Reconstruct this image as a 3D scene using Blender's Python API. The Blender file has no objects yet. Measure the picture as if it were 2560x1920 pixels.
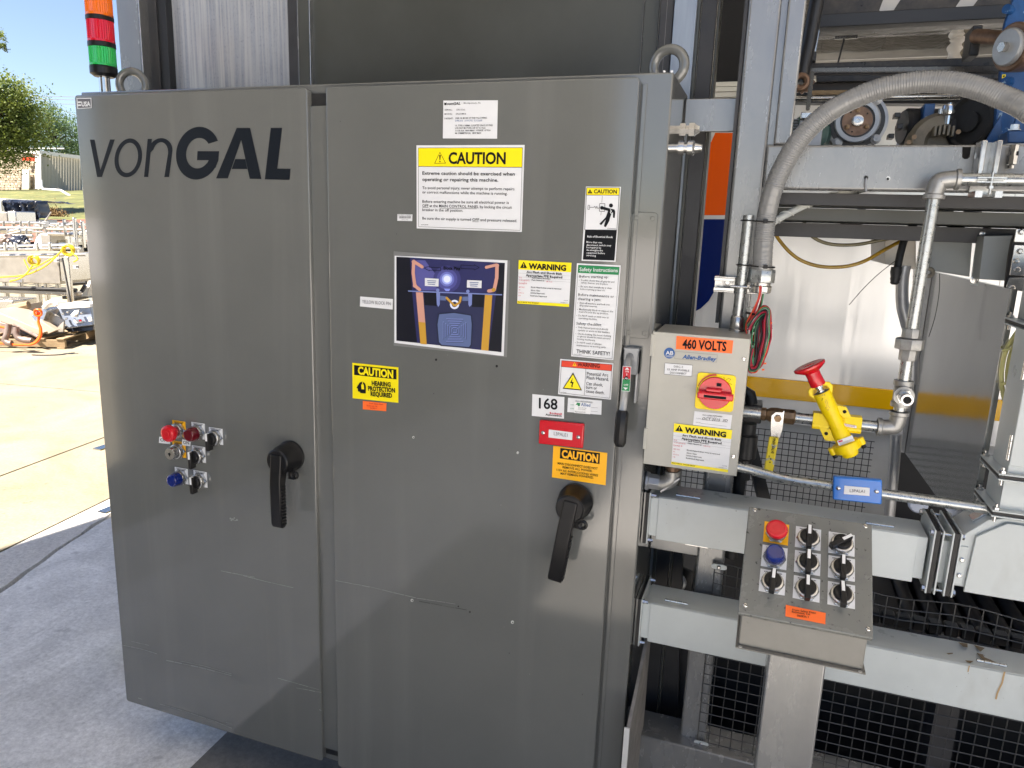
import bpy, bmesh, math, random
from mathutils import Vector, Matrix
random.seed(7)
SC = bpy.context.scene
COL = SC.collection
RAD = math.radians

# ------------------------------------------------------------------ camera
CAM = Vector((1.7768, -1.5364, 1.6503))
FPX = 1826.8
YAW, PIT, ROL = 0.3321, -0.2115, 0.0351
_cy, _sy, _cp, _sp = math.cos(YAW), math.sin(YAW), math.cos(PIT), math.sin(PIT)
FWD = Vector((-_sy*_cp, _cy*_cp, _sp)); _r = Vector((_cy, _sy, 0)); _u = _r.cross(FWD)
RGT = _r*math.cos(ROL) + _u*math.sin(ROL)
UPV = -_r*math.sin(ROL) + _u*math.cos(ROL)
cam = bpy.data.cameras.new('camera'); cam_o = bpy.data.objects.new('camera', cam); COL.objects.link(cam_o)
cam.sensor_width = 36; cam.lens = FPX/2560*36; cam.clip_start = 0.02; cam.clip_end = 2000
m = Matrix((RGT, UPV, -FWD)).transposed().to_4x4(); m.translation = CAM
cam_o.matrix_world = m
SC.camera = cam_o

# ------------------------------------------------------------------ sky and sun
SUN_AZ, SUN_EL = 216.0, 58.0            # azimuth clockwise from +y
w = bpy.data.worlds.new('World'); SC.world = w; w.use_nodes = True
nt = w.node_tree; nt.nodes.clear()
sky = nt.nodes.new('ShaderNodeTexSky'); sky.sky_type = 'NISHITA'; sky.sun_disc = False
sky.sun_elevation = RAD(SUN_EL); sky.sun_rotation = RAD(SUN_AZ); sky.air_density = 0.8; sky.dust_density = 0.6; sky.ozone_density = 3.0
bg = nt.nodes.new('ShaderNodeBackground'); bg.inputs['Strength'].default_value = 0.050
out = nt.nodes.new('ShaderNodeOutputWorld')
nt.links.new(sky.outputs[0], bg.inputs[0]); nt.links.new(bg.outputs[0], out.inputs[0])
sd = Vector((math.sin(RAD(SUN_AZ))*math.cos(RAD(SUN_EL)), math.cos(RAD(SUN_AZ))*math.cos(RAD(SUN_EL)), math.sin(RAD(SUN_EL))))
sl = bpy.data.lights.new('sun', 'SUN'); sl.energy = 4.0; sl.angle = RAD(0.53); sl.color = (1.0, 0.955, 0.88)
so = bpy.data.objects.new('sun', sl); COL.objects.link(so); so.rotation_euler = (-sd).to_track_quat('-Z', 'Y').to_euler()
so.location = (0, 0, 30)
SC.view_settings.view_transform = 'Standard'; SC.view_settings.look = 'None'
SC.view_settings.gamma = 1; SC.view_settings.use_curve_mapping = False
SC.view_settings.exposure = 2.32
SC.view_settings.use_white_balance = True; SC.view_settings.white_balance_temperature = 7100; SC.view_settings.white_balance_tint = 14
SC.cycles.max_bounces = 8; SC.cycles.diffuse_bounces = 5; SC.cycles.use_denoising = True

# ------------------------------------------------------------------ photograph pixel -> world point on a real plane
def ray(u, v):
    return RGT*((u-1280)/FPX) + UPV*(-(v-960)/FPX) + FWD
def at(u, v, x=None, y=None, z=None):
    d = ray(u, v)
    if y is not None: t = (y-CAM.y)/d.y
    elif x is not None: t = (x-CAM.x)/d.x
    else: t = (z-CAM.z)/d.z
    return CAM + d*t
def far(u, v, D): return CAM + ray(u, v)*D
def zx(u, v, y):
    p = at(u, v, y=y); return p.x, p.z

# ------------------------------------------------------------------ materials
MATS = {}
def lin(c):
    return tuple(((x/255.0)/12.92 if x/255.0 <= .04045 else ((x/255.0+.055)/1.055)**2.4) for x in c)
def mat(name, col, rough=.5, metal=0., var=.0, vscale=6., spot=0., spotcol=None, sscale=60., bump=0., bscale=300., bdist=.001, coat=0., streak=None, alpha=None, trans=0., ior=1.45, rvar=0., spec=.5, stretch=None, emis=0.):
    if name in MATS: return MATS[name]
    M_ = bpy.data.materials.new(name); M_.use_nodes = True; n = M_.node_tree.nodes; L = M_.node_tree.links
    b = n['Principled BSDF']; MATS[name] = M_
    b.inputs['Roughness'].default_value = rough; b.inputs['Metallic'].default_value = metal
    b.inputs['Specular IOR Level'].default_value = spec; b.inputs['IOR'].default_value = ior
    if coat: b.inputs['Coat Weight'].default_value = coat; b.inputs['Coat Roughness'].default_value = .08
    if trans: b.inputs['Transmission Weight'].default_value = trans
    c4 = (*col, 1)
    b.inputs['Base Color'].default_value = c4
    if var or spot or bump or streak or rvar:
        tc = n.new('ShaderNodeTexCoord'); src = tc.outputs['Object']
        mp = n.new('ShaderNodeMapping'); L.new(src, mp.inputs[0]); 
        if stretch: mp.inputs['Scale'].default_value = stretch
        cur = None
        nz = n.new('ShaderNodeTexNoise'); nz.inputs['Scale'].default_value = vscale; nz.inputs['Detail'].default_value = 6; nz.inputs['Roughness'].default_value = .62
        L.new(mp.outputs[0], nz.inputs['Vector'])
        if var:
            rp = n.new('ShaderNodeMapRange'); rp.inputs['From Min'].default_value = .3; rp.inputs['From Max'].default_value = .7
            rp.inputs['To Min'].default_value = 1-var; rp.inputs['To Max'].default_value = 1+var
            L.new(nz.outputs[0], rp.inputs[0])
            mx = n.new('ShaderNodeVectorMath'); mx.operation = 'SCALE'; mx.inputs[0].default_value = col; L.new(rp.outputs[0], mx.inputs['Scale']); cur = mx.outputs[0]
        if spot:
            n2 = n.new('ShaderNodeTexNoise'); n2.inputs['Scale'].default_value = sscale; n2.inputs['Detail'].default_value = 3; L.new(mp.outputs[0], n2.inputs['Vector'])
            r2 = n.new('ShaderNodeMapRange'); r2.inputs['From Min'].default_value = .66-.12*spot; r2.inputs['From Max'].default_value = .70-.1*spot; L.new(n2.outputs[0], r2.inputs[0])
            m2 = n.new('ShaderNodeMix'); m2.data_type = 'RGBA'; L.new(r2.outputs[0], m2.inputs['Factor'])
            if cur: L.new(cur, m2.inputs['A'])
            else: m2.inputs['A'].default_value = c4
            m2.inputs['B'].default_value = (*(spotcol or [x*.4 for x in col]), 1); cur = m2.outputs['Result']
        if streak:
            n3 = n.new('ShaderNodeTexNoise'); mp3 = n.new('ShaderNodeMapping'); mp3.inputs['Scale'].default_value = streak[1]; L.new(src, mp3.inputs[0]); L.new(mp3.outputs[0], n3.inputs['Vector'])
            n3.inputs['Scale'].default_value = 1; n3.inputs['Detail'].default_value = 5
            r3 = n.new('ShaderNodeMapRange'); r3.inputs['From Min'].default_value = streak[2]; r3.inputs['From Max'].default_value = streak[3]; L.new(n3.outputs[0], r3.inputs[0])
            m3 = n.new('ShaderNodeMix'); m3.data_type = 'RGBA'; L.new(r3.outputs[0], m3.inputs['Factor'])
            if cur: L.new(cur, m3.inputs['A'])
            else: m3.inputs['A'].default_value = c4
            m3.inputs['B'].default_value = (*streak[0], 1); cur = m3.outputs['Result']
        if cur: L.new(cur, b.inputs['Base Color'])
        if rvar:
            rr = n.new('ShaderNodeMapRange'); rr.inputs['From Min'].default_value = .3; rr.inputs['From Max'].default_value = .7
            rr.inputs['To Min'].default_value = max(0.02, rough-rvar); rr.inputs['To Max'].default_value = rough+rvar; L.new(nz.outputs[0], rr.inputs[0]); L.new(rr.outputs[0], b.inputs['Roughness'])
        if bump:
            nb = n.new('ShaderNodeTexNoise'); nb.inputs['Scale'].default_value = bscale; nb.inputs['Detail'].default_value = 2.5; L.new(mp.outputs[0], nb.inputs['Vector'])
            bp = n.new('ShaderNodeBump'); bp.inputs['Strength'].default_value = bump; bp.inputs['Distance'].default_value = bdist; L.new(nb.outputs[0], bp.inputs['Height']); L.new(bp.outputs[0], b.inputs['Normal'])
    if emis:
        b.inputs['Emission Color'].default_value = c4; b.inputs['Emission Strength'].default_value = emis
    if alpha is not None: b.inputs['Alpha'].default_value = alpha
    return M_

def setup_materials():
    g = lambda *a, **k: mat(*a, **k)
    g('cabinet_paint', (.132, .136, .129), .09, var=.06, vscale=3.0, bump=.24, bscale=170, bdist=.0006, rvar=.05, coat=1.0, streak=((.158, .161, .153), (16, 16, .8), .54, .85))
    g('frame_paint', (.26, .265, .265), .26, metal=.45, var=.07, vscale=18, stretch=(1, 1, .3), bump=.28, bscale=220, bdist=.0006, rvar=.05)
    g('panel_paint', (.062, .065, .058), .36, var=.12, vscale=5, bump=.1, rvar=.08)
    g('dark_steel', (.035, .035, .037), .45, var=.25, vscale=14, bump=.2, rvar=.1)
    g('oily_steel', (.05, .043, .036), .34, metal=.6, var=.4, vscale=30, bump=.3, rvar=.1)
    g('channel_blue', (.27, .31, .36), .34, metal=.4, var=.16, vscale=7, stretch=(6, 6, .6), bump=.15, rvar=.1)
    g('wireway_paint', (.47, .51, .51), .34, var=.09, vscale=5, bump=.12, bscale=220, bdist=.0005, rvar=.09, streak=((.36, .375, .36), (10, 10, 4), .60, .85))
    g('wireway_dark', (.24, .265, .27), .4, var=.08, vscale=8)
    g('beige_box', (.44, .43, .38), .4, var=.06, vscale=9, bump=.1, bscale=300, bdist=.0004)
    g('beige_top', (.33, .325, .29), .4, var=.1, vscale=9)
    g('galvanised', (.40, .42, .42), .30, metal=.8, var=.18, vscale=90, bump=.3, bscale=160, bdist=.0006, rvar=.09)
    g('zinc', (.52, .52, .51), .26, metal=.92, var=.12, vscale=60)
    g('cast_iron', (.33, .33, .32), .42, metal=.65, var=.18, vscale=60, bump=.5, bscale=260, bdist=.0006)
    g('stainless', (.52, .51, .48), .26, metal=.92, var=.08, vscale=9, rvar=.05)
    g('stainless_dull', (.38, .355, .315), .42, metal=.55, var=.15, vscale=6, rvar=.1)
    g('brushed_panel', (.5, .5, .49), .12, metal=.9, var=.06, vscale=8, bump=.12, bscale=14, bdist=.004)
    g('chrome', (.62, .62, .61), .14, metal=1)
    g('brass', (.20, .13, .075), .38, metal=.75, var=.3, vscale=90, bump=.2)
    g('black_plastic', (.010, .010, .011), .34, bump=.08, spec=.35)
    g('black_rubber', (.018, .018, .018), .55, var=.3, vscale=50)
    g('white_print', (.72, .73, .74), .42, var=.03, vscale=15)
    g('white_flat', (.80, .80, .79), .5)
    g('ink', (.008, .009, .011), .6, spec=.15)
    g('logo_ink', (.006, .009, .014), .45, spec=.22)
    g('sign_yellow', lin((246, 225, 20)), .4)
    g('sign_amber', lin((255, 183, 15)), .35, var=.04, vscale=20)
    g('sign_green', lin((10, 130, 75)), .4)
    g('sign_red', lin((226, 66, 40)), .4)
    g('text_red', lin((200, 30, 60)), .5)
    g('text_blue', lin((42, 90, 150)), .5)
    g('text_green', lin((60, 150, 110)), .5)
    g('text_grey', (.12, .12, .13), .5)
    g('label_orange', lin((255, 112, 45)), .45)
    g('safety_red', lin((205, 18, 34)), .22, coat=.4, spec=.5)
    g('knob_red', lin((190, 22, 40)), .35)
    g('dark_red', lin((95, 8, 22)), .15, coat=.6)
    g('safety_yellow', lin((246, 214, 18)), .38, var=.08, vscale=25, bump=.15, bscale=200, bdist=.0005)
    g('faded_yellow', lin((212, 190, 45)), .5, spot=.35, sscale=70, spotcol=(.35, .36, .30))
    g('blue_cover', lin((22, 112, 200)), .3, coat=.3)
    g('blue_paint', lin((10, 66, 118)), .34, var=.25, vscale=20, bump=.2, spot=.12, sscale=60, spotcol=(.2, .3, .4))
    g('blue_lens', lin((8, 36, 120)), .08, coat=.8, trans=.2)
    g('hose_grey', (.20, .203, .20), .22, var=.06, vscale=40, coat=.4)
    g('copper_rust', (.17, .105, .07), .45, metal=.6, var=.35, vscale=50, bump=.3)
    g('motor_grey', (.30, .31, .32), .33, metal=.4, var=.12, vscale=30)
    g('motor_green', (.03, .08, .07), .4)
    g('motor_black', (.014, .015, .017), .4)
    g('casting_olive', (.19, .17, .13), .5, var=.25, vscale=40, bump=.4)
    g('poly_panel', (.30, .325, .37), .34, metal=.15, streak=((.44, .45, .46), (95, 95, 2.2), .40, .66), spot=.42, sscale=330, spotcol=(.13, .14, .17), var=.22, vscale=4)
    g('navy', lin((6, 30, 95)), .2, coat=.4)
    g('logo_orange', lin((238, 92, 12)), .25, coat=.3)
    g('trailer_white', (.82, .82, .80), .2, metal=.25, var=.05, vscale=3, bump=.55, bscale=7, bdist=.012, coat=.3, stretch=(1, 1, .10))
    g('rail_cream', (.74, .73, .66), .4)
    g('trim_yellow', lin((250, 188, 4)), .25, coat=.3)
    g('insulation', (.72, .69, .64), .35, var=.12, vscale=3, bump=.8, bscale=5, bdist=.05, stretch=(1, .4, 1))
    g('quilt_shaded', (.075, .069, .06), .32, var=.15, vscale=3, bump=.9, bscale=6, bdist=.05, stretch=(1, 1, 1))  # insulation again, darkened so the back ceiling's shade is in its colour
    g('cap_pale', (.45, .52, .66), .4)
    g('void_dark', (.009, .009, .010), .5)
    g('wall_dark', (.33, .32, .295), .7, var=.2, vscale=.8)
    g('wire_red', lin((165, 30, 58)), .35); g('wire_green', lin((60, 130, 90)), .35); g('wire_white', (.6, .58, .55), .4); g('wire_black', (.015, .015, .018), .35); g('wire_orange', lin((210, 70, 35)), .4)
    g('wrap_clear', (.50, .52, .50), .25, var=.1, vscale=40, coat=.3)
    g('hose_yellow', lin((165, 130, 40)), .25, var=.2, vscale=40, coat=.5)
    g('hose_olive', lin((112, 106, 80)), .25, var=.15, vscale=40, coat=.4)
    g('tube_cream', lin((200, 196, 130)), .3, coat=.3)
    g('mesh_black', (.02, .02, .021), .4)
    g('mesh_grey', (.055, .055, .055), .35, metal=.2)
    # lenses of the tower light: coloured clear plastic
    for nm, c in (('lens_orange', (255, 120, 8)), ('lens_red', (225, 12, 45)), ('lens_green', (8, 190, 90))):
        g(nm, lin(c), .12, coat=.5, trans=.25)
    # yard
    g('grass', (.095, .105, .032), .8, var=.35, vscale=.25, spot=.55, sscale=.8, spotcol=(.19, .17, .055), bump=.6, bscale=4, bdist=.1)
    g('mulch', (.16, .075, .05), .9, var=.4, vscale=1.5, bump=.8, bscale=4, bdist=.1)
    g('metal_siding', (.42, .40, .34), .5, var=.05, vscale=.4)
    g('stone_wall', (.33, .27, .19), .8, var=.2, vscale=.6)
    g('fascia', (.55, .54, .49), .5)
    g('white_pipe', (.75, .75, .73), .4)
    g('tarp', (.022, .028, .045), .28, var=.3, vscale=3, coat=.2)
    g('pallet_wood', (.30, .22, .13), .75, var=.25, vscale=8, stretch=(1, 1, 6), bump=.3, bscale=30)
    g('yard_blue', (.26, .31, .40), .35, var=.1, vscale=3, metal=.3)
    g('yard_yellow', lin((222, 194, 52)), .4)
    g('yard_orange', lin((250, 100, 25)), .4)
    g('rust_pipe', (.22, .17, .15), .5, metal=.4, var=.3, vscale=10)
    g('bark', (.05, .035, .022), .8)
    g('bollard_yellow', lin((225, 190, 40)), .4)
    g('board_white', (.55, .55, .53), .6, var=.1)
    g('board_edge', (.22, .21, .20), .7, var=.3, vscale=20)
setup_materials()

def node_mat(name):
    M_ = bpy.data.materials.new(name); M_.use_nodes = True; MATS[name] = M_
    return M_, M_.node_tree.nodes, M_.node_tree.links, M_.node_tree.nodes['Principled BSDF']
def concrete(name, ca, cb, stain, rough=.75, smear=(3, 3, 3), sc=1.0, spots=.5, bump=.3):
    M_, n, L, b = node_mat(name)
    tc = n.new('ShaderNodeTexCoord')
    mp = n.new('ShaderNodeMapping'); mp.inputs['Scale'].default_value = smear; mp.inputs['Rotation'].default_value = (0, 0, .6); L.new(tc.outputs['Object'], mp.inputs[0])
    a = n.new('ShaderNodeTexNoise'); a.inputs['Scale'].default_value = sc; a.inputs['Detail'].default_value = 9; a.inputs['Roughness'].default_value = .68; a.inputs['Distortion'].default_value = .6; L.new(mp.outputs[0], a.inputs['Vector'])
    r = n.new('ShaderNodeValToRGB'); r.color_ramp.elements[0].position = .34; r.color_ramp.elements[1].position = .66
    r.color_ramp.elements[0].color = (*ca, 1); r.color_ramp.elements[1].color = (*cb, 1); L.new(a.outputs[0], r.inputs[0])
    s = n.new('ShaderNodeTexNoise'); s.inputs['Scale'].default_value = 11; s.inputs['Detail'].default_value = 4; L.new(tc.outputs['Object'], s.inputs['Vector'])
    sr = n.new('ShaderNodeMapRange'); sr.inputs['From Min'].default_value = .66; sr.inputs['From Max'].default_value = .72; sr.inputs['To Max'].default_value = spots; L.new(s.outputs[0], sr.inputs[0])
    mx = n.new('ShaderNodeMix'); mx.data_type = 'RGBA'; L.new(sr.outputs[0], mx.inputs['Factor']); L.new(r.outputs[0], mx.inputs['A']); mx.inputs['B'].default_value = (*stain, 1)
    gn = n.new('ShaderNodeTexNoise'); gn.inputs['Scale'].default_value = 55; gn.inputs['Detail'].default_value = 8; gn.inputs['Roughness'].default_value = .75; L.new(tc.outputs['Object'], gn.inputs['Vector'])
    gr_ = n.new('ShaderNodeMapRange'); gr_.inputs['From Min'].default_value = .35; gr_.inputs['From Max'].default_value = .65; gr_.inputs['To Min'].default_value = .78; gr_.inputs['To Max'].default_value = 1.18; L.new(gn.outputs[0], gr_.inputs[0])
    ml = n.new('ShaderNodeVectorMath'); ml.operation = 'SCALE'; L.new(mx.outputs['Result'], ml.inputs[0]); L.new(gr_.outputs[0], ml.inputs['Scale'])
    L.new(ml.outputs[0], b.inputs['Base Color']); b.inputs['Roughness'].default_value = rough
    f = n.new('ShaderNodeTexNoise'); f.inputs['Scale'].default_value = 90; f.inputs['Detail'].default_value = 5; L.new(tc.outputs['Object'], f.inputs['Vector'])
    bp = n.new('ShaderNodeBump'); bp.inputs['Strength'].default_value = bump; bp.inputs['Distance'].default_value = .004; L.new(f.outputs[0], bp.inputs['Height']); L.new(bp.outputs[0], b.inputs['Normal'])
concrete('yard_concrete', (.18, .155, .10), (.275, .252, .19), (.12, .095, .065), sc=1.0, smear=(1, 1, 1))
concrete('apron_concrete', (.56, .55, .53), (.74, .73, .70), (.30, .30, .29), sc=2.2, smear=(1, 1, 1), bump=.6)
concrete('floor_concrete', (.60, .60, .59), (.90, .90, .89), (.38, .38, .38), rough=.55, sc=2.6, smear=(1.5, 1.0, 1), bump=.4)
def leafmat(name, c0, c1):
    M_, n, L, b = node_mat(name)
    oi = n.new('ShaderNodeTexCoord'); nz = n.new('ShaderNodeTexNoise'); nz.inputs['Scale'].default_value = .9; L.new(oi.outputs['Object'], nz.inputs['Vector'])
    r = n.new('ShaderNodeValToRGB'); r.color_ramp.elements[0].position = .35; r.color_ramp.elements[1].position = .65
    r.color_ramp.elements[0].color = (*c0, 1); r.color_ramp.elements[1].color = (*c1, 1); L.new(nz.outputs[0], r.inputs[0]); L.new(r.outputs[0], b.inputs['Base Color'])
    b.inputs['Roughness'].default_value = .6
    tr = n.new('ShaderNodeBsdfTranslucent'); L.new(r.outputs[0], tr.inputs[0]); ms = n.new('ShaderNodeMixShader'); ms.inputs[0].default_value = .35
    L.new(b.outputs[0], ms.inputs[1]); L.new(tr.outputs[0], ms.inputs[2]); L.new(ms.outputs[0], n['Material Output'].inputs[0])
leafmat('leaves_bright', (.06, .10, .016), (.17, .22, .04))
leafmat('leaves_far', (.05, .10, .035), (.10, .17, .06))

# ------------------------------------------------------------------ object helpers
def setp(o, label=None, cat=None, group=None, kind=None):
    if label: o['label'] = label
    if cat: o['category'] = cat
    if group: o['group'] = group
    if kind: o['kind'] = kind
    return o
def thing(name, loc, label, cat, group=None):
    o = bpy.data.objects.new(name, None); COL.objects.link(o); o.location = loc; o.empty_display_size = .05
    return setp(o, label, cat, group)
def wloc(o):
    p = Vector((0, 0, 0))
    while o is not None: p += o.location; o = o.parent
    return p
def basis(n, up=Vector((0, 0, 1))):
    n = n.normalized(); r = up.cross(n)
    if r.length < 1e-4: r = Vector((1, 0, 0))
    r.normalize(); u = n.cross(r); return r, u, n
class MB:
    def __init__(s): s.v = []; s.f = []
    def add(s, vs, fs):
        k = len(s.v); s.v += [tuple(p) for p in vs]; s.f += [tuple(i+k for i in q) for q in fs]; return s
    def box(s, x0, x1, y0, y1, z0, z1):
        if x0 > x1: x0, x1 = x1, x0
        if y0 > y1: y0, y1 = y1, y0
        if z0 > z1: z0, z1 = z1, z0
        return s.add([(x0,y0,z0),(x1,y0,z0),(x1,y1,z0),(x0,y1,z0),(x0,y0,z1),(x1,y0,z1),(x1,y1,z1),(x0,y1,z1)],
                     [(0,3,2,1),(4,5,6,7),(0,1,5,4),(1,2,6,5),(2,3,7,6),(3,0,4,7)])
    def obox(s, c, a, b, n):      # oriented box: centre, three half-axis vectors
        c, a, b, n = map(Vector, (c, a, b, n))
        if a.cross(b).dot(n) < 0: a = -a
        vs = [c-a-b-n, c+a-b-n, c+a+b-n, c-a+b-n, c-a-b+n, c+a-b+n, c+a+b+n, c-a+b+n]
        return s.add(vs, [(0,3,2,1),(4,5,6,7),(0,1,5,4),(1,2,6,5),(2,3,7,6),(3,0,4,7)])
    def beam(s, p, q, wd, th, up=Vector((0, 0, 1))):
        p, q = Vector(p), Vector(q); d = (q-p)/2; r, u, n = basis(d, up); return s.obox((p+q)/2, r*wd/2, u*th/2, d)
    def prism(s, pts, vec):       # closed polygon extruded
        pts = [Vector(p) for p in pts]; vec = Vector(vec); n = len(pts)
        nn = Vector((0, 0, 0))
        for i in range(n): nn += pts[i].cross(pts[(i+1) % n])
        if nn.dot(vec) > 0: pts = pts[::-1]
        vs = pts + [p+vec for p in pts]
        return s.add(vs, [tuple(range(n)), tuple(range(2*n-1, n-1, -1))] + [(i, i+n, (i+1) % n+n, (i+1) % n)[::-1][::-1] if False else ((i+1) % n, i, i+n, (i+1) % n+n) for i in range(n)])
    def lathe(s, prof, o, n, seg=20, up=Vector((0, 0, 1)), rot=0.):   # prof: (radius, height along n)
        r, u, n = basis(Vector(n), up); o = Vector(o); k = len(s.v)
        for (ra, h) in prof:
            for i in range(seg):
                a = rot+2*math.pi*i/seg; s.v.append(tuple(o+n*h+(r*math.cos(a)+u*math.sin(a))*ra))
        for j in range(len(prof)-1):
            for i in range(seg):
                i2 = (i+1) % seg; s.f.append((k+j*seg+i, k+j*seg+i2, k+(j+1)*seg+i2, k+(j+1)*seg+i))
        if prof[0][0] > 1e-6: s.f.append(tuple(k+i for i in range(seg))[::-1])
        if prof[-1][0] > 1e-6: s.f.append(tuple(k+(len(prof)-1)*seg+i for i in range(seg)))
        return s
    def cyl(s, p, q, r, seg=16, rot=0.):
        p, q = Vector(p), Vector(q); return s.lathe([(r, 0), (r, (q-p).length)], p, q-p, seg, Vector((0, 0, 1)) if abs((q-p).normalized().z) < .95 else Vector((0, 1, 0)), rot)
    def torus(s, c, n, R, r, seg=28, k=12, a0=0, a1=2*math.pi, up=Vector((0, 0, 1))):
        rr, u, n = basis(Vector(n), up); full = abs(a1-a0-2*math.pi) < 1e-6
        pts = [Vector(c)+(rr*math.cos(a0+(a1-a0)*i/seg)+u*math.sin(a0+(a1-a0)*i/seg))*R for i in range(seg+(0 if full else 1))]
        return s.tube(pts, r, k, closed=full)
    def tube(s, pts, r, seg=10, closed=False, caps=True):
        pts = [Vector(p) for p in pts]; n = len(pts)
        rs = r if isinstance(r, (list, tuple)) else [r]*n
        T = []
        for i in range(n):
            a = pts[(i-1) % n] if (closed or i > 0) else pts[0]; b = pts[(i+1) % n] if (closed or i < n-1) else pts[-1]
            t = (b-a); T.append(t.normalized() if t.length > 1e-9 else Vector((0, 0, 1)))
        r0 = Vector((0, 0, 1)).cross(T[0]); r0 = r0 if r0.length > 1e-3 else Vector((1, 0, 0)).cross(T[0]); r0.normalize()
        k = len(s.v)
        for i in range(n):
            r0 = (r0 - T[i]*r0.dot(T[i])).normalized(); u = T[i].cross(r0)
            for j in range(seg):
                a = 2*math.pi*j/seg; s.v.append(tuple(pts[i]+(r0*math.cos(a)+u*math.sin(a))*rs[i]))
        m_ = n if closed else n-1
        for i in range(m_):
            i2 = (i+1) % n
            for j in range(seg):
                j2 = (j+1) % seg; s.f.append((k+i*seg+j, k+i*seg+j2, k+i2*seg+j2, k+i2*seg+j))
        if caps and not closed:
            s.f.append(tuple(k+j for j in range(seg))[::-1]); s.f.append(tuple(k+(n-1)*seg+j for j in range(seg)))
        return s
    def build(s, name, material, parent=None, bevel=0., seg=2, smooth=35, loc=None, **tags):
        o0 = wloc(parent) if parent is not None else (Vector(loc) if loc is not None else Vector((0, 0, 0)))
        me = bpy.data.meshes.new(name); me.from_pydata([tuple(Vector(p)-o0) for p in s.v], [], s.f); me.update()
        me.materials.append(MATS[material] if isinstance(material, str) else material)
        if smooth:
            for p in me.polygons: p.use_smooth = True
            me.set_sharp_from_angle(angle=RAD(smooth))
        o = bpy.data.objects.new(name, me); COL.objects.link(o)
        if parent is not None: o.parent = parent
        else: o.location = o0
        if bevel:
            b = o.modifiers.new('bevel', 'BEVEL'); b.width = bevel; b.segments = seg; b.limit_method = 'ANGLE'; b.angle_limit = RAD(40); b.harden_normals = False
        return setp(o, **{k_: v_ for k_, v_ in tags.items()})
def spline(pts, n=12, closed=False):       # Catmull-Rom through points
    P = [Vector(p) for p in pts]; out_ = []
    m_ = len(P) if closed else len(P)-1
    for i in range(m_):
        if closed: a, b, c, d = P[i-1], P[i], P[(i+1) % len(P)], P[(i+2) % len(P)]
        else: a, b, c, d = P[max(i-1, 0)], P[i], P[i+1], P[min(i+2, len(P)-1)]
        for k in range(n):
            t = k/n; out_.append(.5*((2*b)+(c-a)*t+(2*a-5*b+4*c-d)*t*t+(3*b-a-3*c+d)*t**3))
    if not closed: out_.append(P[-1])
    return out_
def bolt(mb, p, n, r=.006, h=.004, seg=6):
    mb.lathe([(r*1.5, 0), (r*1.5, .0012), (r, .0012), (r, h), (r*.6, h+.0005)], p, n, seg); return mb

# ------------------------------------------------------------------ writing and flat print
_fc = bpy.data.curves.new('lettering_curve', 'FONT'); _fo = bpy.data.objects.new('lettering_curve', _fc); COL.objects.link(_fo)
_fc.size = 1; _fc.resolution_u = 3
_cache = {}
def glyphs(txt, bold=0., shear=0., res=2):
    key = (txt, bold, shear, res)
    if key in _cache: return _cache[key]
    _fc.body = txt; _fc.offset = bold; _fc.shear = shear; _fc.resolution_u = res
    bpy.context.view_layer.update()
    ev = _fo.evaluated_get(bpy.context.evaluated_depsgraph_get()); me = ev.to_mesh()
    vs = [(v.co.x, v.co.y) for v in me.vertices]; fs = [tuple(p.vertices) for p in me.polygons]; ev.to_mesh_clear()
    if vs:
        x0 = min(v[0] for v in vs); x1 = max(v[0] for v in vs); vs = [((x-x0)/(x1-x0), y) for x, y in vs]
    _cache[key] = (vs, fs); return vs, fs
CAPH = max(v[1] for v in glyphs('H')[0])
class Plane:
    def __init__(s, p, n): s.p = Vector(p); s.n = Vector(n).normalized()
    def at(s, u, v, off=0.):
        d = ray(u, v); t = ((s.p+s.n*off)-CAM).dot(s.n)/d.dot(s.n); return CAM+d*t
DOOR = Plane((0, 0, 0), (0, -1, 0))
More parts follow.
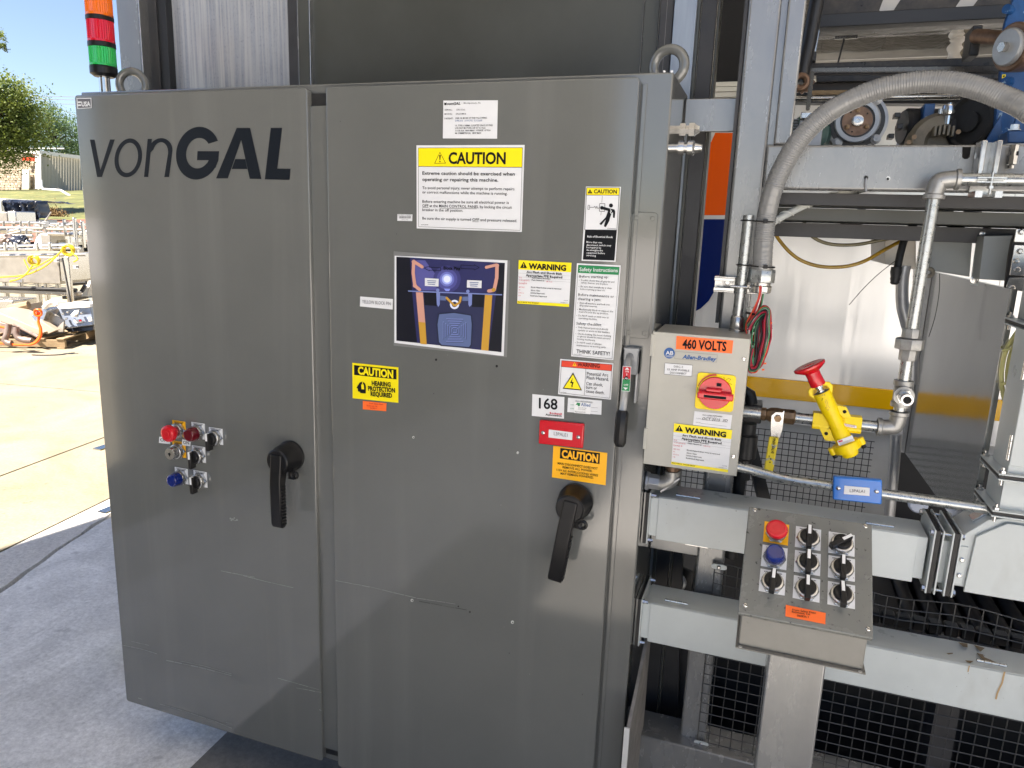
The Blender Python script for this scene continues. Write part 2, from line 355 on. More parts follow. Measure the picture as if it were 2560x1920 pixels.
class Sheet:
    """flat print on a plane: every (name, material) becomes one flat mesh, laid in layers half a millimetre apart"""
    def __init__(s, plane, root, base=.0006, crop=None):
        s.pl = plane; s.root = root; s.base = base; s.m = {}; s.c = crop; s.k = 0; s.part = 0
    def px(s, p):
        if s.c: return s.c[0]+p[0]*s.c[2], s.c[1]+p[1]*s.c[2]
        return p
    def pt(s, p, layer): u, v = s.px(p); return s.pl.at(u, v, s.base+.00045*layer)
    def poly(s, name, mt, pts, layer=1):
        if name in ('fitting', 'beam_slot', 'bright_lug', 'bracket', 'picture_label', 'oil_stain', 'drip_stain', 'white_tag', 'bracket'): s.part += 1
        s.k += 1; P = [s.pt(p, layer+.05*(s.k % 15)) for p in pts]
        nn = Vector((0, 0, 0))
        for i in range(len(P)): nn += P[i].cross(P[(i+1) % len(P)])
        if nn.dot(s.pl.n) < 0: P = P[::-1]
        s.m.setdefault((name, mt, s.part), MB()).add(P, [tuple(range(len(P)))]); return s
    def line(s, name, mt, p, q, wd, layer=1):
        dx, dy = q[0]-p[0], q[1]-p[1]; l = math.hypot(dx, dy) or 1; nx, ny = -dy/l*wd/2, dx/l*wd/2
        return s.poly(name, mt, [(p[0]+nx, p[1]+ny), (q[0]+nx, q[1]+ny), (q[0]-nx, q[1]-ny), (p[0]-nx, p[1]-ny)], layer)
    def pline(s, name, mt, pts, wd, layer=1, closed=False):
        for a, b in zip(pts, pts[1:]+(pts[:1] if closed else [])): s.line(name, mt, a, b, wd, layer)
        return s
    def disc(s, name, mt, c, r, layer=1, ry=None, seg=20, a0=0, a1=2*math.pi, ri=0):
        ry = ry or r
        if ri:
            k = seg
            for i in range(k):
                t0, t1 = a0+(a1-a0)*i/k, a0+(a1-a0)*(i+1)/k
                s.poly(name, mt, [(c[0]+r*math.cos(t0), c[1]+ry*math.sin(t0)), (c[0]+r*math.cos(t1), c[1]+ry*math.sin(t1)), (c[0]+r*ri*math.cos(t1), c[1]+ry*ri*math.sin(t1)), (c[0]+r*ri*math.cos(t0), c[1]+ry*ri*math.sin(t0))], layer)
            return s
        return s.poly(name, mt, [(c[0]+r*math.cos(a0+(a1-a0)*i/seg), c[1]+ry*math.sin(a0+(a1-a0)*i/seg)) for i in range(seg)], layer)
    def slab(s, name, mt, pts, th=.0005):
        P = [s.pt(p, 0) for p in pts]; Q = [p-s.pl.n*(th if th else .0004) for p in P]
        s.m.setdefault((name, mt, 0), MB()).prism(Q, P[0]-Q[0]); return s
    def text(s, txt, a, b, h, mt='ink', bold=0., shear=0., layer=2, name='lettering', res=2, lift=None, narrow=1.):
        vs, fs = glyphs(txt, bold, shear, res)
        layer += .8; A = s.pt(a, layer); B = s.pt(b, layer); Hh = s.pt((a[0], a[1]-h), layer); up = s.pl.n.cross(B-A).normalized()
        if up.dot(Hh-A) < 0: up = -up
        up = up*abs((Hh-A).dot(up))
        V = [A+(B-A)*x+up*(y/CAPH) for x, y in vs]
        mb = s.m.setdefault((name, mt, s.part), MB())
        # keep the printed side towards the reader
        if fs:
            q = fs[0]; nn = (V[q[1]]-V[q[0]]).cross(V[q[2]]-V[q[0]])
            if nn.dot(s.pl.n) < 0: fs = [f_[::-1] for f_ in fs]
        mb.add(V, fs); return s
    def done(s):
        for (name, mt, _), mb in s.m.items(): mb.build(name, mt, s.root, smooth=0)
        return s.root
def sticker(name, label, cat, pts, mt='white_print', plane=DOOR, crop=None, group=None, th=.0008, basename='backing'):
    c = (crop[0]+pts[0][0]*crop[2], crop[1]+pts[0][1]*crop[2]) if crop else pts[0]
    s = Sheet(plane, None, .0012, crop); P = [s.pt(p, 0) for p in pts]
    loc = sum(P, Vector((0, 0, 0)))/len(P); s.root = thing(name, loc, label, cat, group)
    s.slab(basename, mt, pts, th); return s
def inset(pts, k):      # shrink a quad towards its centre, k = (x share, y share)
    cx = sum(p[0] for p in pts)/4; cy = sum(p[1] for p in pts)/4
    return [(cx+(p[0]-cx)*k[0], cy+(p[1]-cy)*k[1]) for p in pts]
def quad_at(pts, s, t):      # bilinear position inside a quad TL,TR,BR,BL
    (a, b, c, d) = pts; x = (1-t)*((1-s)*a[0]+s*b[0])+t*((1-s)*d[0]+s*c[0]); y = (1-t)*((1-s)*a[1]+s*b[1])+t*((1-s)*d[1]+s*c[1]); return (x, y)
def sub(pts, s0, t0, s1, t1): return [quad_at(pts, s0, t0), quad_at(pts, s1, t0), quad_at(pts, s1, t1), quad_at(pts, s0, t1)]
def tline(sh, pts, txt, s0, s1, t, h, **k):   # text line on a quad: s0..s1 across, baseline at t, cap height h (share of quad height)
    a = quad_at(pts, s0, t); b = quad_at(pts, s1, t); hh = abs(pts[3][1]-pts[0][1])*h; sh.text(txt, a, b, hh, **k)

# ================================================================== THE SETTING
def flat(name, pts, z, material, th=.02, bevel=0, parent=None, **k):
    return MB().prism([(x, y, z-th) for x, y in pts], (0, 0, th)).build(name, material, parent, bevel=bevel, smooth=0, **k)
# yard: bed below, slabs on it, joints open between them
flat('ground', [(-260, -160), (120, -160), (120, 260), (-260, 260)], -.03, 'apron_concrete', .05, kind='structure')
yard = thing('yard_pavement', (-4, 0, 0), None, None); yard['kind'] = 'structure'
jd = Vector((-.14, .93, 0)).normalized(); jr = Vector((jd.y, -jd.x, 0))
jo = at(0, 1190, z=0)
def slab(a0, a1, b0, b1, material='yard_concrete', g=.007, name='concrete_slab', dz=0.):
    P = [jo+jr*a+jd*b for a, b in ((a0+g, b0+g), (a1-g, b0+g), (a1-g, b1-g), (a0+g, b1-g))]
    MB().prism([(p.x, p.y, -.028) for p in P], (0, 0, .028+dz)).build(name, material, yard, smooth=0)
AW = [-40, -33, -26.5, -20.5, -15, -11, -7.6, -4.4, 0]
for i in range(len(AW)-1):
    b = -12.0+random.uniform(-.5, .5)
    while b < 42:
        b2 = b+(3.6 if AW[i] > -12 else 6.0); slab(AW[i], AW[i+1], b, b2, dz=random.uniform(-.002, .002)); b = b2
b = -12.4
while b < 24: slab(0, .90, b, b+3.6, 'yard_concrete', dz=random.uniform(-.002, .001)); b += 3.6
# threshold joint between yard and hall floor, floor of the hall
P0 = at(0, 1480, z=0); P1 = at(270, 1295, z=0); dd = (P1-P0).normalized(); dr = Vector((dd.y, -dd.x, 0))
rag = []
k = -14.0
while k < 16: rag.append(P0+dd*k+dr*(random.uniform(-.012, .012))); k += .11 if -1 < k < 3 else .6
flat('hall_floor', [(p.x, p.y) for p in rag]+[(30, 17), (30, -12)], 0, 'floor_concrete', .026, kind='structure')
mid = [p-dr*(.022+random.uniform(0, .012)) for p in rag]
q0 = jo+jr*.907+jd*40; q1 = jo+jr*.907-jd*40
flat('apron', [(p.x, p.y) for p in mid]+[(q0.x, q0.y), (q1.x, q1.y)], -.002, 'apron_concrete', .024, kind='structure')
# darker floor patch by the machine, as a thin recess-edged sheet
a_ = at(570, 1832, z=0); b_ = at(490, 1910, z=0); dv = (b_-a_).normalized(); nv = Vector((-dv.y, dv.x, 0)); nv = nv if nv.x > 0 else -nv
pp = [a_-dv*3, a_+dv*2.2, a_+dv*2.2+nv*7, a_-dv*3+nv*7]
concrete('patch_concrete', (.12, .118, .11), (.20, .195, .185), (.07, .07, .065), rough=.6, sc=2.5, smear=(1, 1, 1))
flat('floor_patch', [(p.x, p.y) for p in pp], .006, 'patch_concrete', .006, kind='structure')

# hall: roof, insulated ceiling, walls behind the photographer
e0 = Vector((-1.705, .827, 0)); e1 = Vector((-1.598, 1.357, 0)); ed = (e1-e0).normalized()
ZR = 5.2
sh = sd*(ZR/sd.z)                                   # roof edge sits up-sun of its shadow line
r0 = e0-ed*4.6+sh; r1 = e0+ed*13+sh
flat('hall_roof', [(r0.x, r0.y), (-1.1, r0.y), (-1.1, -3.95), (14, -4.2), (14, 16), (r1.x, 16), (r1.x, r1.y)], ZR+.35, 'wall_dark', .33, kind='structure')
ins = thing('insulated_ceiling', (3, 5, ZR), 'white faced insulation quilts sagging between roof straps', 'ceiling')
def quilt(x0, x1, y0, y1, z, qm='insulation'):
    N = 8; mb = MB(); vs = []; fs = []
    sx = random.uniform(-.02, .02)
    for j in range(N+1):
        for i in range(N+1):
            s_, t_ = i/N, j/N; sag = -.055*(math.sin(math.pi*s_)*math.sin(math.pi*t_))**.6+.012*math.sin(9*s_+5*t_+sx*90)*math.sin(math.pi*s_)
            vs.append((x0+(x1-x0)*s_, y0+(y1-y0)*t_, z+sag))
    for j in range(N):
        for i in range(N): k = j*(N+1)+i; fs.append((k, k+N+1, k+N+2, k+1))
    mb.add(vs, fs).build('insulation_quilt', qm, ins, smooth=60)
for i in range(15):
    for j in range(11): quilt(-3+i*1.05, -3+(i+1)*1.05-.012, 1.2+j*1.25, 1.2+(j+1)*1.25-.012, ZR-.02, 'quilt_shaded')
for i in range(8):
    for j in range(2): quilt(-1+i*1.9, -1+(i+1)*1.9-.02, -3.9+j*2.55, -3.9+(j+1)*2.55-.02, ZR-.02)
for j in range(11): MB().box(-3, 12.7, 1.185+j*1.25, 1.205+j*1.25, ZR-.05, ZR-.02).build('roof_strap', 'zinc', ins)
fw = thing('front_wall', (-2.3, -6.4, 0), 'shaded beige wall piece standing behind the photographer', 'wall')
jw0 = e0+ed*((-2.1-e0.y)/ed.y); jw1 = e0+ed*((-6.3-e0.y)/ed.y)
MB().prism([jw0, jw1, jw1+Vector((.2, 0, 0)), jw0+Vector((.2, 0, 0))], (0, 0, ZR+.01)).build('side_wall', 'wall_dark', fw)
MB().box(jw1.x, .1, -6.5, -6.3, 0, ZR+.01).build('wall', 'wall_dark', fw)
MB().box(13.6, 13.8, -8.4, 15.8, 0, ZR-.02).build('hall_side_wall', 'wall_dark', None, kind='structure')
MB().box(-2.6, 13.6, 15.6, 15.8, 0, ZR-.02).build('hall_back_wall', 'wall_dark', None, kind='structure')

# ================================================================== CONTROL CABINET
def rrect(x0, x1, z0, z1, y, r=.008, k=4):
    pts = []
    for cx, cz, a0 in ((x1-r, z1-r, 0), (x0+r, z1-r, 90), (x0+r, z0+r, 180), (x1-r, z0+r, 270)):
        for i in range(k+1): a = RAD(a0+90*i/k); pts.append((cx+r*math.cos(a), y, cz+r*math.sin(a)))
    return pts
cab = thing('electrical_cabinet', (.77, .02, .15), 'tall grey two-door electrical cabinet lettered vonGAL with handles and pilot buttons', 'cabinet')
ZT, ZB = 1.950, .150
MB().box(-.006, 1.554, .026, .282, .139, 1.962).build('body', 'cabinet_paint', cab, bevel=.0035)
MB().box(.712, .776, .012, .027, .186, 1.912).build('center_post', 'cabinet_paint', cab, bevel=.002)
MB().box(.02, 1.475, .0185, .0255, .165, 1.94).build('door_gasket', 'black_rubber', cab)
for x0, x1 in ((0, .7185), (.7685, 1.4921)):
    MB().prism(rrect(x0, x1, ZB, ZT, .0, .009), (0, .020, 0)).build('door', 'cabinet_paint', cab, bevel=.0028, seg=3)
# vertical bend line along the left and right door lips
for x in (.722, 1.4955):
    MB().box(x, x+.009, .0215, .0262, .16, 1.94).build('door_return', 'cabinet_paint', cab, bevel=.001)
# lifting eyes
def eyebolt(c, a, R=.036, r=.011):
    n = Vector((math.sin(a), -math.cos(a), 0))
    mb = MB().torus(c+Vector((0, 0, R+.002)), n, R, r, 32, 12); mb.lathe([(r*1.7, -.012), (r*1.7, -.004), (r*1.1, .006)], c, (0, 0, 1), 14)
    mb.build('lifting_eye', 'cabinet_paint', cab)
eyebolt(Vector((.030, .165, 1.966)), .35); eyebolt(Vector((1.523, .165, 1.966)), -.15, .034)
# door handles
def door_handle(cx, cz, tilt=0.):
    ct_, st_ = math.cos(tilt), math.sin(tilt)
    def turned(mb):
        mb.v = [(cx+(x-cx)*ct_+(z-cz)*st_, y, cz-(x-cx)*st_+(z-cz)*ct_) for x, y, z in mb.v]; return mb
    o = Vector((cx, 0, cz))
    hub = MB().lathe([(.0395, 0), (.0405, .003), (.0405, .010), (.0375, .014), (.0360, .040), (.0320, .047), (.0320, .060), (.0285, .0630), (0, .0630)], o, (0, -1, 0), 32)
    hb = hub.build('door_handle', 'black_plastic', cab)
    g_ = MB(); prof = [(-.036, .014), (-.0665, .020), (-.0665, .010), (-.074, -.050), (-.0735, -.165), (-.068, -.176), (-.056, -.176), (-.052, -.170), (-.050, -.060), (-.040, -.022)]
    g_.prism([(cx-.0165, y, cz+z) for y, z in prof], (.033, 0, 0)); turned(g_).build('grip', 'black_plastic', hb, bevel=.0035, seg=3)
    for i in range(13):
        z = cz-.062-i*.0085; turned(MB().box(cx+.0155, cx+.0190, -.071, -.053, z-.0045, z)).build('finger_rib', 'black_plastic', hb, bevel=.001)
    lp = turned(MB().box(cx+.013, cx+.030, -.034, -.028, cz-.052, cz-.024).torus((cx+.030, -.031, cz-.040), (0, -1, 0), .0085, .004, 16, 8)); lp.build('padlock_eye', 'black_plastic', hb)
    return hb
h1 = at(729, 1138, y=0); door_handle(h1.x, h1.z)
h2 = at(1441, 1250, y=0); door_handle(h2.x, h2.z, RAD(8))

# push buttons and switches: made in a local frame, x right, y up, z out of the panel
def frame_at(p, n, up=Vector((0, 0, 1))):
    r, u, n = basis(n, up); M4 = Matrix((r, u, n)).transposed().to_4x4(); M4.translation = p; return M4
_ops = {}
def localmesh(key, fn, material, bevel=0.):
    if key in _ops: return _ops[key]
    mb = MB(); fn(mb); me = bpy.data.meshes.new(key); me.from_pydata([tuple(v) for v in mb.v], [], mb.f); me.update(); me.materials.append(MATS[material])
    for p in me.polygons: p.use_smooth = True
    me.set_sharp_from_angle(angle=RAD(35)); _ops[key] = me; return me
def child(name, me, parent, M4=None, bevel=0.):
    o = bpy.data.objects.new(name, me); COL.objects.link(o); o.parent = parent
    if M4 is not None: o.matrix_local = M4
    if bevel: b = o.modifiers.new('bevel', 'BEVEL'); b.width = bevel; b.segments = 2; b.limit_method = 'ANGLE'
    return o
def operator(kind, root, M4, plate='white', size=.045, ang=0., label=None):
    L4 = M4.copy(); L4.translation = M4.translation-wloc(root)
    Zv = Vector((0, 0, 1)); Yv = Vector((0, 1, 0))
    def ring(mb):
        mb.lathe([(.0205, .0012), (.0205, .006), (.0185, .0075)], (0, 0, 0), Zv, 6, Yv); mb.lathe([(.0188, .0075), (.0192, .012), (.0178, .0158), (.0150, .0172)], (0, 0, 0), Zv, 28, Yv)
    names = {'selector': 'selector_switch', 'stop': 'stop_button', 'pilot_blue': 'pilot_light', 'pilot_red': 'pilot_light', 'key': 'key_switch'}
    root_o = child(names[kind], localmesh('bezel_ring', ring, 'zinc'), root, L4)
    if label: root_o['label'] = label
    pm = {'white': 'white_print', 'amber': 'sign_amber'}[plate]
    child('legend_plate', localmesh('plate_'+plate+str(size), lambda mb: mb.box(-size/2, size/2, -size*.42, size*.58, .0003, .0014), pm), root_o)
    def small(mb):
        for j, (y, wd) in enumerate(((size*.58-.0012, .030), (size*.58-.0038, .026))):
            x = -wd/2
            while x < wd/2: l = random.uniform(.0008, .002); mb.box(x, min(x+l, wd/2), y-.0017, y, .0014, .00155); x += l+random.uniform(.0005, .001)
    child('legend_text', localmesh('legend_text_%d' % (id(root) % 3 if False else len(_ops) % 3), small, 'ink'), root_o)
    if kind == 'selector':
        R = Matrix.Rotation(ang, 4, 'Z')
        child('knob', localmesh('selector_knob', lambda mb: (mb.lathe([(.0150, .016), (.0152, .022), (.0135, .0245), (0, .0245)], (0, 0, 0), Zv, 28, Yv), mb.box(-.0048, .0048, -.026, .0165, .0165, .034)), 'black_plastic'), root_o, R, .0015)
        child('pointer_mark', localmesh('pointer_mark', lambda mb: mb.box(-.0026, .0026, -.001, .0170, .0340, .0346).box(-.0026, .0026, .0162, .0170, .026, .0343), 'white_flat'), root_o, R)
    elif kind == 'stop':
        child('button_cap', localmesh('mushroom_cap', lambda mb: mb.lathe([(.0115, .016), (.0125, .026), (.0205, .030), (.0215, .034), (.0195, .0405), (.0150, .0425), (.0142, .0418), (.0070, .0418), (.0065, .0425), (0, .0425)], (0, 0, 0), Zv, 36, Yv), 'safety_red'), root_o)
    elif kind.startswith('pilot'):
        mt = 'blue_lens' if kind == 'pilot_blue' else 'dark_red'
        child('lens', localmesh('lens_'+kind, lambda mb: mb.lathe([(.0172, .013), (.0180, .018), (.0165, .030), (.0150, .035), (.0130, .0360), (.0122, .0352), (0, .0352)], (0, 0, 0), Zv, 32, Yv), mt), root_o)
    elif kind == 'key':
        child('key_cylinder', localmesh('key_cylinder', lambda mb: mb.lathe([(.0158, .016), (.0160, .030), (.0145, .0330), (0, .0330)], (0, 0, 0), Zv, 28, Yv), 'zinc'), root_o)
        child('key_slot', localmesh('key_slot', lambda mb: mb.lathe([(.0035, .033), (.0035, .0334), (0, .0334)], (0, 0, 0), Zv, 12, Yv).box(-.001, .001, -.006, .002, .0332, .0336), 'ink'), root_o)
    return root_o
def door_op(kind, u, v, **k):
    p = at(u, v, y=0); return operator(kind, cab, frame_at(p, Vector((0, -1, 0))) @ Matrix.Scale(1.12, 4), **k)
door_op('stop', 449, 1075, plate='amber', size=.040, label='red mushroom stop button on a yellow plate')
door_op('pilot_red', 497, 1080, size=.040, label='dark red pilot light')
door_op('selector', 541, 1093, size=.040)
door_op('key', 449, 1126, plate='amber', size=.040)
door_op('selector', 498, 1138, size=.040)
door_op('pilot_blue', 455, 1192, size=.040, label='blue pilot light')
door_op('selector', 502, 1200, size=.040)

# flat print and wear that belongs to the cabinet
cs = Sheet(DOOR, cab, .0003)
def sp(c): return lambda *p: [(c[0]+x*c[2], c[1]+y*c[2]) for x, y in p]
A = sp((0, 0, 860/2212.))
# vonGAL lettering, drawn letter by letter (source crop pixels)
cs.c = (0, 0, 860/2212.)
LK = 'logo_ink'
cs.poly('logo_letter_v', LK, [(578, 898), (608, 898), (645, 1095), (708, 897), (738, 897), (655, 1138), (625, 1138)])
def ring_poly(name, outer, inner, layer=1):
    n = len(outer)
    for i in range(n): cs.poly(name, LK, [outer[i], outer[(i+1) % n], inner[(i+1) % n], inner[i]], layer)
def ell(cx, cy, rx, ry, sh=0., n=36): return [(cx+rx*math.cos(2*math.pi*i/n)-sh*ry*math.sin(2*math.pi*i/n), cy+ry*math.sin(2*math.pi*i/n)) for i in range(n)]
ring_poly('logo_letter_o', ell(825, 1015, 88, 125, .10), ell(825, 1015, 62, 97, .10))
def arc(cx, cy, rx, ry, a0, a1, sh=0., n=16): return [(cx+rx*math.cos(RAD(a0+(a1-a0)*i/n))-sh*ry*math.sin(RAD(a0+(a1-a0)*i/n)), cy+ry*math.sin(RAD(a0+(a1-a0)*i/n))) for i in range(n+1)]
cs.poly('logo_letter_n', LK, [(950, 893), (977, 893), (953, 1138), (926, 1138)])
no = [(970, 945)]+arc(1033, 968, 76, 80, 195, 360, .05)+[(1087, 1139)]
ni = [(965, 985)]+arc(1032, 985, 49, 71, 200, 360, .05)+[(1056, 1139)]
for i in range(min(len(no), len(ni))-1): cs.poly('logo_letter_n', LK, [no[i], no[i+1], ni[i+1], ni[i]])
# G
go = arc(1272, 985, 140, 170, -28, -333, .07, 40); gi = arc(1275, 985, 78, 98, -38, -318, .07, 40)
for i in range(40): cs.poly('logo_letter_g', LK, [go[i], go[i+1], gi[i+1], gi[i]])
cs.poly('logo_letter_g', LK, [(1270, 972), (1409, 972), (1405, 1030), (1267, 1030)])
cs.poly('logo_letter_g', LK, [(1342, 1030), (1405, 1030), (1385, 1080), (1330, 1052)])
# A
cs.poly('logo_letter_a', LK, [(1522, 822), (1608, 822), (1552, 896), (1465, 1147), (1389, 1147)])
cs.poly('logo_letter_a', LK, [(1608, 822), (1681, 1151), (1606, 1150), (1550, 896)])
cs.poly('logo_letter_a', LK, [(1513, 1023), (1577, 1023), (1590, 1087), (1490, 1087)])
# L
cs.poly('logo_letter_l', LK, [(1741, 822), (1814, 822), (1783, 1084), (1868, 1085), (1862, 1157), (1703, 1153)])
# maker's badge in the corner
cs.c = (160, 180, 240/2212.)
bp_ = [(288, 605), (630, 595), (640, 832), (308, 850)]
cs.poly('badge', 'white_print', bp_, 1); cs.poly('badge_field', 'text_grey', inset(bp_, (.90, .86)), 2)
cs.poly('badge_print', 'white_print', [(315, 680), (390, 677), (390, 712), (317, 715)], 3); cs.poly('badge_print', 'white_print', [(318, 750), (395, 747), (395, 780), (320, 783)], 3)
cs.text('USA', (408, 792), (612, 785), 105, 'white_print', bold=.04, shear=0, layer=3, name='badge_print')
# OFF / ON tags
cs.c = (0, 1000, 860/2212.)
for pts, t, a, b in (([(1024, 236), (1096, 243), (1094, 284), (1022, 276)], 'OFF', (1031, 266), (1084, 270)), ([(1172, 253), (1226, 262), (1224, 298), (1170, 290)], 'ON', (1178, 282), (1217, 287))):
    cs.part += 1; cs.poly('name_tag', 'white_print', pts, 4); cs.text(t, a, b, 20, 'ink', .01, layer=5, name='tag_lettering')
# scratches, chips, screw holes
SCR = mat('scratch', (.235, .24, .23), .5); MATS['scratch'] = SCR
mat('bare_metal', (.62, .62, .6), .35, metal=.5); mat('hole', (.004, .004, .004), .8)
def scratch(pts, wd, mt='scratch'):
    cs.part += 1
    for (a, b) in zip(pts, pts[1:]):
        n = 4
        for i in range(n):
            p = (a[0]+(b[0]-a[0])*i/n, a[1]+(b[1]-a[1])*i/n+random.uniform(-.3, .3)); q = (a[0]+(b[0]-a[0])*(i+.93)/n, a[1]+(b[1]-a[1])*(i+.93)/n+random.uniform(-.3, .3))
            cs.line('scratch', mt, p, q, wd*random.uniform(.35, 1.1), 1)
scratch([(1420, 1098), (1560, 1128), (1700, 1165), (1890, 1208)], 5); scratch([(1500, 1112), (1640, 1140)], 3)
scratch([(782, 1576), (900, 1598), (1010, 1632)], 8); scratch([(845, 1552), (960, 1578)], 3)
for i in range(14):
    a = (1502+random.uniform(-26, 26), 768+random.uniform(-9, 9)); cs.disc('chip', 'scratch', a, random.uniform(3, 9), 1, ry=random.uniform(2, 6), seg=7)
cs.c = (280, 1650, 300/2212.)
scratch([(480, 700), (560, 728)], 10); scratch([(880, 810), (1300, 930), (1900, 1130), (2212, 1260)], 16)
scratch([(1000, 5), (1600, 130), (2212, 290)], 20); scratch([(1260, 20), (1700, 110), (2212, 260)], 9); scratch([(2100, 1150), (2212, 1180)], 9)
cs.c = (0, 0, 2560/2212.)
scratch([(640, 1486), (695, 1496)], 1.3); scratch([(600, 1465), (690, 1490)], 1.2); scratch([(690, 1533), (694, 1535)], 2)
scratch([(725, 1254), (800, 1268), (900, 1292), (985, 1305)], 1.6); scratch([(905, 1299), (1010, 1318)], 1.1, 'hole')
for u, v, r, mt in ((890, 1297, 3.2, 'bare_metal'), (1107, 1344, 3.4, 'bare_metal'), (893, 944.6, 2.6, 'bare_metal'), (1118.5, 978, 2.6, 'bare_metal'), (942, 777, 2.4, 'hole'), (1073, 791, 2.6, 'hole'), (937, 850, .8, 'hole'), (990, 1310, 1.6, 'hole'), (1015, 1322, 2.0, 'hole'), (1100, 1411, .9, 'hole'), (1258, 1500, .9, 'hole'), (735, 262, .8, 'hole')):
    cs.disc('chip', mt, (u, v), r, 1, seg=10, ry=r*1.1)
    if mt == 'bare_metal': cs.disc('chip', 'hole', (u+.6, v+.6), r*.45, 2, seg=8)
for _ in range(26):
    u = random.uniform(760, 1290); v = random.uniform(200, 1600); cs.disc('speck', random.choice(['scratch', 'hole']), (u, v), random.uniform(.3, .8), 1, seg=6)
cs.done()
BODYF = Plane((0, .026, 0), (0, -1, 0))
bs = Sheet(BODYF, cab, .0004); bs.c = (1500, 100, 400/2212.)
for c, r in (((890, 436), 17), ((992, 434), 22)):
    for k_ in range(5): bs.disc('chip', 'white_print', (c[0]+random.uniform(-r, r)*.5, c[1]+random.uniform(-r, r)*.5), r*random.uniform(.3, .7), 1, seg=7)
bs.done()
# disconnect: cover plate, slot bracket, lever, tag
q0 = BODYF.at(1581, 530); q1 = BODYF.at(1626, 848); q2 = BODYF.at(1646, 530)
MB().prism(rrect(q0.x, q2.x, q1.z, q0.z, .026, .008), (0, -.004, 0)).build('switch_cover_plate', 'cabinet_paint', cab, bevel=.001)
cx_ = (q0.x+q2.x)/2
scm = MB()
for dx in (-.017, .017):
    for z in (q0.z-.012, q1.z+.012): scm.lathe([(.005, 0), (.005, .0012), (.004, .002), (0, .002)], (cx_+dx, .022, z), (0, -1, 0), 14)
scm.build('cover_screw', 'cabinet_paint', cab)
s0 = BODYF.at(1562, 868); s1 = BODYF.at(1600, 868); s2 = BODYF.at(1560, 1000)
lv = MB().box(s0.x+.001, s1.x+.003, .004, .026, s0.z-.055, s0.z+.003).box(s0.x+.001, s0.x+.006, .004, .026, s2.z, s0.z).box(s1.x-.002, s1.x+.003, .004, .026, s2.z, s0.z)
lev = lv.build('disconnect_switch', 'motor_grey', cab, bevel=.002)
lx = (s0.x+s1.x)/2
pth = spline([(lx, .018, s0.z-.01), (lx, -.020, s0.z-.030), (lx, -.030, s0.z-.070), (lx-.001, -.028, s2.z+.012), (lx-.001, -.036, s2.z-.022)], 6)
MB().tube(pth, .008, 10).build('lever', 'motor_grey', lev)
gz = s2.z-.008
MB().lathe([(.010, 0), (.0135, .006), (.0135, .070), (.009, .078)], (lx-.001, -.036, gz), (0, -.10, -1), 8).build('lever_grip', 'black_plastic', lev)
TG = Plane((0, -.040, 0), (0, -1, 0))
tg = Sheet(TG, cab, .0); tg.c = (860, 640, .36166)
tg.slab('switch_tag', 'white_print', [(1927, 762), (1985, 765), (1975, 937), (1918, 933)], .0015)
tg.poly('switch_tag_red', 'sign_red' if False else 'knob_red', [(1930, 765), (1982, 768), (1979, 850), (1926, 848)], 1)
tg.poly('switch_tag_green', 'sign_green', [(1926, 850), (1979, 852), (1973, 934), (1920, 930)], 1)
tg.poly('switch_tag_print', 'white_print', [(1957, 770), (1973, 786), (1941, 785)], 2); tg.poly('switch_tag_print', 'white_print', [(1930, 908), (1962, 911), (1945, 926)], 2)
tg.disc('switch_tag_badge', 'ink', (1951, 845), 14, 2, seg=16)
tg.text('AB', (1941, 851), (1961, 852), 11, 'white_print', .02, layer=3, name='switch_tag_print', res=1)
tg.text('ON', (1943, 803), (1968, 805), 13, 'white_print', .01, layer=3, name='switch_tag_print', res=1); tg.text('I', (1953, 826), (1957, 826), 13, 'white_print', .0, layer=3, name='switch_tag_print', res=1)
tg.text('OFF', (1933, 897), (1965, 899), 13, 'white_print', .01, layer=3, name='switch_tag_print', res=1)
tg.done()
# cable glands on the side, near the top
for (u, v, rr, ln) in ((1690, 325, .0115, .052), (1676, 370, .0125, .060)):
    p = at(u, v, x=1.554); p = Vector((1.554, .10, at(u, v, y=.10).z))
    g1 = MB().lathe([(rr*.8, 0), (rr*.8, .012), (rr*1.25, .012), (rr*1.25, .024), (rr*.85, .024), (rr*.85, .030), (rr*1.3, .031), (rr*1.3, .042), (rr*.9, .046), (rr*.6, ln)], p, (1, 0, 0), 6 if v < 350 else 20)
    g1.build('cable_gland', 'zinc', cab)

# ================================================================== LABELS STUCK ON THE CABINET
def tri_warning(s, c, r, layer=2, mt='ink', inner='sign_yellow', thick=.72):
    P = lambda k: [(c[0]+r*k*math.cos(RAD(a)), c[1]+r*k*math.sin(RAD(a))) for a in (-90, 30, 150)]
    s.poly('symbol', mt, P(1), layer)
    if inner: s.poly('symbol_inner', inner, P(thick), layer+1); m2 = mt
    else: m2 = 'sign_yellow'
    s.poly('symbol_mark', m2, [(c[0]-r*.08, c[1]-r*.42), (c[0]+r*.08, c[1]-r*.42), (c[0]+r*.04, c[1]+r*.1), (c[0]-r*.04, c[1]+r*.1)], layer+2)
    s.disc('symbol_mark', m2, (c[0], c[1]+r*.25), r*.08, layer+2, seg=8)
CA = (800, 160, 860/2212.); CB = (860, 640, 800/2212.)
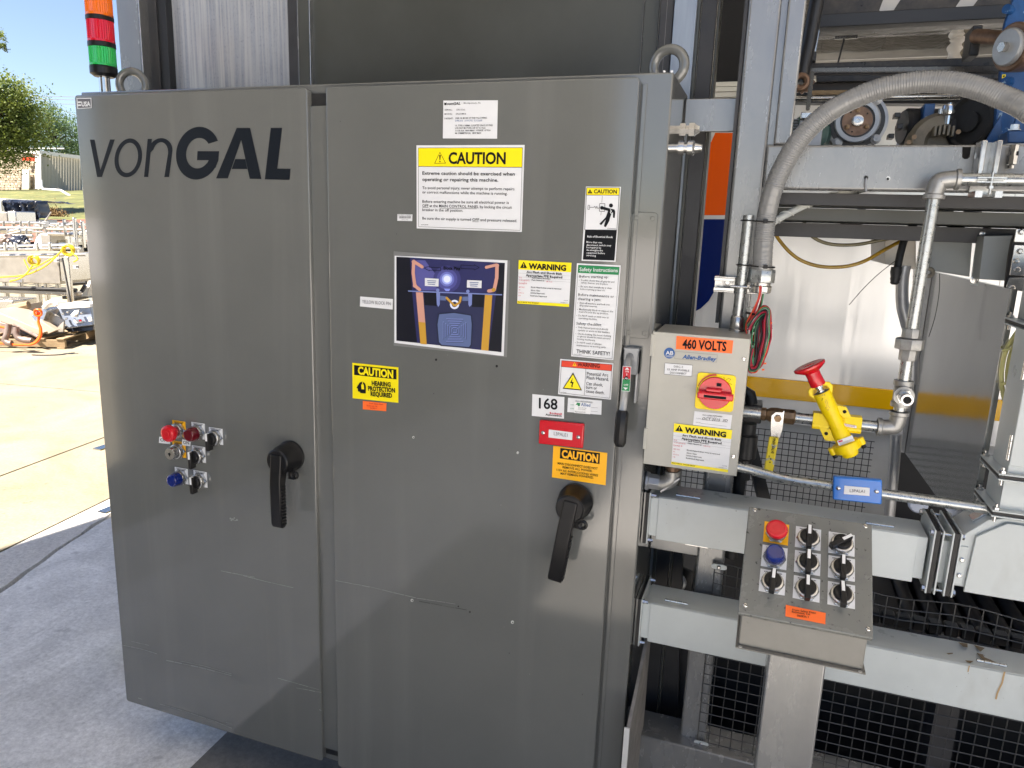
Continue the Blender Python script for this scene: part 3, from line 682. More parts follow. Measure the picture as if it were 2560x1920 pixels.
# nameplate
q = [(793, 235), (1143, 233), (1138, 480), (790, 478)]
s = sticker('nameplate', 'white vonGAL data plate with serial and patent lines at top of right door', 'label', q, crop=CA)
s.text('vonGAL', (818, 264), (903, 262), 17, 'ink', .02, .25); s.poly('emblem', 'ink', [(799, 247), (806, 251), (814, 247), (814, 264), (799, 264)], 2)
s.text('Montgomery, AL', (924, 256), (1034, 254), 10, 'text_grey', .01, res=1)
for t, a, b, mt in (('SERIAL:', (801, 300), (852, 299), 'text_grey'), ('S/N 5562', (877, 299), (933, 298), 'text_grey'), ('MODEL:', (801, 327), (852, 326), 'text_grey'), ('SPLX MKII', (873, 326), (938, 325), 'text_grey'),
    ('PATENT:', (801, 356), (857, 355), 'ink'), ('ONE OR MORE OF THE FOLLOWING', (869, 354), (1073, 351), 'ink'), ('3,986,613   3,101,712   3,113,663', (869, 370), (1042, 368), 'text_blue'),
    ('UL TYPE 1 NEMA 12 RATED ENCLOSURES', (869, 401), (1111, 399), 'ink'), ('LARGEST MOTOR 3 HP AT 4.3 FLA', (869, 417), (1064, 416), 'ink'), ('SCCR 5kA  480V MAX  3 PHASE  67 FLA', (869, 434), (1097, 431), 'ink'), ('MS SYMMETRICAL  480V MAX', (869, 450), (1037, 449), 'ink')):
    s.text(t, a, b, 10, mt, .012, res=1)
s.done()
# big caution
q = [(620, 523), (1315, 520), (1297, 1080), (622, 1057)]
s = sticker('caution_sign', 'large white and yellow CAUTION notice about extreme caution, centre of right door', 'warning sign', q, crop=CA)
fr = [(632, 540), (1303, 538), (1287, 1070), (634, 1046)]
s.pline('border', 'ink', fr, 2, 2, True)
s.poly('header', 'sign_yellow', [(633, 541), (1302, 539), (1298, 663), (633, 658)], 1); s.line('border', 'ink', (633, 659), (1298, 664), 3, 2)
s.poly('symbol', 'ink', [(771, 565), (810, 639), (735, 640)], 2); s.poly('symbol_inner', 'sign_yellow', [(771, 571), (805, 636), (740, 637)], 3)
s.poly('symbol_mark', 'ink', [(766, 585), (777, 585), (773, 618), (769, 618)], 4); s.disc('symbol_mark', 'ink', (771, 627), 4.5, 4, seg=8)
s.text('CAUTION', (826, 640), (1193, 642), 70, 'ink', .03, res=3)
for t, a, b, h in (('Extreme caution should be exercised when', (658, 712), (1252, 718), 21), ('operating or repairing this machine.', (658, 752), (1146, 757), 21)):
    s.text(t, a, b, h, 'ink', .014)
for t, a, b in (('To avoid personal injury, never attempt to perform repairs', (658, 804), (1250, 812)), ('or correct malfunctions while the machine is running.', (658, 832), (1205, 842)), ('Before entering machine be sure all electrical power is', (658, 892), (1214, 900)),
    ('OFF at the MAIN CONTROL PANEL by locking the circuit', (658, 919), (1234, 931)), ('breaker in the off position.', (658, 945), (920, 951)), ('Be sure the air supply is turned OFF and pressure released.', (658, 1000), (1267, 1017))):
    s.text(t, a, b, 17, 'ink', .006)
s.line('underline', 'ink', (658, 922), (697, 923), 2, 2); s.line('underline', 'ink', (768, 927), (1007, 931), 2, 2); s.line('underline', 'ink', (979, 1014), (1019, 1015), 2, 2)
s.text('000023B0M', (650, 1036), (695, 1037), 6, 'text_grey', .02, res=1); s.done()
# barcode tag
q = [(498, 965), (593, 967), (592, 1010), (497, 1008)]
s = sticker('barcode_tag', 'tiny white property tag with striped code left of the CAUTION notice', 'tag', q, crop=CA)
x = 508
while x < 582: wd = random.choice([2, 3, 4]); s.poly('bars', 'ink', [(x, 978), (x+wd*.8, 978), (x+wd*.8, 993), (x, 993)], 1); x += wd+2
s.text('PROPERTY CONTROL', (503, 975), (588, 976), 7, 'text_grey', .0, res=1); s.text('0001741', (525, 1004), (566, 1005), 7, 'text_grey', .0, res=1); s.done()
# tall electrical shock caution
q = [(1710, 788), (1935, 790), (1900, 1272), (1682, 1265)]
s = sticker('shock_caution_label', 'tall narrow CAUTION label with falling figure and black lower half', 'warning label', q, crop=CA)
s.poly('lower_field', 'ink', [(1705, 1067), (1909, 1070), (1893, 1264), (1690, 1258)], 1); s.poly('header', 'sign_yellow', [(1716, 795), (1926, 797), (1921, 842), (1712, 841)], 1)
s.pline('border', 'ink', [(1715, 795), (1927, 797), (1909, 1068), (1702, 1066)], 3, 2, True); s.line('border', 'ink', (1712, 842), (1922, 844), 3, 2)
tri_warning(s, (1736, 823), 19, 2, 'ink', None); s.text('CAUTION', (1760, 831), (1909, 833), 24, 'ink', .03, res=2)
s.disc('figure', 'ink', (1871, 910), 13, 2); s.poly('figure', 'ink', [(1812, 915), (1868, 930), (1893, 935), (1899, 950), (1895, 990), (1884, 988), (1884, 955), (1878, 955), (1866, 985), (1860, 1010), (1838, 1049), (1825, 1044), (1838, 1000), (1808, 1037), (1796, 1028), (1838, 985), (1852, 945), (1812, 934)], 2)
s.disc('figure', 'ink', (1813, 925), 12, 2); s.pline('figure', 'ink', [(1798, 898), (1832, 898), (1830, 948), (1796, 947)], 3, 2, True)
s.pline('figure', 'ink', [(1724, 908), (1734, 908), (1733, 935), (1722, 935)], 2.5, 2, True); s.pline('figure', 'ink', [(1735, 922), (1762, 922), (1768, 914), (1774, 930), (1780, 914), (1786, 930), (1798, 922)], 2.5, 2)
s.pline('figure', 'white_print', [(1866, 935), (1875, 948), (1866, 952), (1876, 968)], 4, 3); s.line('figure', 'ink', (1816, 850), (1812, 890), 2, 2); s.line('figure', 'ink', (1808, 950), (1806, 972), 2, 2)
for t, x1, y, b in (('Risk of Electrical Shock', 1883, 1119, .02), ('More than one', 1814, 1154, .01), ('disconnect switch may', 1872, 1173, .01), ('be required to', 1808, 1188, .01), ('de-energize the', 1819, 1205, .01), ('equipment before', 1832, 1223, .01), ('servicing', 1774, 1239, .01)):
    s.text(t, (1719 if b > .015 else 1713, y-4), (x1, y), 12, 'white_print', b, layer=3, res=1)
s.text('CVF000031', (1846, 1061), (1902, 1063), 8, 'ink', 0, .2, res=1); s.done()
# green safety instructions
q = [(1610, 50), (1913, 65), (1862, 720), (1570, 693)]
s = sticker('safety_instructions_label', 'tall white Safety Instructions label with green header ending in THINK SAFETY!', 'instruction label', q, crop=CB)
s.pline('border', 'ink', [(1620, 62), (1903, 77), (1853, 711), (1578, 684)], 2, 1, True)
s.poly('header', 'sign_green', [(1621, 63), (1902, 78), (1897, 131), (1617, 116)], 2); s.text('Safety Instructions', (1628, 104), (1892, 112), 25, 'white_print', .01, layer=3)
for t, x0, y0, x1, y1, h, b in (('Before starting up:', 1627, 150, 1830, 154, 18, .0), ('Double check that all guards and', 1638, 172, 1868, 186, 12, 0), ('safety devices are in place.', 1638, 189, 1826, 201, 12, 0), ('Be sure that everybody is clear', 1636, 216, 1852, 229, 12, 0), ('before turning power on.', 1634, 234, 1805, 244, 12, 0),
    ('Before maintenance or', 1619, 275, 1866, 289, 18, 0), ('clearing a jam:', 1616, 304, 1777, 312, 18, 0), ('Shut off machine and lock out', 1628, 330, 1836, 343, 12, 0), ('all power sources.', 1628, 347, 1752, 356, 12, 0), ('Mechanically block or support the', 1625, 373, 1860, 390, 12, 0), ('hoist if it is in the up position.', 1624, 391, 1828, 405, 12, 0), ('Do NOT reach or climb into an', 1621, 417, 1830, 432, 12, 0), ('operating machine.', 1620, 434, 1750, 444, 12, 0),
    ('Safety checklist:', 1606, 474, 1781, 485, 18, 0), ('Only trained personnel should', 1617, 498, 1824, 514, 12, 0), ('operate or work on this machine.', 1616, 518, 1840, 535, 12, 0), ('Check clothing. No loose clothing', 1614, 543, 1846, 559, 12, 0), ('or gloves should be worn around', 1612, 560, 1840, 577, 12, 0), ('moving machinery.', 1611, 578, 1738, 589, 12, 0), ('Do NOT touch or attempt', 1610, 603, 1780, 616, 12, 0), ('maintenance on moving parts.', 1608, 622, 1812, 638, 12, 0)):
    s.text(t, (x0, y0), (x1, y1), h, 'ink', b+.004, res=1)
for x0, y0 in ((1626, 167), (1624, 211), (1616, 325), (1613, 368), (1609, 412), (1606, 493), (1603, 538), (1599, 598)): s.disc('lettering', 'ink', (x0, y0), 2.2, 2, seg=6)
s.text('THINK SAFETY!', (1606, 671), (1836, 689), 25, 'ink', .008); s.text('000021 B0M', (1587, 682), (1640, 685), 6, 'ink', 0, res=1); s.done()
# arc flash yellow label (door) and its twin on the disconnect box
def arc_label(q, crop, pl, label):
    s = sticker('arc_flash_label', label, 'warning label', q, crop=crop, plane=pl)
    s.poly('header', 'sign_yellow', sub(q, 0, 0, 1, .215), 1); s.poly('footer', 'sign_yellow', sub(q, 0, .935, 1, 1), 1)
    P = lambda s_, t_: quad_at(q, s_, t_)
    wq = math.dist(q[0], q[1]); hq = math.dist(q[0], q[3])
    s.poly('symbol', 'ink', [P(.095, .03), P(.165, .175), P(.03, .18)], 2); s.poly('symbol_mark', 'sign_yellow', [P(.088, .075), P(.104, .075), P(.100, .125), P(.092, .125)], 3); s.disc('symbol_mark', 'sign_yellow', P(.096, .147), wq*.008, 3, seg=8)
    tline(s, q, 'WARNING', .19, .905, .185, .12, bold=.045)
    tline(s, q, 'Arc Flash and Shock Risk', .155, .835, .285, .045, bold=.03, res=1); tline(s, q, 'Appropriate PPE Required', .145, .84, .365, .05, bold=.03, res=1)
    for t, s0, s1, tt, h, mt in (('5 in', .02, .07, .415, .03, 'text_red'), ('Flash Hazard Boundary', .26, .62, .405, .03, 'ink'), ('0.18 cal/cm^2', .02, .22, .475, .03, 'text_red'), ('Flash Hazard at', .26, .5, .455, .03, 'ink'), ('18.0 in', .54, .65, .47, .03, 'text_red'), ('Level 0', .02, .17, .55, .045, 'text_red'),
        ('480 VAC', .02, .13, .635, .03, 'text_red'), ('00', .02, .05, .70, .03, 'text_red'), ('3 ft 6 in', .02, .12, .765, .03, 'text_red'), ('1 ft', .02, .06, .83, .03, 'text_red'), ('Shock Hazard when cover is removed', .25, .83, .62, .03, 'ink'), ('Glove Class', .25, .43, .69, .03, 'ink'), ('Limited Approach', .25, .52, .75, .03, 'ink'), ('Restricted Approach', .25, .565, .815, .03, 'ink'),
        ('Bus: S-GA160  Prot: ES-GA167', .015, .42, .975, .028, 'ink'), ('SLA188', .89, .97, .87, .02, 'text_grey'), ('04/08/2011', .83, .97, .92, .02, 'text_grey')):
        tline(s, q, t, s0, s1, tt, h, mt=mt, bold=.02 if mt == 'ink' else .006, res=1)
    for t_ in (.30, .385, .44): s.line('rule', 'text_grey', P(0, t_), P(1, t_), hq*.0025, 1)
    s.done()
arc_label([(1208, 28), (1573, 47), (1555, 352), (1197, 328)], CB, DOOR, 'yellow topped WARNING arc flash label on door, left of Safety Instructions')
# orange headed warning, arc flash hazard
q = [(1495, 712), (1862, 742), (1845, 993), (1480, 955)]
s = sticker('arc_hazard_label', 'white WARNING label with orange header and yellow lightning triangle', 'warning label', q, crop=CB)
f_ = [(1504, 722), (1853, 751), (1837, 983), (1490, 946)]
s.poly('header', 'sign_red', [(1504, 722), (1853, 751), (1849, 795), (1501, 765)], 1); s.pline('border', 'ink', f_, 2, 2, True); s.line('border', 'ink', (1672, 780), (1660, 964), 2, 2); s.line('border', 'ink', (1501, 765), (1849, 795), 2, 2)
s.poly('header_symbol', 'sign_amber', [(1594, 733), (1608, 762), (1579, 760)], 2); s.poly('symbol_mark', 'ink', [(1592, 742), (1596, 742), (1595, 756), (1593, 756)], 3)
s.text('WARNING', (1614, 763), (1767, 774), 26, 'ink', .012, layer=3)
s.poly('symbol', 'ink', [(1584, 805), (1645, 930), (1511, 917)], 2); s.poly('symbol_inner', 'sign_yellow', [(1583, 819), (1636, 922), (1521, 911)], 3)
s.poly('symbol_mark', 'ink', [(1583, 840), (1562, 878), (1577, 880), (1571, 898), (1576, 910), (1582, 897), (1579, 896), (1588, 872), (1574, 871)], 4)
for t, x0, y0, x1, y1 in (('Potential Arc', 1679, 824, 1826, 834), ('Flash Hazard.', 1677, 851, 1830, 864), ('Can shock,', 1674, 892, 1789, 902), ('burn or', 1673, 917, 1748, 924), ('cause death.', 1671, 943, 1800, 957)): s.text(t, (x0, y0), (x1, y1), 22, 'ink', .004)
s.text('101706020', (1500, 946), (1538, 949), 7, 'ink', 0, res=1); s.done()
# number tag 168
q = [(1302, 955), (1523, 975), (1520, 1125), (1298, 1105)]
s = sticker('number_tag', 'white rounded tag with large black 168', 'tag', q, crop=CB)
s.text('168', (1347, 1052), (1475, 1062), 70, 'ink', .018, res=3); s.text('Rockwell', (1422, 1091), (1505, 1099), 13, 'text_red', .03, res=1); s.text('Automation', (1393, 1102), (1504, 1112), 13, 'ink', .03, res=1); s.done()
# Allied service tag
q = [(1549, 980), (1782, 1000), (1778, 1098), (1543, 1078)]
s = sticker('service_tag', 'small white infrared service tag overlaid with Allied sticker, beside 168', 'tag', q, crop=CB)
s.poly('overlay', 'white_flat', [(1594, 1006), (1706, 1015), (1702, 1094), (1590, 1084)], 2); s.text('PRO-LINE INFRARED', (1601, 1008), (1722, 1018), 9, 'text_grey', .01, res=1, layer=3)
s.text('Allied', (1638, 1036), (1702, 1043), 22, 'text_blue', .01, layer=3); s.poly('emblem', 'sign_green', [(1600, 1030), (1612, 1014), (1633, 1017), (1630, 1036), (1618, 1038), (1614, 1028)], 3)
s.text('DATE', (1566, 1032), (1588, 1034), 8, 'text_green', 0, res=1); s.text('DATE', (1564, 1058), (1588, 1060), 8, 'text_green', 0, res=1); s.line('rule', 'text_grey', (1708, 1046), (1755, 1050), 1.5, 1); s.line('rule', 'text_grey', (1706, 1072), (1753, 1076), 1.5, 1)
s.text('(800) 642-0788', (1620, 1051), (1675, 1056), 6, 'text_grey', 0, layer=3, res=1); s.text('BAY #: 500831', (1618, 1061), (1670, 1066), 6, 'text_grey', 0, layer=3, res=1); s.text('Inspected 5/31', (1596, 1079), (1668, 1087), 10, 'ink', 0, .2, layer=3, res=1); s.done()
# caution main disconnect
q = [(1447, 1312), (1820, 1362), (1808, 1585), (1437, 1530)]
s = sticker('disconnect_caution_label', 'amber CAUTION label about main disconnect, right below the red cover', 'warning label', q, 'sign_amber', crop=CB)
s.poly('header', 'ink', [(1495, 1327), (1769, 1363), (1766, 1438), (1492, 1399)], 1); s.text('CAUTION', (1504, 1391), (1755, 1426), 50, 'sign_amber', .045, layer=2, res=3)
for t, x0, y0, x1, y1 in (('MAIN DISCONNECT DOES NOT', 1477, 1440, 1753, 1478), ('REMOVE ALL POWER.', 1511, 1467, 1717, 1495), ('115V AC INTERLOCKING WIRES', 1469, 1485, 1756, 1525), ('MAY REMAIN POWERED.', 1497, 1510, 1726, 1540)): s.text(t, (x0, y0), (x1, y1), 15, 'ink', .012)
s.done()
# hearing protection
q = [(57, 738), (375, 770), (375, 1015), (60, 983)]
s = sticker('hearing_caution_label', 'yellow CAUTION HEARING PROTECTION REQUIRED label on left half of right door', 'warning label', q, 'sign_yellow', crop=CB)
s.poly('header', 'ink', [(69, 754), (363, 784), (363, 853), (70, 822)], 1); s.text('CAUTION', (96, 815), (340, 843), 50, 'sign_yellow', .045, layer=2, res=3)
for t, x0, y0, x1, y1 in (('HEARING', 192, 893, 323, 904), ('PROTECTION', 166, 929, 353, 944), ('REQUIRED', 184, 966, 333, 980)): s.text(t, (x0, y0), (x1, y1), 29, 'ink', .04)
s.disc('figure', 'ink', (124, 905), 27, 2, ry=36); s.poly('figure', 'ink', [(97, 890), (86, 912), (95, 916), (96, 935), (112, 940), (112, 948), (150, 950), (151, 905)], 2); s.poly('figure_cutout', 'sign_yellow', [(119, 888), (137, 889), (139, 922), (121, 921)], 3); s.poly('figure_cutout', 'sign_yellow', [(125, 872), (130, 872), (131, 890), (126, 890)], 3); s.done()
# orange routing tag
q = [(130, 1002), (293, 1018), (291, 1073), (130, 1060)]
s = sticker('routing_tag', 'small orange printed tag right under the HEARING PROTECTION label', 'tag', q, 'label_orange', crop=CB)
for t, x0, y0, x1, y1 in (('From: Safety Kleen', 176, 1023, 270, 1031), ('Richmond, CA', 158, 1038, 231, 1045), ('060826-1', 180, 1055, 226, 1059)): s.text(t, (x0, y0), (x1, y1), 9, 'knob_red', .01, res=1)
s.done()
# yellow block pin strip
q = [(112, 280), (337, 298), (335, 370), (110, 348)]
s = sticker('block_pin_strip', 'white strip reading YELLOW BLOCK PIN left of the laminated photo', 'label', q, crop=CB); s.text('YELLOW BLOCK PIN', (126, 326), (322, 341), 23, 'text_grey', .0); s.done()
# laminated photograph
q = [(984, 628), (1275, 651), (1267, 893), (984, 864)]
s = sticker('laminated_photo', 'laminated blue photo print of Block Pins taped to the right door', 'photo print', q, mat('laminate', (.20, .205, .20), .12, coat=.6).name if True else '', basename='laminate')
s.c = CB; s.poly('paper', 'white_print', [(350, -2), (1130, 30), (1104, 692), (348, 600)], 1)
W = lambda n_, c, r_=.35: mat(n_, lin(c), r_).name
W('print_blue', (44, 46, 92)); W('print_dark', (16, 18, 30)); W('print_mid', (44, 48, 80)); W('print_pink', (206, 152, 134)); W('print_gold', (198, 150, 56)); W('print_steel', (120, 135, 190)); W('print_glow', (225, 232, 255)); W('print_glow2', (130, 145, 225)); W('print_slate', (92, 108, 150)); W('print_edge', (36, 42, 66)); W('print_violet', (86, 86, 150))
s.part = 0; s.poly('picture', 'print_blue', [(362, 5), (1112, 48), (1088, 665), (362, 585)], 2)
s.part += 1; s.poly('picture_shade', 'print_dark', [(362, 5), (455, 10), (470, 240), (505, 600), (362, 585)], 3); s.part += 1; s.poly('picture_shade', 'print_dark', [(1075, 50), (1112, 48), (1088, 665), (1000, 655), (1050, 270)], 3)
s.part += 1; s.poly('picture_shade', 'print_mid', [(500, 262), (1000, 268), (980, 640), (520, 600)], 3)
s.part += 1; s.poly('picture_shade', 'print_violet', [(480, 30), (560, 30), (720, 240), (500, 236)], 3)
W('print_g1', (60, 60, 116)); W('print_g2', (78, 80, 145)); W('print_g3', (108, 116, 190)); W('print_g4', (160, 175, 235))
for r_, m_, l_ in ((95, 'print_g1', 4), (72, 'print_g2', 4.8), (50, 'print_g3', 5.4), (36, 'print_g4', 6), (24, 'print_glow', 6.6)): s.disc('flash_spot', m_, (712, 160), r_, l_, seg=24)
s.poly('flash_spot', 'print_glow2', [(690, 225), (735, 227), (726, 243), (704, 242)], 5)
for pts in ([(540, 75), (482, 38)], [(482, 38), (478, 120), (490, 205), (522, 232)]): s.pline('pin_left', 'print_pink', pts, 22, 7)
for c_ in ((540, 75), (478, 120), (522, 232)): s.disc('pin_left', 'print_pink', c_, 11, 7, seg=12)
for c_ in ((482, 40), (490, 205)): s.disc('pin_left', 'print_pink', c_, 14, 7, seg=14)
s.pline('pin_right', 'print_pink', [(985, 78), (1058, 60)], 20, 7); s.pline('pin_right', 'print_pink', [(1058, 60), (1056, 150), (1038, 236), (1000, 242)], 24, 7)
for c_ in ((985, 78), (1056, 150), (1000, 242)): s.disc('pin_right', 'print_pink', c_, 11, 7, seg=12)
m_ = s; s.disc('pin_right', 'print_pink', (1058, 66), 14, 7, seg=14); s.disc('pin_right', 'print_gold', (1034, 234), 14, 8, seg=14)
s.poly('pin_left', 'print_pink', [(497, 250), (545, 252), (562, 460), (515, 455)], 5); s.poly('pin_left_lower', 'print_gold', [(515, 455), (562, 460), (572, 612), (528, 607)], 5)
s.poly('pin_right_lower', 'print_gold', [(975, 268), (1025, 270), (998, 655), (948, 650)], 5)
s.poly('crossbar', 'print_steel', [(442, 238), (1092, 264), (1094, 272), (444, 246)], 6)
s.poly('bracket', 'print_dark', [(553, 250), (640, 254), (640, 345), (558, 340)], 4); s.poly('bracket', 'print_dark', [(885, 262), (970, 266), (965, 355), (885, 352)], 4)
s.poly('fitting', 'print_steel', [(638, 252), (664, 254), (662, 335), (652, 352), (642, 335)], 5); s.poly('fitting', 'print_steel', [(858, 262), (886, 264), (884, 335), (868, 352), (860, 335)], 5)
s.poly('fitting', 'print_slate', [(664, 275), (705, 278), (705, 308), (664, 306)], 5); s.poly('fitting', 'print_slate', [(818, 282), (860, 280), (858, 310), (818, 310)], 5)
s.disc('fitting', 'print_glow', (764, 335), 32, 5, seg=20, ri=.6); s.pline('pin_right_lower', 'print_gold', [(705, 285), (765, 345), (800, 320), (808, 280)], 15, 6)
s.disc('fitting', 'print_steel', (648, 236), 12, 7, seg=10); s.disc('fitting', 'print_steel', (856, 244), 12, 7, seg=10)
gr = [(650, 395), (760, 385), (885, 405), (893, 470), (885, 620), (872, 638), (668, 622), (648, 600), (636, 470)]
s.poly('grille', 'print_edge', gr, 5); gc = (765, 512); s.poly('grille_face', 'print_slate', [(gc[0]+(x-gc[0])*.92, gc[1]+(y-gc[1])*.93) for x, y in gr], 6)
for k_ in (.82, .66, .50, .34, .18):
    for i0 in range(4):
        cr = [(-95, -95), (95, -90), (95, 95), (-95, 95)]; a = cr[i0]; b = cr[(i0+1) % 4]
        P_ = lambda t_: (gc[0]+(a[0]+(b[0]-a[0])*t_)*k_, gc[1]+(a[1]+(b[1]-a[1])*t_)*k_)
        s.line('grille_groove', 'print_steel', P_(.12), P_(.88), 7, 7); s.line('grille_groove', 'print_edge', (P_(.12)[0]+2, P_(.12)[1]+5), (P_(.88)[0]+2, P_(.88)[1]+5), 3, 8)
s.poly('picture_label', 'white_print', [(559, 152), (655, 158), (653, 211), (559, 206)], 6); s.poly('picture_label', 'white_print', [(851, 166), (952, 171), (950, 222), (849, 218)], 6)
for x0, y0 in ((575, 170), (868, 182)):
    for j in range(3): s.line('picture_label_print', 'print_slate', (x0+j*2, y0+j*12), (x0+62-j*4, y0+3+j*12), 5, 7)
ar = lambda pts: s.pline('arrow', 'ink', pts, 3.0, 7, True)
ar([(555, 83), (590, 70), (590, 78), (668, 80), (668, 102), (590, 98), (590, 104)]); ar([(935, 80), (900, 60), (900, 68), (808, 62), (808, 86), (900, 90), (900, 98)])
s.text('Block Pins', (688, 94), (803, 99), 22, 'ink', .03, layer=8); s.done()
# red label cover
q = [(1350, 1135), (1660, 1163), (1650, 1332), (1343, 1298)]
def cover_box(q, crop, mt, txt, plane, depth, name, label, tagq, screws, ta, tb, th_):
    pl2 = Plane(plane.p+plane.n*depth, plane.n); s = Sheet(pl2, None, 0., crop); P = [s.pt(p, 0) for p in q]; c = sum(P, Vector((0, 0, 0)))/4
    root = thing(name, c, label, 'cover'); s.root = root
    # square it up: same z for top corners
    mb = MB().prism([p-pl2.n*.0 for p in P], -pl2.n*depth); mb.build('shell', mt, root, bevel=.003, seg=3)
    s.base = .0004; s.poly('name_tag', 'white_print', tagq, 1); s.text(txt, ta, tb, th_, 'text_grey', .004, layer=2)
    s.done()
    for p in screws: MB().lathe([(.0042, 0), (.0042, .0012), (.003, .002), (0, .002)], s.pt(p, 1), pl2.n, 12).build('screw', 'zinc', root)
    return root
cover_box(q, CB, 'safety_red', 'L3PALE1', DOOR, .009, 'label_cover', 'glossy red cover plate tagged L3PALE1 on the right door', [(1416, 1199), (1580, 1220), (1577, 1273), (1413, 1254)], [(1376, 1222), (1620, 1252)], (1450, 1238), (1545, 1250), 22)

# ================================================================== DISCONNECT BOX
dbx = thing('disconnect_box', (1.65, .08, 1.156), 'beige 460 VOLTS fused disconnect box with red rotary handle beside the cabinet', 'switch box')
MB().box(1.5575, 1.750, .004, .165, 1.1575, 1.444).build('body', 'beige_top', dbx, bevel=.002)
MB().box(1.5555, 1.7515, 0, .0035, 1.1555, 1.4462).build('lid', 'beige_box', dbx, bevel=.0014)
MB().box(1.5555, 1.5575, .0037, .020, 1.1555, 1.4462).box(1.7498, 1.7515, .0037, .020, 1.1555, 1.4462).build('lid_rim', 'beige_box', dbx)
for z in (1.395, 1.190):
    MB().box(1.5525, 1.5610, -.0016, .012, z-.001, z+.046).build('hinge', 'beige_box', dbx, bevel=.001)
BOXF = Plane((0, 0, 0), (0, -1, 0)); C5 = (1580, 800, 320/1264.)
def px5(x, y): return (1580+x*C5[2], 800+y*C5[2])
for x, y in ((1106, 385), (1002, 1347)):
    p = BOXF.at(*px5(x, y)); MB().lathe([(.0042, 0), (.0042, .0015), (.003, .0028), (0, .003)], p, (0, -1, 0), 16).build('screw', 'chrome', dbx)
    MB().box(p.x-.003, p.x+.003, -.0034, -.0028, p.z-.0006, p.z+.0006).build('screw_slot', 'ink', dbx)
hc = BOXF.at(*px5(822, 711)); hs = (BOXF.at(*px5(1012, 730))-BOXF.at(*px5(632, 695))).length/2
hp = MB().prism(rrect(hc.x-hs, hc.x+hs, hc.z-hs, hc.z+hs, 0, .007), (0, -.004, 0)); rh = hp.build('rotary_handle', 'sign_amber' if False else 'safety_yellow', dbx, bevel=.001)
MB().lathe([(hs*.95, .004), (hs*.95, .006), (hs*.88, .008)], (hc.x, 0, hc.z), (0, -1, 0), 40).build('collar', 'sign_yellow', rh)
MB().lathe([(hs*.87, .006), (hs*.87, .013), (hs*.84, .015), (0, .015)], (hc.x, 0, hc.z), (0, -1, 0), 40).build('dial', 'safety_red', rh)
MB().box(hc.x-hs*.86, hc.x+hs*.98, -.033, -.014, hc.z-hs*.27, hc.z+hs*.10).build('grip', 'safety_red', rh, bevel=.003, seg=3)
MB().box(hc.x-hs*.52, hc.x+hs*.62, -.0338, -.0325, hc.z-hs*.17, hc.z-hs*.03).build('grip_slot', 'ink', rh, bevel=.0005)
MB().box(hc.x-hs*.45, hc.x+hs*.35, -.026, -.0145, hc.z+hs*.10, hc.z+hs*.28).build('grip_shoulder', 'safety_red', rh, bevel=.002)
MB().box(hc.x+hs*.05, hc.x+hs*.30, -.0158, -.0148, hc.z+hs*.40, hc.z+hs*.58).build('lock_window', 'ink', rh, bevel=.0004)
s = Sheet(Plane((0, -.0062, 0), (0, -1, 0)), dbx, .0003, C5)
def arcband(s, mt, r0_, r1_, a0, a1, nm):
    n = 12; c = (820, 714)
    for i in range(n):
        t0, t1 = RAD(a0+(a1-a0)*i/n), RAD(a0+(a1-a0)*(i+1)/n)
        s.poly(nm, mt, [(c[0]+r0_*math.cos(t0), c[1]+r0_*math.sin(t0)), (c[0]+r0_*math.cos(t1), c[1]+r0_*math.sin(t1)), (c[0]+r1_*math.cos(t1), c[1]+r1_*math.sin(t1)), (c[0]+r1_*math.cos(t0), c[1]+r1_*math.sin(t0))], 1)
arcband(s, 'knob_red', 164, 180, 200, 275, 'dial_scale'); arcband(s, 'sign_green', 164, 180, 172, 196, 'dial_scale_green')
s.pline('dial_mark', 'ink', [(905, 565), (925, 603), (950, 575), (975, 585), (950, 620), (990, 640)], 3, 2); s.done()
s = Sheet(BOXF, dbx, .0004, C5)
s.disc('emblem', 'text_blue', (369, 327), 54, 1, seg=28); s.text('AB', (332, 342), (408, 344), 36, 'white_print', .015, layer=2, name='emblem_print'); s.line('emblem_print', 'white_print', (328, 352), (410, 356), 3, 2); s.line('emblem_print', 'white_print', (335, 362), (402, 366), 3, 2)
s.poly('brand_strip', 'beige_top', [(424, 306), (846, 342), (838, 420), (418, 384)], 1); s.poly('brand_strip_field', 'beige_box', [(430, 312), (840, 347), (833, 413), (424, 378)], 2); s.text('Allen-Bradley', (496, 380), (834, 405), 38, 'text_blue', .03, .25, layer=3)
s.poly('name_tag', 'white_print', [(325, 424), (598, 447), (590, 558), (318, 535)], 1); s.pline('name_tag_edge', 'text_grey', [(325, 424), (598, 447), (590, 558), (318, 535)], 3, 2, True)
for t, x0, y0, x1, y1 in (('DISC-2', 413, 468, 504, 473), ('15 AMP FUSIBLE', 349, 496, 566, 511), ('DISCONNECT', 375, 529, 537, 541)): s.text(t, (x0, y0), (x1, y1), 19, 'ink', .0)
s.done()
q = [(440, 158), (1000, 204), (987, 331), (433, 287)]
s = sticker('voltage_label', 'orange 460 VOLTS label across the top of the beige box', 'label', q, 'label_orange', BOXF, C5); s.text('460 VOLTS', (497, 278), (930, 306), 86, 'ink', .03); s.done()
q = [(617, 900), (990, 938), (973, 1080), (602, 1036)]
s = sticker('inspection_tag', 'white tag handwritten OCT 2015 under the red rotary handle', 'tag', q, 'white_print', BOXF, C5, th=.0004)
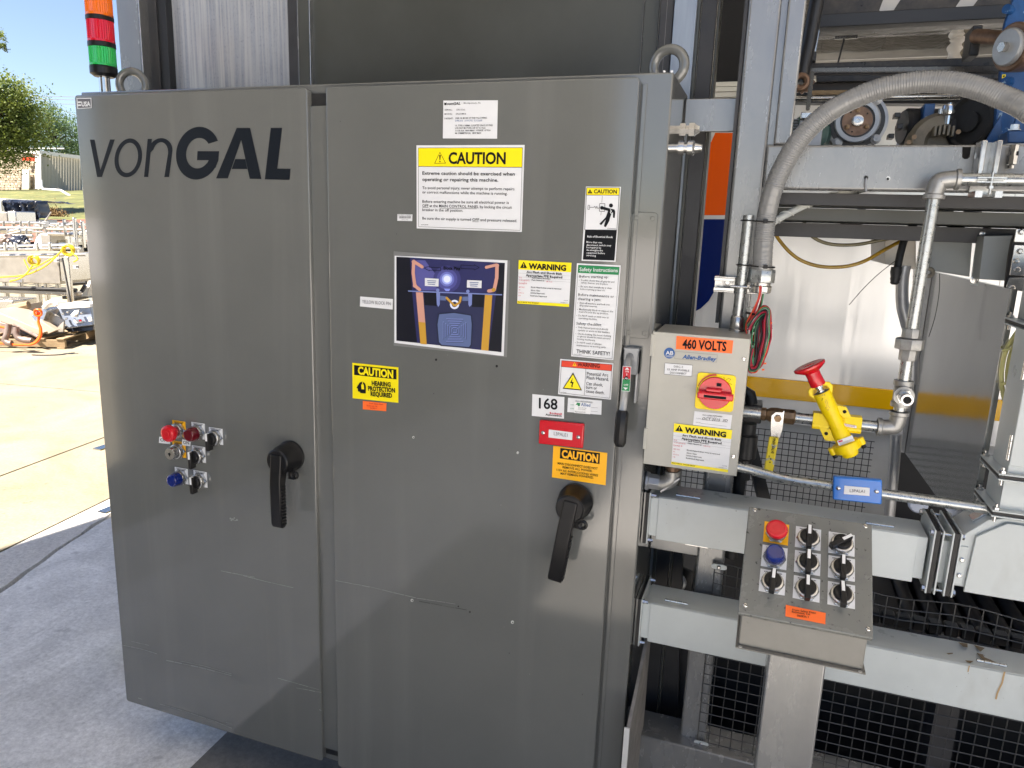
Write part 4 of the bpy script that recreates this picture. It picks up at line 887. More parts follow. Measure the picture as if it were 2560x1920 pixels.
s.text('PRO-LINE INFRARED', (697, 944), (893, 961), 12, 'ink', .008, res=1); s.text('800521-2862', (745, 962), (840, 970), 7, 'text_grey', 0, res=1); s.text('DATE', (636, 975), (678, 979), 9, 'text_grey', 0, res=1); s.text('OCT 2015  3D', (692, 984), (944, 1007), 24, 'ink', .0, .2); s.text('DATE', (631, 1014), (675, 1019), 9, 'text_grey', 0, res=1); s.line('rule', 'text_grey', (680, 984), (945, 1012), 2, 1); s.line('rule', 'text_grey', (676, 1020), (936, 1050), 2, 1); s.done()
arc_label([(416, 1020), (990, 1087), (947, 1505), (387, 1424)], C5, Plane((0, -.0010, 0), (0, -1, 0)), 'yellow topped WARNING arc flash label at the foot of the beige box')

# ================================================================== WIREWAYS
def hinge(root, x, y, z, ln=.055):
    mb = MB()
    for i in range(4): mb.cyl((x+ln*i/4+.0006, y, z), (x+ln*(i+1)/4-.0006, y, z), .0032, 10)
    mb.build('hinge', 'zinc', root)
def wireway(name, label, x0, x1, y0, z0, z1, hin, ends):
    r = thing(name, ((x0+x1)/2, y0+.05, z0), label, 'wireway', 'pale grey wireways')
    MB().box(x0, x1, y0+.003, y0+.103, z0+.006, z1-.001).build('trough', 'wireway_paint', r, bevel=.0015)
    MB().box(x0+.011, x1-(.018 if ends > 1 else -.2), y0, y0+.003, z0-.003, z1).box(x0+.011, x1-(.018 if ends > 1 else -.2), y0+.003, y0+.030, z1-.0008, z1+.0016).build('cover', 'wireway_paint', r, bevel=.0012)
    for hx in hin: hinge(r, hx, y0+.026, z1+.003)
    mb = MB().box(x0-.009, x0-.006, y0-.012, y0+.122, z0-.014, z1+.012); mb.build('end_flange', 'wireway_paint', r, bevel=.001)
    MB().box(x0-.016, x0-.0095, y0-.011, y0+.121, z0-.013, z1+.011).build('gasket', 'black_rubber', r)
    MB().box(x0-.021, x0-.0165, y0-.012, y0+.122, z0-.014, z1+.012).build('wall_flange', 'cabinet_paint', r, bevel=.001)
    for yy in (y0-.004, y0+.113):
        for zz in (z0-.006, z1+.004): MB().lathe([(.0055, 0), (.0055, .0045), (.0038, .0048), (.0038, .012)], (x0-.006, yy, zz), (1, 0, 0), 6).build('bolt', 'zinc', r)
    MB().box(x0-.0062, x0+.02, y0+.002, y0+.10, z0+.004, z1-.003).build('nipple', 'wireway_paint', r)
    return r
ww1 = wireway('wireway', 'upper pale grey wireway running right from the cabinet behind the button station', 1.576, 2.136, .07, .959, 1.058, (1.622, 2.02), 2)
ww2 = wireway('wireway', 'lower pale grey wireway with tan drip stains, right of the cabinet', 1.576, 2.90, .07, .697, .793, (1.617, 2.265), 1)
for px_, pz in ((1.655, .956), (1.625, .956)): MB().box(px_, px_+.05, .071, .078, .9545, .9565).build('latch', 'zinc', ww1) if px_ > 1.64 else None
W('drip_tan', (168, 140, 100)); W('drip_brown', (112, 92, 60))
WF = Plane((0, .07, 0), (0, -1, 0)); s = Sheet(WF, ww2, .0004, (2100, 1560, 460/2120.))
s.pline('drip_stain', 'drip_tan', [(1898, 550), (1885, 600), (1868, 680), (1835, 745), (1812, 800), (1796, 868)], 22, 1); s.pline('drip_stain', 'drip_tan', [(1490, 480), (1474, 552)], 14, 1)
for _ in range(22): s.disc('speck', 'text_grey', (random.uniform(400, 2100), random.uniform(330, 1000)), random.uniform(2, 4.5), 1, seg=6)
s.done()
s = Sheet(WF, ww1, .0004, (1580, 1150, 320/1966.))
for x, y, r in ((528, 680, 6), (875, 828, 4), (700, 735, 5), (690, 748, 4), (530, 972, 5), (1337, 1258, 6), (680, 735, 4), (1600, 783, 10), (1500, 900, 4)): s.disc('speck', 'text_grey', (x, y), r, 1, seg=7, ry=r*.7)
s.done()
WT = Plane((0, 0, .7947), (0, 0, 1)); s = Sheet(WT, ww2, .0004, (2100, 1560, 460/2120.))
for P_ in ([(1225, 335), (1300, 330), (1300, 342), (1250, 352)], [(1440, 418), (1540, 425), (1500, 452), (1465, 440)], [(1360, 210), (1470, 225), (1470, 270), (1420, 262)], [(1540, 240), (1670, 275), (1620, 318), (1595, 300)], [(1570, 330), (1650, 350), (1660, 380), (1800, 440), (1815, 472), (1640, 440), (1640, 405)]): s.poly('oil_stain', 'drip_brown', P_, 1)
s.done()
# joint plates, elbow, riser
elb = thing('wireway_elbow', (2.26, .12, .96), 'pale grey chamfered wireway elbow with clamp plates joining the riser', 'wireway')
X = lambda u: at(u, 1470, y=.05).x
for u, wd, mt, nm in ((2317, .0032, 'wireway_paint', 'joint_plate'), (2326, .0085, 'black_rubber', 'gasket'), (2339, .0032, 'wireway_paint', 'joint_plate'), (2364, .0032, 'wireway_paint', 'joint_plate'), (2373, .0085, 'black_rubber', 'gasket'), (2384, .0032, 'wireway_paint', 'joint_plate')):
    x = X(u); k_ = .0 if 'plate' in nm else .001
    MB().prism([(x-wd/2, y, z) for y, z in ((.054+k_, .944+k_), (.188-k_, .944+k_), (.188-k_, 1.082-k_), (.054+k_, 1.082-k_))], (wd, 0, 0)).build(nm, mt, elb, bevel=.0006)
for yy in (.062, .180):
    for zz in (.952, 1.074):
        MB().cyl((X(2308), yy, zz), (X(2392), yy, zz), .0032, 10).build('clamp_rod', 'zinc', elb)
        for u in (2311, 2389): MB().lathe([(.0065, -.003), (.0065, .003)], (X(u), yy, zz), (1, 0, 0), 6).build('nut', 'zinc', elb)
MB().box(X(2345), X(2390), .078, .168, .962, 1.054).build('throat', 'wireway_paint', elb)
ex = [(2.192, .957), (2.45, .957), (2.45, 1.116), (2.262, 1.116), (2.252, 1.112), (2.206, 1.072), (2.196, 1.066)]
ex2 = [(2.186, .962), (2.455, .962), (2.455, 1.120), (2.262, 1.120), (2.235, 1.112), (2.19, 1.066)]
MB().prism([(x, .076, z) for x, z in ex2], (0, .10, 0)).build('shell', 'wireway_paint', elb, bevel=.0015)
MB().prism([(x, .068, z) for x, z in [(2.2125, .955), (2.46, .955), (2.46, 1.113), (2.266, 1.113), (2.2175, 1.076)]], (0, .007, 0)).build('cover', 'wireway_paint', elb, bevel=.0012)
MB().box(2.1925, 2.2085, .0715, .0765, .968, 1.050).build('clamp_strip', 'wireway_paint', elb, bevel=.0008)
for z in (1.022, .988): MB().lathe([(.0048, 0), (.0048, .002), (.003, .003), (.003, .0042)], (2.2005, .0715, z), (0, -1, 0), 12).build('clamp_screw', 'zinc', elb)
MB().obox((2.228, .115, 1.1065), (.012, 0, .0105), (0, .015, 0), (-.0023, 0, .0027)).build('latch', 'chrome', elb, bevel=.001)
ris = thing('wireway_riser', (2.30, .12, 1.125), 'vertical pale grey wireway riser with bolted flanges at the right edge', 'wireway')
def hflange(z, lab='flange'):
    for dz, mt, nm, k_ in ((-.007, 'wireway_paint', 'flange', 0), (-.0025, 'black_rubber', 'gasket', .001), (.0035, 'wireway_paint', 'flange', 0)):
        MB().box(2.232+k_, 2.372, .052+k_, .190-k_, z+dz, z+dz+(.0055 if 'gas' in nm else .003)).build(nm, mt, ris, bevel=.0006)
    for xx, yy in ((2.240, .060), (2.240, .180), (2.34, .060)):
        MB().cyl((xx, yy, z-.018), (xx, yy, z+.018), .003, 10).build('bolt', 'zinc', ris); MB().lathe([(.0065, 0), (.0065, .005)], (xx, yy, z+.0066), (0, 0, 1), 6).build('nut', 'zinc', ris)
zf1 = at(2500, 1286, y=.052).z; zf2 = at(2527, 1196, y=.052).z
hflange(zf1); hflange(zf2)
MB().box(2.248, 2.35, .070, .172, zf1, zf2).build('collar_box', 'wireway_paint', ris)
MB().box(2.2495, 2.3515, .068, .172, zf2+.004, 1.495).build('duct', 'wireway_paint', ris, bevel=.0015)
MB().box(2.2495, 2.3515, .064, .067, zf2+.022, 1.49).build('cover', 'wireway_paint', ris, bevel=.001)
for z in (1.24, 1.40):
    mb = MB()
    for i in range(4): mb.cyl((2.2475, .072, z+.013*i), (2.2475, .072, z+.013*i+.012), .0032, 10)
    mb.build('hinge', 'zinc', ris)
hflange(1.50)
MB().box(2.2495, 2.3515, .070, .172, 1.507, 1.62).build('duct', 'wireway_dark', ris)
# high duct with flange coming from the machine
hd = thing('high_duct', (2.2, .4, 1.6), 'grey square duct with bolted flange high at the right edge, above the steel panel', 'duct')
def hex_prism(pts_front, vec): return MB().prism(pts_front, vec)
A4 = [at(u, v, y=.50) for u, v in ((2335, 592), (2432, 588), (2424, 692), (2322, 676))]
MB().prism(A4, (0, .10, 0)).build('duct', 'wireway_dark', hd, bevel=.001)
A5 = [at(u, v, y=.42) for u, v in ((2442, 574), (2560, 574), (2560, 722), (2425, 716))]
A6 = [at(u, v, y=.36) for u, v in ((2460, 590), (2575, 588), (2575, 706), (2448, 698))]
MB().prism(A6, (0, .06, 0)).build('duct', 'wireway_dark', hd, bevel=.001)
MB().prism([at(u, v, y=.425) for u, v in ((2444, 577), (2464, 577), (2446, 716), (2426, 712))], (0, .004, 0)).build('flange', 'wireway_paint', hd, bevel=.0008)
for u, v in ((2454, 584), (2436, 699)):
    MB().lathe([(.009, 0), (.009, .002), (.006, .0025), (.006, .006), (.003, .007)], at(u, v, y=.423), (0, -1, 0), 12).build('bolt', 'zinc', hd)
lg = [at(u, v, y=.30) for u, v in ((2545, 570), (2600, 570), (2600, 735), (2512, 722), (2522, 640), (2530, 600))]
MB().prism(lg, (0, .012, 0)).build('gasket', 'black_rubber', hd, bevel=.002)
for pts in (((2540, 572), (2575, 572), (2575, 607), (2535, 605)), ((2536, 612), (2565, 613), (2562, 690), (2524, 688)), ((2524, 694), (2562, 694), (2562, 728), (2514, 722))):
    MB().prism([at(u, v, y=.290) for u, v in pts], (0, .004, 0)).build('hinge_leaf', 'zinc', hd, bevel=.001)
for u, v in ((2552, 580), (2549, 628), (2540, 652), (2543, 674), (2530, 719)):
    MB().lathe([(.006, 0), (.006, .003), (.0035, .0045), (.0035, .007)], at(u, v, y=.290), (0, -1, 0), 8).build('bolt', 'zinc', hd)
hd2 = [at(u, v, y=.62) for u, v in ((2212, 600), (2290, 594), (2290, 674), (2212, 660))]
MB().prism(hd2, (0, .3, 0)).build('bracket', 'stainless_dull', hd, bevel=.001)
MB().torus(at(2322, 681, y=.45), (0, -1, 0), .0085, .005, 16, 8).build('grommet', 'casting_olive', hd)

# ================================================================== PALLETIZER FRAME
pal = thing('palletizer', (2.0, .6, 0), 'grey steel palletizer frame with posts, cross beam, guard panel and hoist', 'machine')
YB = .20
xa = at(1873, 0, y=YB).x; xb = at(1954, 0, y=YB).x; xc = at(2017, 0, y=YB).x
MB().box(xa, xb, YB, YB+.10, .235, 3.4).build('post', 'frame_paint', pal, bevel=.006, seg=3)
MB().box(xb+.0005, xb+.0135, YB+.016, YB+.10, 1.845, 3.4).build('post_web', 'frame_paint', pal)
MB().box(xb+.014, xc, YB+.004, YB+.10, 1.8435, 3.4).build('post_flange', 'frame_paint', pal, bevel=.004)
zt = at(2300, 362, y=YB).z; zb = at(2300, 478, y=YB).z
MB().box(xb+.0005, 3.0, YB-.001, YB+.045, zb, zt).build('cross_beam', 'frame_paint', pal, bevel=.005, seg=3)
bm = Sheet(Plane((0, YB-.001, 0), (0, -1, 0)), pal, .0004)
bm.c = (1960, 180, .2712); bm.poly('beam_slot', 'hole', [(1645, 690), (1725, 690), (1712, 785), (1690, 802), (1660, 802), (1643, 785)], 1)
bm.disc('beam_hole', 'hole', (757, 975), 20, 1); bm.disc('beam_hole', 'bare_metal', (961, 981), 20, 1); bm.disc('beam_hole', 'hole', (958, 986), 13, 2)
bm.poly('beam_slot', 'hole', [(2092, 700), (2168, 700), (2160, 790), (2140, 806), (2105, 806), (2090, 790)], 1); bm.done()
hk = [at(1960+x*.2712, 180+y*.2712, y=YB-.006) for x, y in ((757, 985), (750, 1020), (752, 1060), (755, 1100))]
MB().tube([Vector((hk[0].x, YB+.01, hk[0].z))]+hk, .0022, 8).build('wire_hook', 'motor_grey', pal)
# gusset where post meets beam, tie plate to the cabinet
p1 = at(1690, 247, y=.24)
MB().box(1.556, xa-.004, .238, .250, at(1700, 330, y=.24).z, at(1700, 248, y=.24).z).build('tie_plate', 'frame_paint', pal, bevel=.002)
MB().box(xa-.009, xa-.0015, YB+.01, YB+.09, 1.45, 3.4).build('post_edge_strip', 'dark_steel', pal)
# ledges under the beam
for y0, y1, z0, z1, mt in ((.26, .42, zb-.030, zb-.004, 'dark_steel'), (.34, .60, zb-.062, zb-.034, 'panel_paint'), (.42, .74, zb-.10, zb-.066, 'dark_steel')):
    MB().box(xb+.01, 3.1, y0, y1, z0, z1).build('under_rail', mt, pal, bevel=.001)
# left part above the cabinet: posts, clear panel, big guard panel
def vstrip(u0, u1, y, d, mt, name='panel_strip', z0=.24, z1=3.4, bevel=.0015):
    a = at(u0, 0, y=y).x; b = at(u1, 0, y=y).x
    return MB().box(a, b, y, y+d, z0, z1).build(name, mt, pal, bevel=bevel)
vstrip(290, 343, .30, .06, 'frame_paint', 'rear_post'); vstrip(343.5, 346, .298, .06, 'zinc', 'edge_strip'); vstrip(346.5, 388, .33, .05, 'dark_steel', 'dark_post'); vstrip(388.5, 413, .335, .05, 'motor_black', 'dark_post')
vstrip(411, 718, .36, .006, 'poly_panel', 'window_sheet', 1.0); vstrip(718, 741, .345, .03, 'dark_steel', 'channel'); vstrip(741.5, 743, .343, .03, 'frame_paint', 'edge_strip'); vstrip(743.5, 771, .345, .03, 'panel_paint', 'channel'); vstrip(771.5, 773, .343, .03, 'zinc', 'edge_strip')
vstrip(773.5, 1612, .36, .02, 'panel_paint', 'guard_panel', 1.0)
vstrip(1610, 1612.5, .355, .004, 'zinc', 'edge_strip'); vstrip(1613, 1650, .35, .03, 'panel_paint', 'channel'); vstrip(1650.5, 1652.5, .345, .02, 'zinc', 'edge_strip')
vstrip(1653, 1686, .33, .05, 'dark_steel', 'channel'); vstrip(1668, 1669.5, .328, .01, 'frame_paint', 'edge_strip')
vstrip(1687, 1744, .32, .05, 'channel_blue', 'hoist_channel', .24)
vstrip(1745, 1754, .33, .04, 'panel_paint', 'channel', .24); vstrip(1754.5, 1756, .326, .04, 'zinc', 'edge_strip', .24); vstrip(1756.5, 1794, .34, .05, 'dark_steel', 'channel', .24); vstrip(1794.5, 1796.5, .335, .05, 'zinc', 'edge_strip', .24); vstrip(1797, 1803, .34, .05, 'panel_paint', 'channel', .24)
s = Sheet(Plane((0, .36, 0), (0, -1, 0)), pal, .0008)
for k_ in range(9): s.disc('weld_spatter', 'bare_metal', (1611+random.uniform(-3, 3), 78+k_*6.3), random.uniform(1.2, 3.2), 1, ry=random.uniform(2, 4), seg=7)
for k_ in range(7): s.disc('weld_spatter', 'bare_metal', (777+random.uniform(-2, 2), 158+k_*4), random.uniform(.6, 2), 1, seg=7)
s.done()
# upper carriage seen from below
def zy(u, v, y): return at(u, v, y=y)
a = zy(2045, 69, .85); b = zy(2511, 52, .85)
MB().box(a.x-.03, 3.6, .85, .95, a.z, 3.4).build('carriage_plate', 'oily_steel', pal, bevel=.002)
MB().box(a.x-.03, 3.6, .80, .85, a.z-.012, a.z+.022).build('carriage_lip', 'motor_black', pal, bevel=.002)
s = Sheet(Plane((0, .85, 0), (0, -1, 0)), pal, .001, (1960, 0, .2712))
for pts in ([(920, -20), (1085, -20), (1010, 95), (985, 112), (895, 110), (878, 95)], [(1640, -20), (1800, -20), (1740, 60), (1700, 80), (1600, 75), (1585, 60)]): s.poly('bright_lug', 'stainless_dull', pts, 1)
s.done()
MB().tube([zy(2046, -20, .62), zy(2024, 100, .62), zy(2000, 208, .62)], .018, 12).build('air_cylinder', 'motor_black', pal)
MB().torus(zy(2001, 205, .60), (0, -1, 0), .016, .008, 16, 8).build('cylinder_clevis', 'copper_rust', pal)
br = [zy(u, v, .80) for u, v in ((2043, 72), (2049, 75), (2040, 128), (2022, 128), (2024, 122), (2036, 122))]
MB().prism(br, (0, .01, 0)).build('angle_bracket', 'zinc', pal)
MB().prism([zy(u, v, .78) for u, v in ((2026, 128), (2042, 130), (2040, 150), (2020, 152))], (0, .04, 0)).build('black_block', 'motor_black', pal)
MB().prism([zy(u, v, .95) for u, v in ((1980, 160), (2600, 138), (2600, 166), (1980, 178))], (0, .06, 0)).build('upper_rail', 'oily_steel', pal, bevel=.001)
MB().prism([zy(u, v, .95) for u, v in ((2040, 188), (2500, 184), (2500, 197), (2042, 205))], (0, .03, 0)).build('slide_bar', 'oily_steel', pal, bevel=.001)
MB().prism([zy(u, v, .98) for u, v in ((1985, 206), (2600, 200), (2600, 240), (1985, 240))], (0, .03, 0)).build('back_rail', 'dark_steel', pal, bevel=.001)
MB().tube([zy(1985, 246, .90), zy(2600, 238, .90)], .0085, 14).build('drive_shaft', 'copper_rust' if False else 'stainless', pal)
MB().prism([zy(u, v, .95) for u, v in ((1985, 250), (2600, 243), (2600, 262), (1985, 256))], (0, .05, 0)).build('lower_rail', 'motor_black', pal)
# post and rails low down
MB().box(1.556, xa+.055, YB+.03, YB+.07, .86, .945).build('low_rail', 'frame_paint', pal, bevel=.002)
MB().box(1.50, 3.0, .16, .27, .05, at(1700, 1863, y=.16).z).build('base_rail', 'frame_paint', pal, bevel=.004)
MB().box(1.45, 1.72, .42, .50, .1, .62).build('inner_plate', 'dark_steel', pal, bevel=.002)
MB().prism([(1.56, .36, .95), (1.62, .36, .95), (1.66, .36, .20), (1.60, .36, .20)], (0, .03, 0)).build('brace', 'dark_steel', pal)
MB().box(1.80, 2.9, .40, .48, .835, .858).build('sill_rail', 'stainless_dull', pal, bevel=.001)
MB().box(2.25, 2.30, .26, .34, .2, .72).build('inner_post', 'dark_steel', pal)
MB().box(2.46, 2.55, .18, .26, .2, .70).build('corner_post', 'frame_paint', pal, bevel=.003)
MB().beam((1.765, .30, 1.16), (1.87, .36, .84), .012, .03).build('brace', 'motor_black', pal)
_rg = at(1695, 1455, y=.40); MB().torus(_rg, (-.3, -1, .2), .019, .006, 20, 8).build('tube_end', 'motor_grey', pal); MB().cyl(at(1630, 1420, y=.38), at(1668, 1438, y=.38), .004, 8).build('rod_end', 'zinc', pal); MB().prism([at(u, v, y=.44) for u, v in ((1622, 1400), (1700, 1414), (1735, 1430), (1728, 1500), (1700, 1520), (1622, 1500))], (0, .1, 0)).build('black_casting', 'motor_black', pal, bevel=.004)
# dark bed of the roller conveyor inside
cv = thing('roller_conveyor', (2.2, .9, 0), 'black roller conveyor bed inside the palletizer behind the mesh', 'conveyor')
MB().box(1.45, 3.3, .52, .56, .05, .56).build('side_panel', 'motor_black', cv); MB().box(1.45, 3.3, 1.40, 1.44, .05, .50).build('side_panel', 'motor_black', cv)
MB().box(1.45, 3.3, .56, 1.40, .42, .44).build('belly_pan', 'motor_black', cv)
rm = MB().cyl((0, 0, 0), (0, .80, 0), .024, 16)
MB().box(1.45, 2.27, .56, 1.40, .50, .51).build('dark_fill', 'void_dark', cv)  # near-black sheet in place of rollers, added to keep the interior dark
for i in range(14):
    x = 2.30+i*.062
    if i == 0: o = rm.build('roller', 'void_dark', cv); base_me = o.data
    else: o = bpy.data.objects.new('roller', base_me); COL.objects.link(o); o.parent = cv
    o.location = (x, .58, .50)
# lower link: chain of black blocks under the top edge of the lower wireway
for i in range(14):
    x = 1.98+i*.034
    if i == 0: bo = MB().box(x, x+.029, .30, .33, .735, .762).build('drag_block', 'black_plastic', cv, bevel=.003); bx0 = x
    else:
        o = bpy.data.objects.new('drag_block', bo.data); COL.objects.link(o); o.parent = cv; o.location = (x-bx0, 0, 0); mm = o.modifiers.new('bevel', 'BEVEL'); mm.width = .003; mm.segments = 2

# mesh guards (welded wire)
def mesh_guard(name, label, x0, x1, z0, z1, y, sp, r, mt, sag=None, clips=()):
    root = thing(name, ((x0+x1)/2, y, z0), label, 'wire mesh')
    mb = MB(); nx = int((x1-x0)/sp); nz = int((z1-z0)/sp)
    for i in range(nx+1):
        x = x0+i*sp; mb.tube([(x+random.uniform(-.001, .001), y, z0), (x, y-.001, (z0+z1)/2), (x+random.uniform(-.001, .001), y, z0+nz*sp+(sag(x) if sag else 0))], r, 6)
    for j in range(nz+1):
        z = z0+j*sp; k_ = (j/nz)**6 if sag else 0
        mb.tube([(x0+(x1-x0)*t/16, y-2*r+.0004*math.sin(t*2.1+j), z+(sag(x0+(x1-x0)*t/16)*k_ if sag else 0)) for t in range(17)], r, 6)
    mb.build('wire_mesh', mt, root, kind='stuff')
    for cx2, cz2 in clips:
        MB().prism([(cx2+a_, y-2*r-.004, cz2+b_) for a_, b_ in [(.012+.0065*math.cos(RAD(t)), .0065*math.sin(RAD(t))) for t in range(-90, 91, 20)]+[(-.012-.0065*math.cos(RAD(t)), -.0065*math.sin(RAD(t))) for t in range(-90, 91, 20)]], (0, .003, 0)).build('clip', 'wireway_paint', root, bevel=.0005)
        MB().lathe([(.0045, 0), (.0045, .003), (.0025, .005)], (cx2, y-2*r-.004, cz2), (0, -1, 0), 10).build('clip_screw', 'zinc', root)
    return root
c1 = at(1797, 1420, y=.178); c2 = at(1752, 1883-20, y=.178)
mesh_guard('mesh_guard', 'lower welded wire mesh guard with clipped corner around the button station post', at(1763, 1650, y=.19).x, 2.46, .215, .872, .19, .0272, .0013, 'mesh_grey', sag=lambda x: .006*math.sin(x*23)+.012*max(0, x-2.2)*-2, clips=((c1.x, c1.z), (c2.x, c2.z)))
mu0 = at(1850, 1040, y=1.5); mu1 = at(2240, 1290, y=1.5)
mesh_guard('mesh_guard', 'black wire mesh guard behind the yellow lockout valve', 1.45, 2.22, .52, mu0.z-.02, 1.5, .0245, .0016, 'mesh_black')

# ================================================================== TRAILER SIDE AND STEEL PANEL BEHIND
tr = thing('white_panel_wall', (2.4, 2.3, .7), 'glossy white panel wall with orange and navy stripe and yellow bumper strip', 'wall')
TB = at(2000, 1062, y=2.2).z
MB().box(.6, 2.72, 2.2, 2.26, TB, 2.27).build('panel', 'trailer_white', tr); MB().box(2.722, 5.4, 2.2, 2.26, TB, 2.27).build('panel', 'trailer_white', tr)
for i, z in enumerate((2.275, 2.298, 2.321)): MB().box(.6, 5.4, 2.18-.004*(i % 2), 2.26, z, z+.0205).build('top_rail', 'rail_cream', tr, bevel=.002)
MB().box(.6, 5.4, 2.18, 2.1985, at(2100, 1010, y=2.19).z-.003, at(2100, 962, y=2.19).z).build('yellow_strip', 'trim_yellow', tr, bevel=.003)
MB().box(.6, 5.4, 2.28, 3.6, 0, TB-.02).build('plinth', 'board_white', tr)
s = Sheet(Plane((0, 2.2, 0), (0, -1, 0)), tr, .002)
s.poly('stripe_orange', 'logo_orange', [(1788, 332), (1842, 332), (1838, 345), (1816, 538), (1700, 538), (1700, 360), (1778, 355)], 1)
s.poly('stripe_navy', 'navy', [(1690, 548), (1813, 548), (1806, 620), (1802, 665), (1796, 700), (1786, 728), (1772, 752), (1752, 771), (1726, 785), (1690, 790)], 1)
s.done()
dk = thing('dark_backdrop', (1.0, 2.6, 2.4), 'black strip curtain added for the dark gap above the white panel wall, left of the post', 'backdrop')  # black strips added where only darkness shows above the wall
xr_ = at(1905, 100, y=2.6).x
for k_ in range(9): MB().box(xr_-.30*(k_+1)+.004, xr_-.30*k_, 2.6+.01*(k_ % 2), 2.62+.01*(k_ % 2), 2.40, 5.1).build('strip', 'void_dark', dk)
# tall company lettering farther right, seen again in the steel panel
s = Sheet(Plane((0, 2.2, 0), (0, -1, 0)), tr, .002)
stp = pal
MB().prism([at(u, v, x=2.238) for u, v in ((2283, 668), (2262, 1132), (2378, 1292))]+[Vector((2.238, .205, at(2378, 1292, x=2.238).z-.004)), Vector((2.238, .205, at(2283, 668, x=2.238).z))], (.012, 0, 0)).build('steel_side_panel', 'brushed_panel', stp)
_pe = at(2262, 1132, x=2.238); MB().box(2.226, 2.2365, _pe.y, _pe.y+.02, _pe.z, 1.72).build('edge_trim', 'motor_grey', stp)
_pb = at(2255, 1115, y=1.30); MB().box(_pb.x, 3.0, 1.30, 1.32, .05, _pb.z).build('black_void_sheet', 'void_dark', stp)  # near-black sheet added to stand for the dark hollow below the panel
_cp = at(2294, 1258, y=.55); rc_ = thing('round_cap', _cp, 'pale blue round cap peeking out below the horizontal conduit', 'cap'); MB().lathe([(.024, 0), (.024, .012), (.020, .018), (0, .019)], _cp, (0, -1, .1), 28).build('cap_face', 'cap_pale', rc_)

# ================================================================== CONDUITS
def P13(pts, y=.13): return [at(u, v, y=y) for u, v in pts]
cd = thing('rigid_conduit', (1.72, .13, 1.446), 'galvanised conduit stub rising from the beige box, tied to the flexible hose', 'conduit')
x_ = at(1873, 545, y=.13).x; xx2 = at(1841, 815, y=.13).x; cxm = 1.7175
MB().cyl((cxm, .13, 1.47), (cxm+.002, .13, at(1873, 538, y=.13).z), .0112, 18).build('pipe', 'galvanised', cd)
MB().lathe([(.0165, 0), (.0165, .004), (.0135, .006), (.0145, .010), (.0145, .030), (.0118, .034)], (cxm, .13, 1.4445), (0, 0, 1), 18).build('connector', 'zinc', cd)
fx = thing('flexible_conduit', (1.76, .13, 1.56), 'thick grey ribbed flexible conduit arching over the beam to the right edge', 'hose')
cl = [(1905, 700, .13), (1906, 660, .13), (1909, 608, .13), (1917, 538, .13), (1932, 477, .125), (1960, 412, .12), (2004, 343, .115), (2069, 282, .11), (2164, 234, .10), (2251, 211, .09), (2338, 204, .08), (2425, 215, .06), (2511, 245, .04), (2570, 275, .02), (2650, 340, .0), (2720, 430, .0)]
pts = spline([at(u, v, y=y) for u, v, y in cl], 24); 
L_ = 0; dense = [pts[0]]
for a, b in zip(pts, pts[1:]):
    d = (b-a).length; n = max(1, int(d/.0011)); dense += [a.lerp(b, i/n) for i in range(1, n+1)]
rad = []; acc = 0
for i, p in enumerate(dense):
    if i: acc += (p-dense[i-1]).length
    rad.append(.0198+.0004*(1 if (acc/.0046) % 1 < .62 else -1))
MB().tube(dense, rad, 20).build('hose', 'hose_grey', fx, smooth=60)
cc = at(1904, 690, y=.13); cz = cc.z
MB().lathe([(.0262, -.014), (.0275, -.012), (.0275, .012), (.0262, .014)], (cc.x, .13, cz), (0, 0, 1), 8).build('compression_nut', 'galvanised', fx, bevel=.0008)
MB().lathe([(.0195, -.036), (.0225, -.034), (.0235, -.022), (.0205, -.020), (.0205, -.014)], (cc.x, .13, cz), (0, 0, 1), 22).build('ferrule', 'zinc', fx)
MB().cyl((cc.x, .13, cz+.014), (cc.x, .13, cz+.022), .0222, 20).build('hose_collar', 'cast_iron', fx)
for (u, v) in ((1902, 552), (1896, 664)):
    z = at(u, v, y=.13).z; p0 = Vector((cxm, .13, z)); p1_ = Vector((at(1910, v, y=.13).x, .13, z-.002)); n = 14; loop = []
    for i in range(n+1): a = math.pi/2+math.pi*i/n; loop.append(p0+Vector((math.cos(a)*.0125, math.sin(a)*.0125, 0)))
    for i in range(n+1): a = -math.pi/2+math.pi*i/n; loop.append(p1_+Vector((math.cos(a)*.0218, math.sin(a)*.0218, 0)))
    tie = thing('cable_tie', p0, 'black cable tie %s round the grey hose and conduit' % ('higher up' if v < 600 else 'just above the big nut'), 'cable tie')
    MB().tube(loop, .0016, 6, closed=True).build('strap', 'black_plastic', tie)
    MB().box(p1_.x-.001, p1_.x+.008, .1035, .1105, z-.005, z+.003).build('lock_head', 'black_plastic', tie, bevel=.0008)
# strut bracket on the post
sb = thing('strut_bracket', (1.70, .17, 1.56), 'zinc strut channel bracket with washer clamping the conduit to the post', 'bracket')
zt_ = at(1790, 690, y=.165).z; zb_ = at(1790, 729, y=.165).z; xl = at(1786, 700, y=.165).x; xr = 1.765
MB().box(xl, xr, .190, .1985, zb_, zt_).build('channel_back', 'zinc', sb); MB().box(xl, xr, .160, .190, zt_-.003, zt_).box(xl, xr, .160, .163, zt_-.010, zt_-.003).build('channel_lip', 'zinc', sb, bevel=.0008); MB().box(xl, xr, .160, .190, zb_, zb_+.003).box(xl, xr, .160, .163, zb_+.003, zb_+.010).build('channel_lip', 'zinc', sb, bevel=.0008)
wc = at(1819, 706, y=.185); MB().lathe([(.0125, 0), (.0125, .002), (.0062, .0025), (.0062, .007), (.005, .008)], (wc.x, .189, wc.z), (0, -1, 0), 6 if False else 18).build('washer_bolt', 'zinc', sb)
